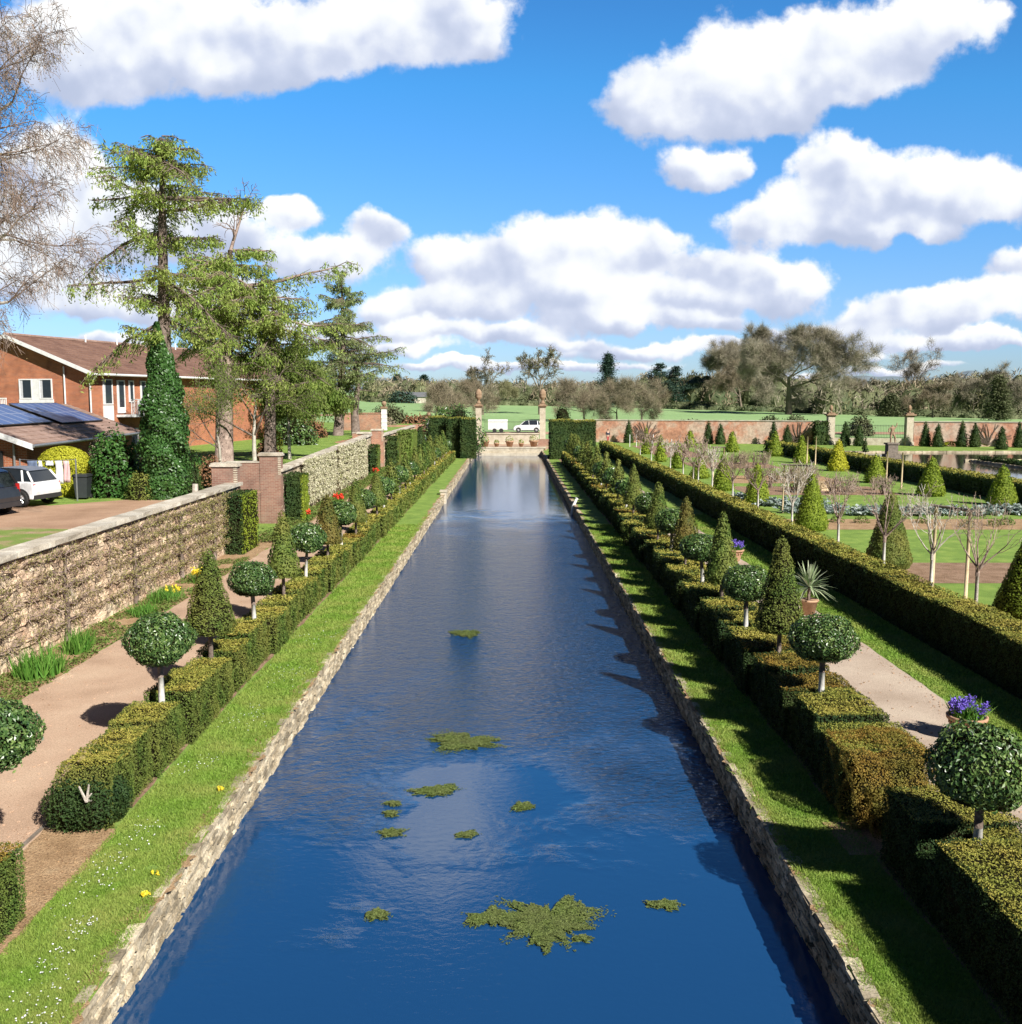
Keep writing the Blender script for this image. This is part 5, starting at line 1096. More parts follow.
for i in range(9): shrub('low_green_plant', 'low green leafy plant in the brown bed behind the nearest frame', 14.2 + i * 1.3 + rng.uniform(-.3, .3), 46 + rng.uniform(-1, 1), 0, .35, .35, .35, 160, .1, 'ground_leaf', core=False)['group'] = 'low green plants in the brown bed'
mb = MB(); P = sph(900) * (.75, .6, .55); P[:, 2] = abs(P[:, 2]); mb.cards(P, P, .16, .25, .5); mb.lathe([(.66, 0), (.5, .3), (.02, .48)], k=12); tag(mb.build('straw_heap', 'new_wood', loc=(20.1, 64, 0)), 'small heap of pale straw among the rose beds', 'straw heap')

# ------------------------------------------------------------------ house, garage and yard
def part(name, mat, parent, mb, **k): return mb.build(name, mat, parent, **k)
H = thing('brick_house', 'two-storey orange brick house with brown tiled gable roof and white windows', 'house', (-25.9, 62, 1.7), R(-14))
EV, AP, GW, LN = 5.8, 7.95, 11.2, 25.0
mb = MB(); mb.polys([(0, 0, 0), (-GW, 0, 0), (-GW, 0, EV), (-GW / 2, 0, AP), (0, 0, EV), (0, LN, 0), (-GW, LN, 0), (-GW, LN, EV), (-GW / 2, LN, AP), (0, LN, EV)], [(0, 1, 2, 3, 4), (9, 8, 7, 6, 5), (0, 4, 9, 5), (1, 6, 7, 2)]); part('wall', 'house_brick', H, mb)
mb = MB(); oh = .55; sl = (AP - EV) / (GW / 2)
for s in (1, -1):
    ex = oh if s > 0 else -GW - oh; ez = EV - oh * sl + .12; V = [(ex, -.5, ez), (-GW / 2, -.5, AP + .12), (-GW / 2, LN + .5, AP + .12), (ex, LN + .5, ez), (ex, -.5, ez - .14), (-GW / 2, -.5, AP - .02), (-GW / 2, LN + .5, AP - .02), (ex, LN + .5, ez - .14)]
    mb.add(V, [(0, 1, 2, 3), (7, 6, 5, 4), (0, 4, 5, 1), (2, 6, 7, 3), (0, 3, 7, 4)])
    for k in range(16):      # tile courses
        f0 = k / 16; f1 = (k + 1) / 16; a = np.array([ex, 0, ez]); b = np.array([-GW / 2, 0, AP + .12]); p = a + (b - a) * f0; q = a + (b - a) * f1
        mb.add([(p[0], -.5, p[2] + .035), (p[0], LN + .5, p[2] + .035), (q[0], LN + .5, q[2] + .008), (q[0], -.5, q[2] + .008), (p[0], -.5, p[2]), (p[0], LN + .5, p[2])], [(0, 1, 2, 3), (4, 5, 1, 0)])
rf = part('roof', 'roof_tile', H, mb)
mb = MB(); mb.path([(-GW / 2, -.5, AP + .18), (-GW / 2, LN + .5, AP + .18)], [.09, .09], 6); part('ridge_tiles', 'garage_tile', rf, mb)
for yy in (7, 10.5, 14, 18): part('vent_pipe', 'white_paint', rf, MB().path([(-GW / 2 + .2, yy, AP), (-GW / 2 + .2, yy, AP + .55)], [.06, .06], 6))
for s in (1, -1):
    mb = MB(); ex = oh if s > 0 else -GW - oh; ez = EV - oh * sl + .12; mb.add([(ex, -.56, ez - .2), (-GW / 2, -.56, AP - .08), (-GW / 2, -.56, AP + .16), (ex, -.56, ez + .04), (ex, -.5, ez - .2), (-GW / 2, -.5, AP - .08), (-GW / 2, -.5, AP + .16), (ex, -.5, ez + .04)], [(0, 1, 2, 3), (3, 2, 6, 7), (5, 4, 7, 6), (0, 4, 5, 1)]); part('bargeboard', 'white_paint', H, mb)
mb = MB(); mb.path([(oh + .06, -.5, EV - oh * sl + .02), (oh + .06, LN + .5, EV - oh * sl + .02)], [.075, .075], 8); part('gutter', 'white_paint', H, mb)
mb = MB(); mb.path([(oh, -.1, EV - .3), (.1, -.12, EV - .75), (.08, -.12, 0)], [.05, .05, .05], 8); part('downpipe', 'white_paint', H, mb)
mb = MB(); mb.path([(-1.75, -.08, EV + .3), (-1.75, -.08, 2.3)], [.05, .05], 8); part('downpipe', 'white_paint', H, mb)
def window(parent, M, w, h, panes=2, panel=0.0, name='window'):
    """M maps local (x right, y out, z up); white frame with glass, optional white panel below the glass"""
    fr = MB(); fw = .07
    fr.box(-w / 2, w / 2, .0, .07, h - fw, h, M=M); fr.box(-w / 2, w / 2, .0, .07, 0, fw + panel, M=M)
    xs_ = np.linspace(-w / 2, w / 2, panes + 1)
    for i, q in enumerate(xs_):
        a = q - (fw / 2 if 0 < i < panes else 0) - (fw if i == panes else 0); b = a + fw; fr.box(a, b, .002, .068, fw + panel, h - fw, M=M)
    f = fr.build(name, 'white_paint', parent)
    g_ = MB(); g_.box(-w / 2 + .02, w / 2 - .02, .012, .03, panel + .03, h - .03, M=M); g_.build('pane', 'window_glass', f)
    c = MB()
    for i in range(panes):
        a, b = xs_[i], xs_[i + 1]; c.box(a + .08, a + .08 + (b - a) * .18, .031, .036, panel + .08, h - .09, M=M)
    c.build('curtain', 'curtain', f); return f
def Mx(origin, right, out, up=(0, 0, 1)):
    M = np.eye(4); M[:3, 0] = right; M[:3, 1] = out; M[:3, 2] = up; M[:3, 3] = origin; return M
gm = lambda x, z: Mx((x, -.01, z), (1, 0, 0), (0, -1, 0))
sm = lambda y, z: Mx((.01, y, z), (0, 1, 0), (1, 0, 0))
# gable: white window band
for cx, ww in ((-4.6, 0.95), (-3.15, 0.95)):
    window(H, gm(cx, 4.1), ww, 1.25, 1)
mb = MB(); mb.box(-.27, .27, 0, .05, -.45, 1.25, M=gm(-3.87, 4.1)); mb.box(-1.25, 1.25, 0, .055, -.47, -.02, M=gm(-3.87, 4.1)); part('window_panel', 'white_paint', H, mb)
window(H, gm(-8.2, 4.0), 1.9, 1.35, 2); window(H, gm(-4, 0.9), 1.6, 1.2, 2)
mb = MB(); mb.box(-8.0, -5.35, -1.0, -.0, 3.1, 3.22)
for k in range(14): mb.box(-6.9 + k * .12, -6.86 + k * .12, -.98, -.94, 3.22, 4.1)
mb.box(-6.95, -5.3, -1.0, -.92, 4.1, 4.17); part('balcony', 'white_paint', H, mb)
# long side: repeated white door-window stacks and panelled balconies
for b0 in (0,):
    window(H, sm(b0 + 1.65, 3.75), .95, 1.6, 1, 0); part('door_panel', 'white_paint', H, MB().box(-.5, .5, 0, .06, 0, 1.7, M=sm(b0 + 1.65, 2.0)))
    window(H, sm(b0 + 3.0, 3.2), .8, 2.1, 1, .3, 'balcony_door'); window(H, sm(b0 + 4.1, 3.9), .55, 1.4, 1); window(H, sm(b0 + 5.4, 3.9), .6, 1.4, 1)
    mb = MB(); mb.box(.0, 1.1, b0 + 2.5, b0 + 5.9, 2.95, 3.1); mb.box(1.04, 1.1, b0 + 3.3, b0 + 5.9, 3.1, 4.05); 
    for k in range(5): mb.box(1.05, 1.09, b0 + 2.55 + k * .16, b0 + 2.59 + k * .16, 3.1, 4.0)
    mb.box(1.03, 1.11, b0 + 2.5, b0 + 5.9, 4.05, 4.1); part('balcony', 'white_paint', H, mb)
    window(H, sm(b0 + 4.2, .2), .9, 2.0, 1, .2, 'ground_door'); window(H, sm(b0 + 1.6, .9), .9, 1.0, 1)
# garage
G = thing('garage', 'low brick outbuilding with tiled roof carrying two solar arrays', 'outbuilding', (-20.6, 43.2, 1.6), R(5.5)); GL, GR, GE, GA = 17.0, 4.3, 2.25, 3.9
mb = MB(); W2 = GR * 2; mb.polys([(-.4, .3, 0), (-W2 + .4, .3, 0), (-W2 + .4, .3, GE), (-GR, .3, GA - .12), (-.4, .3, GE), (-.4, GL - .3, 0), (-W2 + .4, GL - .3, 0), (-W2 + .4, GL - .3, GE), (-GR, GL - .3, GA - .12), (-.4, GL - .3, GE)], [(0, 1, 2, 3, 4), (9, 8, 7, 6, 5), (0, 4, 9, 5), (1, 6, 7, 2)]); part('wall', 'house_brick', G, mb)
mb = MB(); gs = (GA - GE) / GR
for s in (1, -1):
    ex = 0.05 if s > 0 else -W2 - .05; ez = GE
    mb.add([(ex, -.35, ez), (-GR, -.35, GA), (-GR, GL + .35, GA), (ex, GL + .35, ez), (ex, -.35, ez - .1), (-GR, -.35, GA - .1), (-GR, GL + .35, GA - .1), (ex, GL + .35, ez - .1)], [(0, 1, 2, 3), (7, 6, 5, 4), (0, 4, 5, 1), (2, 6, 7, 3), (0, 3, 7, 4)])
    for k in range(11):
        a = np.array([ex, 0, ez]); b = np.array([-GR, 0, GA]); p = a + (b - a) * k / 11; q = a + (b - a) * (k + 1) / 11
        mb.add([(p[0], -.35, p[2] + .04), (p[0], GL + .35, p[2] + .04), (q[0], GL + .35, q[2] + .006), (q[0], -.35, q[2] + .006), (p[0], -.35, p[2]), (p[0], GL + .35, p[2])], [(0, 1, 2, 3), (4, 5, 1, 0)])
grf = part('roof', 'garage_tile', G, mb)
def roof_pt(f, y, up=.16):   # f: 0 at the eave, 1 at the ridge
    return np.array([-GR * f, y, GE + (GA - GE) * f + up])
for y0, y1, f0, f1 in ((0.2, 7.4, .40, .93), (8.2, 15.0, .36, .95)):
    a, b, c, d = roof_pt(f0, y0), roof_pt(f0, y1), roof_pt(f1, y1), roof_pt(f1, y0); mb = MB()
    mb.add([a, b, c, d], [(0, 1, 2, 3)]); p = mb.build('solar_panel', 'solar_cell', G); uv = p.data.uv_layers.new(name='UV'); [uv.data[i].__setattr__('uv', q) for i, q in enumerate([(0, 0), (1, 0), (1, 1), (0, 1)])]
    mb = MB(); dz = np.array([0, 0, .02])
    for s_, e_ in ((a, b), (b, c), (c, d), (d, a)): mb.path([s_ - dz, e_ - dz], [.035, .035], 4)
    mb.add([a - dz * 4, b - dz * 4, c - dz * 4, d - dz * 4], [(3, 2, 1, 0)]); mb.build('panel_frame', 'trim_black', p)
for s in (1, -1):
    mb = MB(); ex = .1 if s > 0 else -W2 - .1; mb.add([(ex, -.42, GE - .22), (-GR, -.42, GA - .2), (-GR, -.42, GA + .03), (ex, -.42, GE + .03), (ex, -.35, GE - .22), (-GR, -.35, GA - .2), (-GR, -.35, GA + .03), (ex, -.35, GE + .03)], [(0, 1, 2, 3), (3, 2, 6, 7), (5, 4, 7, 6), (0, 4, 5, 1)]); part('bargeboard', 'white_paint', G, mb)
part('gutter', 'metal_grey', G, MB().path([(.12, -.4, GE - .06), (.12, GL + .4, GE - .06)], [.07, .07], 8))
part('door', 'trim_black', G, MB().box(-3.4, -1.4, .22, .3, 0, 1.95)); part('drainpipe', 'metal_grey', G, MB().path([(-.9, .18, 0), (-.9, .18, GE)], [.05, .05], 7))
part('porch_panel', 'trim_black', G, MB().box(-.41, -.34, 9.0, 12.5, .3, 2.0))

def car(label, x, y, rz, body, kind):
    t = thing('parked_car', label, 'car', (x, y, yard_z(y) + .02), rz, None); W = .86
    # local: +x is the rear, length along x; side profile lofted across y with tumblehome
    if kind == 'hatch': prof = [(-1.9, .30), (-1.88, .62), (-1.6, .82), (-.95, .98), (1.55, 1.0), (1.78, .96), (1.86, .62), (1.80, .30)]; roof = [(-.95, .97), (-.35, 1.42), (.2, 1.5), (1.15, 1.47), (1.45, 1.38), (1.74, .97)]; wh = (-1.25, 1.22)
    else: prof = [(-2.1, .32), (-2.08, .7), (-1.8, .95), (-1.1, 1.05), (1.8, 1.08), (1.98, 1.0), (2.04, .65), (1.98, .32)]; roof = [(-1.1, 1.04), (-.4, 1.58), (.2, 1.68), (1.4, 1.66), (1.72, 1.55), (1.95, 1.02)]; wh = (-1.35, 1.32)
    def loft(poly, halfs, mi=0):
        m_ = MB(); V = []; n = len(poly); sec = [(-1, .90), (-.93, 1.0), (.93, 1.0), (1, .90)]
        cz = sum(p[1] for p in poly) / n; cx_ = sum(p[0] for p in poly) / n
        for s_, k_ in sec:
            for px, pz in poly:
                hw = halfs(pz); V.append((cx_ + (px - cx_) * (.97 if k_ < 1 else 1), s_ * hw, cz + (pz - cz) * (.97 if k_ < 1 else 1)))
        F = [(a * n + i, a * n + (i + 1) % n, (a + 1) * n + (i + 1) % n, (a + 1) * n + i) for a in range(3) for i in range(n)] + [tuple(range(n))[::-1], tuple(range(3 * n, 4 * n))]
        m_.polys(V, F); return m_
    bd = loft(prof, lambda z: W).build('body', body, t); bd.modifiers.new('b', 'BEVEL').width = .04; bd.modifiers['b'].segments = 2
    gl = loft(roof, lambda z: W - .05 - max(0, z - .97) * .32).build('glasshouse', 'car_glass', t); gl.modifiers.new('b', 'BEVEL').width = .03
    zr = max(p[1] for p in roof); top = [(px, pz) for px, pz in roof if pz > zr - .16]
    mb = MB(); hw = W - .05 - (zr - .97) * .32
    V = [(px, s_ * (hw + .01), pz + .025) for px, pz in top for s_ in (-1, 1)]; mb.add(V, [(i * 2, i * 2 + 1, i * 2 + 3, i * 2 + 2) for i in range(len(top) - 1)]); 
    V = [(px, s_ * (hw + .03), pz - .03) for px, pz in top for s_ in (-1, 1)]; mb.add(V, [(i * 2, i * 2 + 2, i * 2 + 3, i * 2 + 1) for i in range(len(top) - 1)]); mb.build('roof_panel', 'metal_grey' if body == 'car_white' else body, t)
    # pillars
    mb = MB()
    for s_ in (-1, 1):
        for (ax, az), (bx, bz) in ((roof[0], roof[1]), (roof[-1], roof[-2]), ((.25, .99), (.2, zr - .03)), ((roof[-1][0] - .42, .99), (roof[-2][0] - .25, zr - .08))):
            ha, hb = W - .045, W - .045 - max(0, bz - .97) * .32; mb.path([(ax, s_ * ha, az), (bx, s_ * hb, bz)], [.045, .04], 5)
    mb.build('pillars', body, t)
    for wx in wh:
        for s_ in (-1, 1):
            ar = MB(); k = 14; V = []; 
            for i in range(k + 1):
                a = math.pi * i / k; V += [(wx + .41 * math.cos(a), s_ * (W + .012), .33 + .41 * math.sin(a)), (wx + .33 * math.cos(a), s_ * (W + .012), .33 + .33 * math.sin(a))]
            ar.add(V, [(i * 2, i * 2 + 1, i * 2 + 3, i * 2 + 2) for i in range(k)]); ar.build('wheel_arch', 'trim_black', t)
            w_ = MB(); 
            pr = [(.2, -.1), (.3, -.1), (.325, -.06), (.325, .06), (.3, .1), (.2, .1)]; V = []
            for rr, yy in pr:
                for j in range(20): a = 2 * math.pi * j / 20; V.append((wx + rr * math.cos(a), s_ * (W - .06) + yy, .325 + rr * math.sin(a)))
            w_.add(V, [(i * 20 + j, i * 20 + (j + 1) % 20, (i + 1) * 20 + (j + 1) % 20, (i + 1) * 20 + j) for i in range(5) for j in range(20)]); wo = w_.build('wheel', 'tyre', t)
            r_ = MB(); cy_ = s_ * (W + .02)
            for j in range(7):
                a = 2 * math.pi * j / 7; r_.path([(wx, cy_, .325), (wx + .19 * math.cos(a), cy_, .325 + .19 * math.sin(a))], [.035, .03], 4)
            V = [(wx + rr * math.cos(2 * math.pi * j / 20), cy_ - s_ * .015, .325 + rr * math.sin(2 * math.pi * j / 20)) for rr in (.215, .18) for j in range(20)]; r_.add(V, [(j, (j + 1) % 20, 20 + (j + 1) % 20, 20 + j) for j in range(20)]); r_.build('rim', 'rim', wo)
    xr = prof[-3][0]
    for s_ in (-1, 1): MB().box(xr - .06, xr + .015, s_ * .75 - .07, s_ * .75 + .07, .68, .92 if kind == 'hatch' else 1.12).build('tail_light', 'tail_red', t)
    MB().box(xr + .005, xr + .03, -.26, .26, .56, .67).build('number_plate', 'plate_yellow', t)
    mb = MB(); mb.box(xr - .25, xr + .06, -W + .02, W - .02, .30, .48); mb.box(prof[0][0] - .03, prof[0][0] + .2, -W + .02, W - .02, .30, .45); mb.box(-.9, .9, -W - .012, W + .012, .28, .38); mb.build('bumper', 'trim_black' if body == 'car_white' else body, t)
    return t
car('white hatchback with grey roof parked in front of the garage', -20.05, 39.6, R(-10), 'car_white', 'hatch')
car('dark grey people carrier cut by the left edge, nearest parked car', -20.1, 36.0, R(-8), 'car_dark', 'mpv')
zb = yard_z(42)
t = thing('wheelie_bin', 'black wheelie bin standing on the grass by the laurel', 'bin', (-18.05, 42.0, float(zb)), .1); mb = MB(); mb.polys([(-.22, -.26, .08), (.22, -.26, .08), (.22, .26, .08), (-.22, .26, .08), (-.29, -.34, .96), (.29, -.34, .96), (.29, .36, .96), (-.29, .36, .96)], [(3, 2, 1, 0), (4, 5, 6, 7), (0, 1, 5, 4), (1, 2, 6, 5), (2, 3, 7, 6), (3, 0, 4, 7)]); mb.build('body', 'bin_black', t)
mb = MB(); mb.box(-.32, .32, -.38, .36, .965, 1.03); mb.box(-.28, .28, -.33, .3, 1.03, 1.07); mb.build('lid', 'bin_black', t)
for s_ in (-1, 1): MB().path([(s_ * .2, .3, .1), (s_ * .26, .3, .1)], [.1, .1], 10).build('wheel', 'tyre', t)
# washing line
t = thing('clothes_line', 'washing line strung between two posts in front of the golden hedge', 'clothes line', (-19.95, 41.2, float(zb)))
for x in (-.3, 2.0): MB().path([(x, 0, 0), (x, 0, 1.75)], [.03, .03], 6).build('post', 'metal_grey', t)
MB().path([(-.3, 0, 1.72), (.9, 0, 1.66), (2.0, 0, 1.72)], [.012, .012, .012], 4).build('line', 'metal_grey', t)
def cloth(label, x, w, h, mat, name='garment'):
    mb = MB(); n, k = 6, 6; V = [(x + w * i / n, .03 * math.sin(i * 1.9 + j * .7), 1.67 - h * j / k) for j in range(k + 1) for i in range(n + 1)]; F = [(j * (n + 1) + i, j * (n + 1) + i + 1, (j + 1) * (n + 1) + i + 1, (j + 1) * (n + 1) + i) for j in range(k) for i in range(n)]
    mb.add(V, F); o = mb.build(name, mat, loc=(-19.95, 41.2, float(zb)), smooth=True); so = o.modifiers.new('s', 'SOLIDIFY'); so.thickness = .012; tag(o, label, 'laundry', 'washing hanging on the line')
cloth('blue-grey cloth pegged at the left end of the washing line', .0, .42, .62, 'cloth_blue'); cloth('narrow white cloth pegged next to the blue-grey one', .45, .16, .5, 'cloth_white'); cloth('small white cloth in the middle of the washing line', .75, .32, .2, 'cloth_white')
cloth('long white towel pegged near the right end of the washing line', 1.15, .3, .95, 'cloth_white'); cloth('pale pink towel pegged at the right end of the washing line', 1.48, .26, .9, 'cloth_pink')
# yard greenery
mb = MB(); hedge_box(mb, -1.05, 1.05, -.6, .6, 0, 1.5, size=.1, mats=(0, 0), faces='lrfk', amp=.06); n = 2600; D = sph(n); D[:, 2] = abs(D[:, 2]); mb.cards(D * (1.12, .68, .75) + (0, 0, 1.4), D, .1, .5, .5); mb.lathe([(1.02, 1.4), (.85, 1.8), (.5, 2.02), (.02, 2.1)], k=16, sy=.6)
tag(mb.build('golden_hedge', 'yew_bright', loc=(-19.3, 43.2, 1.62)), 'bright yellow-green domed hedge behind the washing line', 'hedge')
shrub('laurel_bush', 'big glossy laurel bush between the bin and the ivy-clad larch', -17.1, 43.2, 1.6, 1.15, 1.1, 2.75, 3600, .17, 'laurel')
shrub('laurel_bush', 'smaller laurel mound at the right foot of the big laurel', -15.9, 42.6, 1.6, .8, .8, 1.3, 1400, .14, 'laurel')
shrub('brown_shrub', 'rounded green and brown shrub left of the ivy-clad trunk', -15.3, 41.6, 1.6, .75, .7, 1.25, 1500, .11, 'yew')
shrub('brown_shrub', 'twiggy bare shrub behind the laurel under the garage roof', -18.3, 45.5, 1.7, 1.1, .9, 2.7, 1500, .12, 'twig_brown', core=False)
shrub('dark_shrub', 'dark green clipped bush right of the ivy-clad larch', -14.0, 43.4, 1.65, .55, .6, 1.5, 1500, .11, 'yew_dark')
shrub('dark_shrub', 'dark hedge bush behind the ivy-clad larch at the house wall', -18.4, 52, 1.9, 2.6, 1.2, 1.6, 1600, .18, 'ivy')
shrub('beech_shrub', 'brown-leaved beech hedge right of the dark clipped bush', -13.9, 46.5, 1.8, .75, .7, 1.35, 900, .12, 'beech_brown')
shrub('beech_shrub', 'russet-leaved beech bush behind the pale trunks', -13.55, 56, 2.1, .8, .7, 1.45, 900, .14, 'beech_brown')
shrub('beech_shrub', 'russet beech hedge in front of the distant twin-trunk conifer', -16.9, 84, 2.5, 1.5, .8, 1.9, 1000, .22, 'beech_brown')
shrub('dark_shrub', 'dark spreading evergreen behind the young willow', -16.2, 74, 2.4, 1.9, 1.2, 2.2, 1800, .22, 'holly')
shrub('yellow_shrub', 'small yellow-flowering shrub behind the russet beech bush', -15.4, 64, 2.3, .8, .7, 1.9, 900, .16, 'yew_bright', core=False)
mb = MB(); mb.path([(-13.3, 41.9, 1.5), (-13.28, 41.9, 2.25)], [.14, .12], 7); tag(mb.build('cut_stump', 'bark_pale'), 'short pale sawn stump at the corner of the yard grass', 'stump')

# ------------------------------------------------------------------ big trees on the left
def conifer(label, x, y, z0, trunk, rad, branches, leafmat, barkm, cs, n_per, droop=.35, name='larch_tree', cards_len=2.2, seed=0, bare=0.0, loc_lab='tree', extra=None):
    """trunk: list of (dx,dy,z); branches: list of (z, azimuth deg, length, rise)"""
    r = np.random.default_rng(seed); t = thing(name, label, loc_lab, (x, y, z0)); MB().path(trunk, rad, 9).build('trunk', barkm, t, True)
    tr = np.array(trunk, float); mb = MB(); P = []; T = []; Sg0 = []; Sg1 = []; R0 = []; R1 = []
    for (z, az, L, rise) in branches:
        o = np.array([np.interp(z, tr[:, 2], tr[:, i]) for i in range(3)]); a = R(az); d = np.array([math.cos(a), math.sin(a), rise]); d = unit(d); n = 9; p = o.copy(); pts = [p]
        for i in range(n):
            d = unit(d + r.normal(0, .09, 3) + np.array([0, 0, -.035 + .06 * (i / n) ** 2])); p = p + d * L / n; pts.append(p)
        rr = np.linspace(max(.03, .022 * L), .018, n + 1); mb.path(pts, rr, 5)
        for i in range(1, n + 1):
            f = i / n; nb = 4 if L > 1.5 else 2
            for _ in range(nb):
                sd = unit(np.cross(d, (0, 0, 1)) * r.choice([-1, 1]) + d * r.uniform(.2, 1.1) + np.array([0, 0, r.uniform(-.5, .25)])); l = L * .3 * (1 - .55 * f) * r.uniform(.5, 1.2) + .2
                A = np.array(pts[i]) + r.normal(0, .05, 3) * L * .3; B = A + sd * l - np.array([0, 0, l * .2]); Sg0.append(A); Sg1.append(B); R0.append(.018); R1.append(.009)
                if r.uniform() < bare: continue
                for q in range(int(n_per * (.4 + l))):
                    s_ = r.uniform(.1, 1.05); c = A + (B - A) * s_ + r.normal(0, .06, 3); hang = r.uniform(0, .5) * droop * 1.6; P.append(c - np.array([0, 0, hang])); T.append((sd[0] * .35, sd[1] * .35, -1 * droop * 2 if r.uniform() < .7 else .2))
    mb.tubes(Sg0, Sg1, R0, R1, 3)
    if extra: extra(mb, r)
    mb.build('limbs', barkm, t, True)
    m2 = MB(); P = np.array(P); T = np.array(T); m2.cards(P, r.normal(0, 1, (len(P), 3)), cs, .3, .3, tang=T); m2.build('foliage', leafmat, t); return t
r = np.random.default_rng(5)
# larch with an ivy-clad trunk: px trunk u~168, crown v 125..330
x0, y0, z0 = -14.4, 42.0, 1.6
br = []
for z, prof in ((14.5, .9), (14.2, 1.7), (13.7, 2.4), (13.3, 3.1), (12.6, 3.3), (11.9, 3.2), (11.0, 2.6), (10.2, 2.9), (9.2, 3.2), (8.3, 2.8), (7.4, 2.2)):
    for k in range(5 if z > 13 else 3): br.append((z + r.uniform(-.5, .5), k * (72 if z > 13 else 120) + r.uniform(-38, 38), prof * r.uniform(.5, 1.1), r.uniform(-.05, .35)))
br += [(11.8, 0, 3.9, .05), (12.3, 12, 3.7, .1), (10.9, 178, 4.2, -.02), (9.2, 180, 4.0, -.1), (7.4, 184, 3.7, -.25), (12.4, 172, 2.8, .2), (9.0, -5, 3.4, -.35), (8.5, 5, 3.3, -.3), (13.9, 165, 1.9, .4), (13.6, 175, 2.6, .15)]
conifer('tall larch with drooping green sprays and an ivy-clad lower trunk', x0, y0, z0, [(.02, 0, -.2), (.0, 0, 4), (.05, 0, 8), (.12, 0, 11.3), (.2, 0, 13.6), (.25, 0, 14.8)], [.36, .30, .24, .17, .08, .02], br, 'larch', 'bark', .18, 12, .42, seed=11)
ivy = MB(); n = 15000; z = rng.uniform(0, 1, n) ** 1.1 * 7.35; a = rng.uniform(0, 6.28, n)
def ivy_r(z, a=0): return np.interp(z, [0, .6, 1.5, 2.6, 4.0, 5.0, 6.1, 7.35], [.78, .86, .92, .95, .80, .62, .44, .2]) * (1 + .12 * np.sin(z * 3.1 + 2 * np.sin(a)) * np.cos(a * 2 + 1) + .10 * np.sin(a * 3 + 2 * np.sin(z * 1.9)) + .10 * np.sin(z * 5.3 + 3 * np.cos(2 * a)))
rr = ivy_r(z, a) * rng.uniform(.88, 1.03, n); N = np.stack([np.cos(a), np.sin(a), .15 + 0 * a], 1); ivy.cards(np.stack([rr * np.cos(a), rr * np.sin(a), z], 1), N, .13, .75, .6)
zz = np.linspace(0, 7.3, 26); V = []; k = 20
for q in zz:
    for j in range(k): a_ = 2 * math.pi * j / k; w = float(ivy_r(q, a_)) * .86; V.append((w * math.cos(a_), w * math.sin(a_), q))
ivy.add(V, [(i * k + j, i * k + (j + 1) % k, (i + 1) * k + (j + 1) % k, (i + 1) * k + j) for i in range(25) for j in range(k)])
tag(ivy.build('ivy_column', 'ivy', loc=(x0 - .12, y0 - .02, z0)), 'thick column of dark ivy wrapped round the lower trunk of the larch', 'ivy')
# second big larch: leaning trunks at u~225 and a dead top
br = []
for z, prof in ((11.3, 2.4), (10.6, 3.4), (9.9, 4.0), (9.1, 4.3), (8.4, 4.3), (7.6, 4.0), (6.9, 3.4)):
    for k in range(5): br.append((z + r.uniform(-.6, .6), k * 72 + r.uniform(-25, 25), prof * r.uniform(.6, 1.1), r.uniform(-.1, .45)))
br += [(9.5, 2, 6.6, .12), (8.8, -6, 6.2, -.08), (8.0, 8, 5.6, -.12), (9.0, 180, 3.8, .1)]
def dead_top(mb, r):
    segs = []; tips = []
    grow(r, (.5, 0, 11.5), (.25, 0, 1), 3.0, .1, 1, dict(n=[1, 5, 4, 3], start=[0, 0, 1, 9], kids=[0, 2, 2], ang=[(0, 0), (30, 70), (30, 70)], ratio=[1, .45, .5], wig=[0, .12, .2, .2], up=[0, .02, 0, 0], rmin=.014), segs, tips); tree_mesh(mb, segs, .05)
conifer('large old larch with pinkish trunk and a dead grey top, beside the house', -15.6, 55.0, 2.15, [(-.2, 0, -.2), (-.1, 0, 3), (.05, 0, 6), (.3, 0, 9), (.5, 0, 11.6)], [.52, .46, .38, .25, .12], br, 'larch', 'bark_pink', .22, 15, .5, seed=12, extra=dead_top)
br = []
for z, prof in ((9.4, 2.0), (8.4, 2.7), (7.4, 3.0), (6.3, 3.2), (5.3, 2.9), (4.4, 2.5)):
    for k in range(4): br.append((z + r.uniform(-.6, .6), k * 90 + r.uniform(-25, 25), prof * r.uniform(.6, 1.1), r.uniform(-.2, .4)))
conifer('larch with a dark fissured trunk right of the large old larch', -13.4, 55.5, 2.15, [(0, 0, -.2), (.1, 0, 3), (.3, 0, 6), (.5, 0, 10)], [.36, .3, .2, .05], br, 'larch', 'bark', .22, 10, .5, seed=13, bare=.3)
br = []
for z, prof in ((13.4, .9), (12.3, 1.5), (11.2, 2.0), (10, 2.5), (8.9, 3.0), (7.8, 3.4), (6.6, 3.8), (5.5, 4.1), (4.5, 4.0), (3.6, 3.4)):
    for k in range(8): br.append((z + r.uniform(-.9, .7), k * 45 + r.uniform(-20, 20), prof * r.uniform(.5, 1.25), r.uniform(-.1, .6)))
br += [(6.4, -25, 6.0, .12), (6.9, -20, 5.2, .3)]
conifer('feathery grey-green spruce with twin trunks by the orange brick wall', -14.6, 88, 2.6, [(-.6, 0, -.2), (-.3, 0, 3), (0, 0, 8), (0, 0, 14.2)], [.48, .38, .22, .04], br, 'spruce', 'bark', .25, 9, .35, name='spruce_tree', seed=14, extra=lambda mb, r: mb.path([(1.0, 0, -.2), (.9, 0, 2), (1.3, 0, 4.5), (1.2, 0, 6)], [.42, .34, .2, .1], 8))
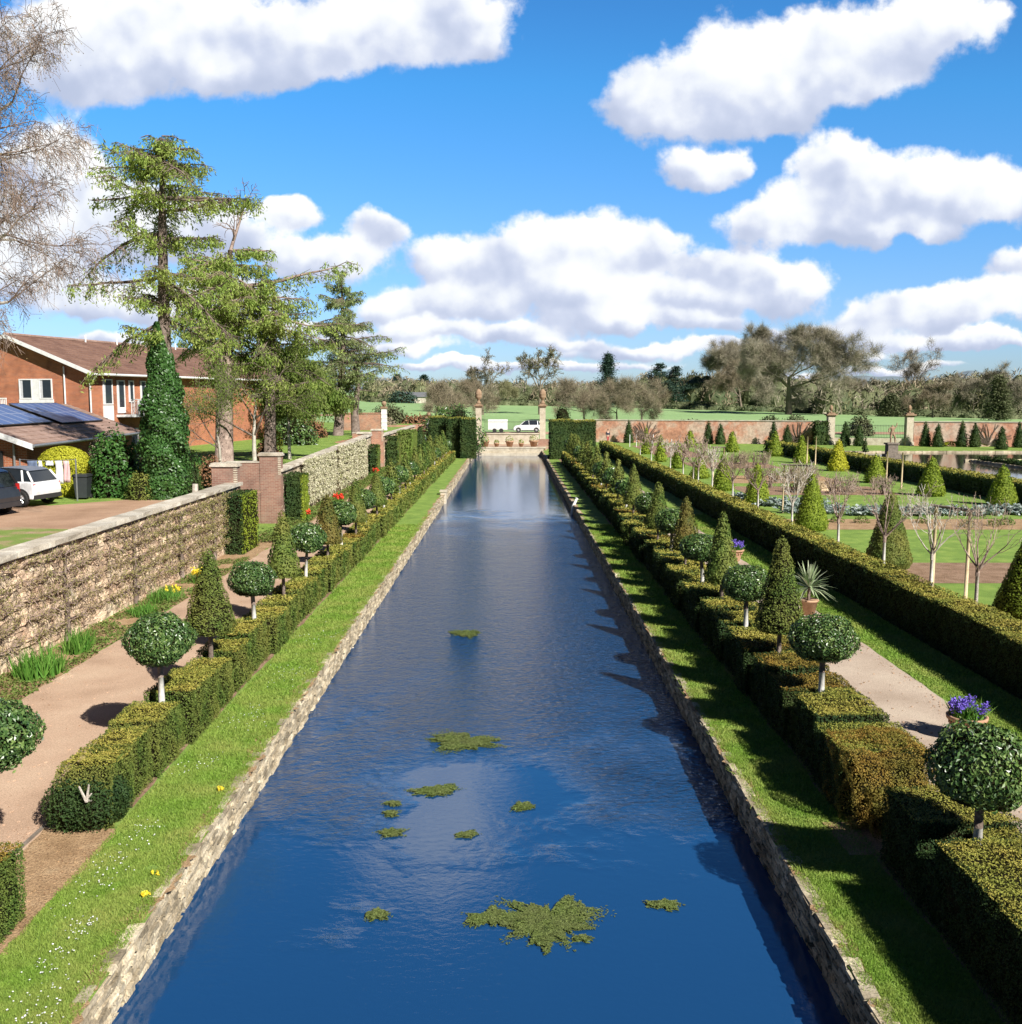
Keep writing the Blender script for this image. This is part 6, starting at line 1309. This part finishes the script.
# open conifer limb further right
# young willow and slender trees
def small_tree(label, x, y, z0, H, cfg, seed, mats, lm, nl, ls, tr=.12, th=1.8, name='small_tree', hang=.3, trunk_m=None):
    r = np.random.default_rng(seed); segs = []; tips = []; grow(r, (0, 0, -.1), (0, 0, 1), th, tr, 0, cfg, segs, tips); k = H / max(s[1][2] for s in segs); segs = [(a * k, b * k, c, d) for a, b, c, d in segs]
    t = thing(name, label, 'tree', (x, y, z0)); big = [s for s in segs if s[2] > tr * .45]; mb = MB(); tree_mesh(mb, big, 0); mb.build('trunk', trunk_m or mats, t, True)
    mb = MB(); tree_mesh(mb, [s for s in segs if s[2] <= tr * .45], .03); mb.build('branches', mats, t)
    e = np.array([s[1] for s in segs if s[1][2] > th * k * .8]); P = e[r.integers(0, len(e), nl)] + r.normal(0, .16, (nl, 3)) - np.array([0, 0, 1]) * r.uniform(0, hang, (nl, 1)); m2 = MB(); m2.cards(P, r.normal(0, 1, (nl, 3)), ls, .4, .3, tang=(0, 0, -1)); m2.build('foliage', lm, t); return t
SM = dict(n=[4, 4, 4, 3], start=[1, 1, 0, 9], kids=[2, 2, 2], ang=[(30, 65), (30, 60), (30, 60)], ratio=[1.0, .6, .5], wig=[.03, .15, .2, .25], up=[0, .06, .0, -.05], rmin=.007)
small_tree('young willow with a straight pale stem on the raised lawn', -12.95, 58.5, 2.25, 7.2, SM, 31, 'bark', 'willow_leaf', 26000, .21, hang=.5, name='willow_tree', trunk_m='bark_pale')
small_tree('slender pale-stemmed sapling leaning in front of the house wall', -15.0, 51.5, 2.05, 5.8, {**SM, 'wig': [.09, .15, .2, .25]}, 33, 'bark', 'willow_leaf', 5000, .10, .1, 2.4, hang=.4, trunk_m='bark_pale')
small_tree('slim birch with pale bark between the two larches', -13.9, 54.2, 2.1, 7.0, {**SM, 'wig': [.05, .15, .2, .25]}, 34, 'bark', 'willow_leaf', 9000, .12, .15, 3.0, hang=.5, trunk_m='bark_pale')
small_tree('olive-green small tree filling the gap left of the spruce', -16.6, 80, 2.5, 8.0, SM, 35, 'bark', 'willow_leaf', 9000, .22, hang=.3)
small_tree('hazy olive tree behind the house roof ridge', -33, 104, 2.7, 10.5, SM, 36, 'bark', 'willow_leaf', 12000, .3, .2, hang=.3)
small_tree('hazy brown tree at the right end of the house roof', -24.5, 96, 2.7, 9.0, SM, 37, 'bark', 'birch_bud', 9000, .25, .2, hang=.3)
# hanging birch at the upper left; its trunk stands outside the picture
rb = np.random.default_rng(77); segs = []; tips = []
BC = dict(n=[5, 6, 5, 5, 4], start=[1, 1, 1, 1, 9], kids=[1, 1, 2, 2], ang=[(40, 75), (25, 55), (25, 60), (25, 65)], ratio=[.45, .5, .5, .5], wig=[.04, .1, .14, .16, .12], up=[.02, .02, -.02, -.06, -.12], rmin=.007)
grow(rb, (0, 0, 0), (0, 0, 1), 16, .34, 0, BC, segs, tips)
for z, az, L, rise in [(6, -10, 7.5, .45), (7.5, 5, 7.2, .45), (8.6, -18, 7.4, .5), (10, 12, 7.0, .45), (11.5, -5, 6.5, .5), (12.6, 20, 6.0, .5), (7, 25, 7, .4), (5.2, 0, 7.0, .35), (9.4, -2, 7.5, .3), (13.6, -15, 5.5, .6)]:
    grow(rb, (0, 0, z), (math.cos(R(az)), math.sin(R(az)), rise), L, .12, 1, {**BC, 'ratio': [.62, .42, .5, .5], 'kids': [1, 1, 2, 2]}, segs, tips)
t = thing('birch_tree', 'large weeping bare tree reaching in from the upper left edge', 'tree', (-21.5, 31, 1.6)); big = [s for s in segs if s[2] > .12]; mb = MB(); tree_mesh(mb, big, 0); mb.build('trunk', 'bark_pale', t, True)
sm_ = [s for s in segs if s[2] <= .12]; mb = MB(); tree_mesh(mb, sm_, .03, 0, 1); mb.build('branches', ['bark_pale', 'birch_twig'], t)
e = np.array([s[1] for s in sm_ if s[2] < .02]); n = 18000; mb = MB(); i = rb.integers(0, len(e), n); A = e[i] + rb.normal(0, .08, (n, 3)); T = rb.normal(0, .35, (n, 3)) + (0.15, 0, -.6); B = A + T * rb.uniform(.2, .6, (n, 1)); mb.tubes(A[:12000], B[:12000], .006, .004, 3); mb.cards(B, (0, 0, 1), .055, .5, 1, mi=1); mb.build('twigs', ['birch_twig', 'birch_bud'], t)

# ------------------------------------------------------------------ far things behind the gate
t = thing('box_trailer', 'white box trailer parked behind the low wall at the canal end', 'trailer', (-1.95, 150, float(gz(-1.95, 150)) + .03)); MB().box(-1.45, 1.45, -.9, .9, .45, 1.95).build('box', 'white_paint', t)
for s_ in (-.5, .5): MB().path([(s_, -.95, .32), (s_, -.75, .32)], [.32, .32], 14).build('wheel', 'tyre', t)
MB().path([(1.45, 0, .45), (2.2, 0, .42)], [.05, .05], 6).build('drawbar', 'metal_grey', t)
t = car('silvery white estate car seen beyond the gate at the canal end', 2.45, 150, R(0), 'car_white', 'mpv'); t.location = (2.45, 150, float(gz(2.45, 150)) + .03); t.scale = (1.0, 1, 1.08)
t = thing('farm_shed', 'small pale grey shed at the edge of the field left of the gate', 'shed', (at_far(413, 330)[0], 330, at_far(413, 330)[2])); MB().box(-4, 4, -2, 2, 0, 2).build('wall', 'coping', t); MB().polys([(-4.4, -2.4, 2), (4.4, -2.4, 2), (4.4, 2.4, 2), (-4.4, 2.4, 2), (-4.4, 0, 3.6), (4.4, 0, 3.6)], [(0, 1, 5, 4), (3, 4, 5, 2), (0, 4, 3), (1, 2, 5), (3, 2, 1, 0)]).build('roof', 'metal_grey', t)
shrub('field_bush', 'dark bush beside the small grey shed in the field', at_far(402, 325)[0], 325, at_far(402, 325)[2], 5, 3, 4.0, 700, .8, 'far_cedar')

# ------------------------------------------------------------------ turf: blades, daisies, dandelions
def turf(name, x0, x1, ya, yb, n, h=.035):
    u = rng.uniform(0, 1, n); y = 1 / (1 / ya + u * (1 / yb - 1 / ya)); x = rng.uniform(x0, x1, n); s = np.maximum(1, y / 12)
    mb = MB(); P = np.stack([x, y, np.zeros(n)], 1); k = bumpy(P, 1, 3.1) > -1.2; mb.blades(P[k], h * s[k] ** .5 * rng.uniform(.6, 1.3, k.sum()), 0.012, .5)
    w = (y[k] * .0011)[:, None]; V = mb.V[-1].reshape(-1, 3, 3); c = V[:, :2].mean(1, keepdims=True); V[:, :2] = c + (V[:, :2] - c) / .012 * np.maximum(.010, w)[:, None, :]; mb.V[-1] = V.reshape(-1, 3)
    return tag(mb.build(name, 'grass_blade'), None, 'grass', kind='stuff')
turf('grass', -5.36, XL - .03, 7.5, 46, 120000)['label'] = 'short sunlit grass on the left canal bank'
turf('grass', XR + .03, 4.72, 7.5, 46, 100000)['label'] = 'short grass on the right canal bank, mostly in hedge shadow'
turf('grass', 8.43, 9.85, 14, 50, 50000)['label'] = 'short grass between the right path and the tall hedge'
def tufts(label, x, x_sd, ya, yb, n):
    mb = MB(); y = rng.uniform(ya, yb, n); c = bumpy(np.stack([y, y * 0, y * 0], 1), 1, 2.7) > -.1; y = y[c]; P = np.stack([x + rng.normal(0, x_sd, len(y)), y, np.full(len(y), .0)], 1); mb.blades(P, .07, .014, .8); return tag(mb.build('grass_fringe', 'grass_blade'), label, 'grass', kind='stuff')
tufts('grass tufts overhanging the left canal wall', XL - .12, .05, 7, 50, 9000); tufts('grass tufts overhanging the right canal wall', XR + .14, .06, 7, 50, 9000)
mb = MB(); P = []
for cx, cy, s in [(-4.75, 9.9, .16), (-4.7, 10.4, .12), (-5.0, 12.1, .25), (-4.9, 12.9, .2), (-4.9, 15.5, .3), (-4.6, 9.2, .3), (-4.9, 17.6, .4), (-4.7, 20.5, .5), (-4.8, 24, .8), (-4.9, 11.2, .4), (-4.5, 8.8, .2)]:
    k = int(26 * (1 + s)); P += list(np.stack([rng.normal(cx, s * .6, k), rng.normal(cy, s, k), rng.uniform(.03, .05, k)], 1))
P = np.array([p for p in P if -5.3 < p[0] < XL - .06]); mb.cards(P, (0, -.2, 1), .02, .95, .2); tag(mb.build('daisies', 'daisy_white'), 'small white daisies scattered in the left bank turf', 'flowers', kind='stuff')
for i, (u, v, k, lab) in enumerate([(146, 893, 16, 'bright yellow dandelion tuft beside the left canal wall, nearest'), (220, 788, 9, 'small yellow dandelion farther along the left canal wall'), (154, 873, 4, 'single tiny yellow dandelion just above the bright tuft')]):
    x, y = YG(u, v, .05); flowers('dandelion', lab, 'flowers', x, y, 0, k, .045, .05, .022, 'flower_yellow', 'grass_blade', 30)

def litter(label, x0, x1, ya, yb, n, fr=.5, stone='gravel'):
    y = 1 / (1 / ya + rng.uniform(0, 1, n) * (1 / yb - 1 / ya)); x = np.where(rng.uniform(0, 1, n) < .5, rng.uniform(x0, x1, n), np.where(rng.uniform(0, 1, n) < .5, x0 + np.abs(rng.normal(0, .14, n)), x1 - np.abs(rng.normal(0, .14, n))))
    mb = MB(); P = np.stack([x, y, np.full(n, .012)], 1); k = int(n * fr); mb.cards(P[:k], (0, 0, 1), np.maximum(.018, y[:k] * .0012), .5, .15); mb.stones(P[k:], np.stack([rng.uniform(.012, .035, n - k)] * 3, 1) * (1, 1, .5), .25, 1)
    tag(mb.build('path_litter', ['beech_brown', stone]), label, 'debris', kind='stuff')
litter('fallen leaves and loose stones on the left path', -9.45, -6.4, 9, 60, 2600); litter('fallen leaves and loose stones on the right path', 5.8, 8.35, 9, 60, 2200)
litter('leaf litter on the bare soil at the hedge gap', -6.3, -5.35, 10.4, 13.0, 500, .8, 'earth')
# ------------------------------------------------------------------ sky, sun, camera
w = bpy.data.worlds.new('World'); scn.world = w; w.use_nodes = True; nt = w.node_tree; nt.nodes.clear()
def cloud_group(blobs):
    g_ = bpy.data.node_groups.new('cloud_field', 'ShaderNodeTree'); g_.interface.new_socket('P', in_out='INPUT', socket_type='NodeSocketVector'); g_.interface.new_socket('D', in_out='OUTPUT', socket_type='NodeSocketFloat'); g_.interface.new_socket('L', in_out='OUTPUT', socket_type='NodeSocketFloat')
    gi = g_.nodes.new('NodeGroupInput'); go = g_.nodes.new('NodeGroupOutput'); P = gi.outputs[0]
    def vm(op, a, b):
        n = nd(g_, 'ShaderNodeVectorMath', operation=op)
        for i, v in enumerate((a, b)):
            if v is None: continue
            if isinstance(v, tuple): n.inputs[i].default_value = v
            else: g_.links.new(v, n.inputs[i])
        return n
    def nz(scale, detail, amp, rough=.55):
        n = nd(g_, 'ShaderNodeTexNoise', noise_dimensions='3D'); n.inputs['Scale'].default_value = scale; n.inputs['Detail'].default_value = detail; n.inputs['Roughness'].default_value = rough; g_.links.new(P, n.inputs['Vector'])
        s = vm('SUBTRACT', n.outputs['Color'], (.5, .5, .5)); return vm('MULTIPLY', s.outputs[0], (amp, amp * .75, 0)).outputs[0]
    Q = vm('ADD', P, nz(9, 2, .07)).outputs[0]; Q = vm('ADD', Q, nz(36, 3, .024, .6)).outputs[0]
    acc = None
    for (cx, cz, rx, rz) in blobs:
        mp = nd(g_, 'ShaderNodeMapping', vector_type='TEXTURE'); mp.inputs['Location'].default_value = (cx, cz, -1); mp.inputs['Scale'].default_value = (rx, rz, 1)
        if acc is None: g_.links.new(Q, mp.inputs['Vector'])
        else:           # a negligible dependence on the previous blob keeps the compiler from holding every blob at once
            q_ = nd(g_, 'ShaderNodeVectorMath', operation='MULTIPLY_ADD'); g_.links.new(acc, q_.inputs[0]); q_.inputs[1].default_value = (1e-6, 1e-6, 0); g_.links.new(Q, q_.inputs[2]); g_.links.new(q_.outputs[0], mp.inputs['Vector'])
        dt = vm('DOT_PRODUCT', mp.outputs[0], mp.outputs[0]).outputs['Value']; wt = mth(g_, 'POWER', .15, dt)
        ma = nd(g_, 'ShaderNodeVectorMath', operation='MULTIPLY_ADD'); g_.links.new(mp.outputs[0], ma.inputs[0]); g_.links.new(wt, ma.inputs[1])
        if acc is None: ma.inputs[2].default_value = (0, 0, 0)
        else: g_.links.new(acc, ma.inputs[2])
        acc = ma.outputs[0]
    sp = nd(g_, 'ShaderNodeSeparateXYZ'); g_.links.new(acc, sp.inputs[0]); W_ = mth(g_, 'MAXIMUM', sp.outputs[2], 1e-9)
    dist = mth(g_, 'SQRT', mth(g_, 'MAXIMUM', mth(g_, 'DIVIDE', mth(g_, 'LOGARITHM', mth(g_, 'DIVIDE', W_, .15), math.e), math.log(.15)), 0.0))
    def fine(vec, sc_=20, dt_=7):
        n = nd(g_, 'ShaderNodeTexNoise'); n.inputs['Scale'].default_value = sc_; n.inputs['Detail'].default_value = dt_; n.inputs['Roughness'].default_value = .6; g_.links.new(vec, n.inputs['Vector']); return n.outputs['Fac']
    n1 = fine(P)
    d = mth(g_, 'ADD', mth(g_, 'SUBTRACT', 1.0, dist), mth(g_, 'MULTIPLY', mth(g_, 'SUBTRACT', n1, .5), 1.35)); g_.links.new(d, go.inputs[0])
    hz = mth(g_, 'DIVIDE', mth(g_, 'ADD', sp.outputs[1], mth(g_, 'MULTIPLY', sp.outputs[0], .35)), W_)
    m1 = fine(P, 9, 3); m2 = fine(vm('ADD', P, (.02, .03, 0)).outputs[0], 9, 3)
    lt = mth(g_, 'ADD', mth(g_, 'ADD', mth(g_, 'MULTIPLY', hz, .72), mth(g_, 'MULTIPLY', mth(g_, 'SUBTRACT', n1, .5), .7)), mth(g_, 'MULTIPLY', mth(g_, 'SUBTRACT', m1, m2), 2.2)); g_.links.new(lt, go.inputs[1]); return g_
def pc(u, v, ru, rv): 
    dy = (512 - v) * SN + F_PX * CS; return ((u - 511) / dy, ((512 - v) * CS - F_PX * SN) / dy, ru / 1000, rv / 1000)
CL = [(190, 25, 130, 45), (110, 70, 80, 34), (330, 30, 110, 38), (440, 18, 75, 34), (60, 40, 60, 45), (250, 65, 90, 25),
      (700, 85, 95, 42), (790, 60, 90, 50), (880, 40, 85, 42), (650, 105, 55, 28), (950, 22, 55, 25), (760, 110, 60, 25), (850, 85, 55, 28),
      (700, 166, 42, 20), (735, 158, 22, 14), (860, 200, 80, 42), (785, 222, 62, 28), (940, 190, 80, 38), (1010, 180, 50, 34), (830, 165, 36, 24), (880, 235, 70, 15),
      (450, 262, 55, 26), (530, 250, 60, 34), (590, 245, 60, 38), (645, 255, 40, 28), (540, 285, 110, 22), (748, 282, 70, 28), (720, 265, 35, 20), (795, 292, 40, 18),
      (340, 262, 45, 22), (372, 232, 26, 22), (295, 262, 40, 16), (300, 215, 26, 16), (215, 235, 70, 35), (120, 215, 70, 50), (50, 170, 55, 45), (30, 250, 80, 60), (130, 300, 90, 24), (230, 300, 60, 20),
      (430, 308, 80, 16), (600, 318, 70, 13), (690, 322, 60, 12), (500, 330, 80, 10), (930, 312, 80, 20), (1000, 300, 60, 22), (870, 320, 50, 12), (1012, 262, 38, 22), (380, 345, 90, 9), (640, 350, 90, 9), (560, 340, 50, 7), (850, 352, 60, 7), (130, 345, 80, 10), (455, 362, 60, 6), (620, 300, 90, 16), (700, 300, 60, 14), (480, 300, 60, 14), (820, 330, 90, 9), (930, 340, 100, 8), (420, 330, 60, 9), (560, 365, 120, 6), (860, 368, 120, 6), (300, 330, 80, 10), (740, 345, 50, 8), (980, 345, 70, 7)]
blobs = [pc(*c) for c in CL]
def rc(u, v, ru, rv): dy = (512 - v) * SN + F_PX * CS; return ((u - 511) / dy, -((512 - v) * CS - F_PX * SN) / dy, ru / 950, rv / 950)
blobs += [rc(425, 830, 90, 75), (-.75, .75, .28, .16), (.55, .62, .22, .1), (-.75, .3, .2, .08), (.8, .25, .2, .07), (1.4, .5, .5, .2), (-1.5, .6, .5, .25)]
cg = cloud_group(blobs)
tc = nd(nt, 'ShaderNodeTexCoord'); sx = nd(nt, 'ShaderNodeSeparateXYZ'); nt.links.new(tc.outputs['Generated'], sx.inputs[0])
yy = mth(nt, 'MAXIMUM', sx.outputs[1], .08); cx = mth(nt, 'DIVIDE', sx.outputs[0], yy); cz = mth(nt, 'DIVIDE', sx.outputs[2], yy)
cb = nd(nt, 'ShaderNodeCombineXYZ'); nt.links.new(cx, cb.inputs[0]); nt.links.new(cz, cb.inputs[1])
g1 = nd(nt, 'ShaderNodeGroup'); g1.node_tree = cg; nt.links.new(cb.outputs[0], g1.inputs[0])
def mr(v, a, b, lo=0.0, hi=1.0, sm='SMOOTHSTEP'):
    m = nd(nt, 'ShaderNodeMapRange', interpolation_type=sm); nt.links.new(v, m.inputs['Value']); m.inputs['From Min'].default_value = a; m.inputs['From Max'].default_value = b; m.inputs['To Min'].default_value = lo; m.inputs['To Max'].default_value = hi; return m.outputs[0]
alpha = mth(nt, 'MULTIPLY', mr(g1.outputs[0], -.05, .34), mth(nt, 'MULTIPLY', mr(sx.outputs[1], .1, .4), mr(cz, -.005, .015)))
lit = mr(g1.outputs[1], -.75, .60, 0, 1)
ccol = ramp(nt, lit, [(0.0, (4.9, 5.6, 7.4)), (.3, (6.3, 6.9, 8.5)), (.6, (8.5, 8.9, 9.6)), (1.0, (10.6, 10.6, 10.6))])
sky = nd(nt, 'ShaderNodeTexSky', sky_type='NISHITA'); sky.sun_disc = False; sky.sun_elevation = math.asin(SUN_TO[2]); sky.sun_rotation = math.atan2(SUN_TO[0], SUN_TO[1]); sky.altitude = 20; sky.air_density = 1.0; sky.dust_density = .4; sky.ozone_density = 2.0
tint = ramp(nt, cz, [(0.0, (.72, .92, 1.35)), (.08, (.72, 1.0, 1.5)), (.3, (.42, 1.18, 1.72)), (.65, (.25, .68, 1.35)), (1.0, (.3, .68, 1.3))])
skyc = mixc(nt, 1.0, sky.outputs[0], tint, 'MULTIPLY')
fin = mixc(nt, alpha, skyc, ccol)
dimz = mr(sx.outputs[2], .52, .75, 1, .4); dimy = mr(sx.outputs[1], -.1, .35, .7, 1); dimx = mr(mth(nt, 'ABSOLUTE', cx), .62, 1.15, 1, .32); fin = mixc(nt, 1.0, fin, mth(nt, 'MULTIPLY', mth(nt, 'MULTIPLY', dimz, dimx), dimy), 'MULTIPLY')
bg = nd(nt, 'ShaderNodeBackground'); bg.inputs['Strength'].default_value = .066; nt.links.new(fin, bg.inputs['Color']); wo = nd(nt, 'ShaderNodeOutputWorld'); nt.links.new(bg.outputs[0], wo.inputs[0])
w.cycles.sampling_method = 'MANUAL'; w.cycles.sample_map_resolution = 512
sd = bpy.data.lights.new('sun', 'SUN'); sd.energy = 5.0; sd.angle = R(.53); sd.color = (1.0, .955, .88); so = bpy.data.objects.new('sun', sd); COL.objects.link(so)
from mathutils import Vector
so.rotation_euler = Vector((-SUN_TO[0], -SUN_TO[1], -SUN_TO[2])).to_track_quat('-Z', 'Y').to_euler(); so.location = (20, -20, 40)
cd = bpy.data.cameras.new('camera'); co = bpy.data.objects.new('camera', cd); COL.objects.link(co); co.location = (0, 0, CAM_H); co.rotation_euler = (math.pi / 2 - PITCH, 0, 0)
cd.sensor_fit = 'HORIZONTAL'; cd.sensor_width = 36; cd.lens = 36 * F_PX / 1022; cd.clip_start = .1; cd.clip_end = 9000; scn.camera = co
scn.cycles.sample_clamp_indirect = 6; scn.cycles.sample_clamp_direct = 12; scn.cycles.max_bounces = 5; scn.cycles.diffuse_bounces = 2; scn.cycles.glossy_bounces = 3; scn.cycles.transmission_bounces = 2
scn.view_settings.view_transform = 'Standard'; scn.view_settings.look = 'None'; scn.view_settings.gamma = 1; scn.view_settings.exposure = 0.68
# prototypes that ended up unused
for lst in protos.values():
    for p in lst:
        if p.name not in used:
            for o in list(p.children_recursive) + [p]: bpy.data.objects.remove(o)
print('objects', len(bpy.data.objects), 'verts', sum(len(o.data.vertices) for o in bpy.data.objects if o.type == 'MESH'))
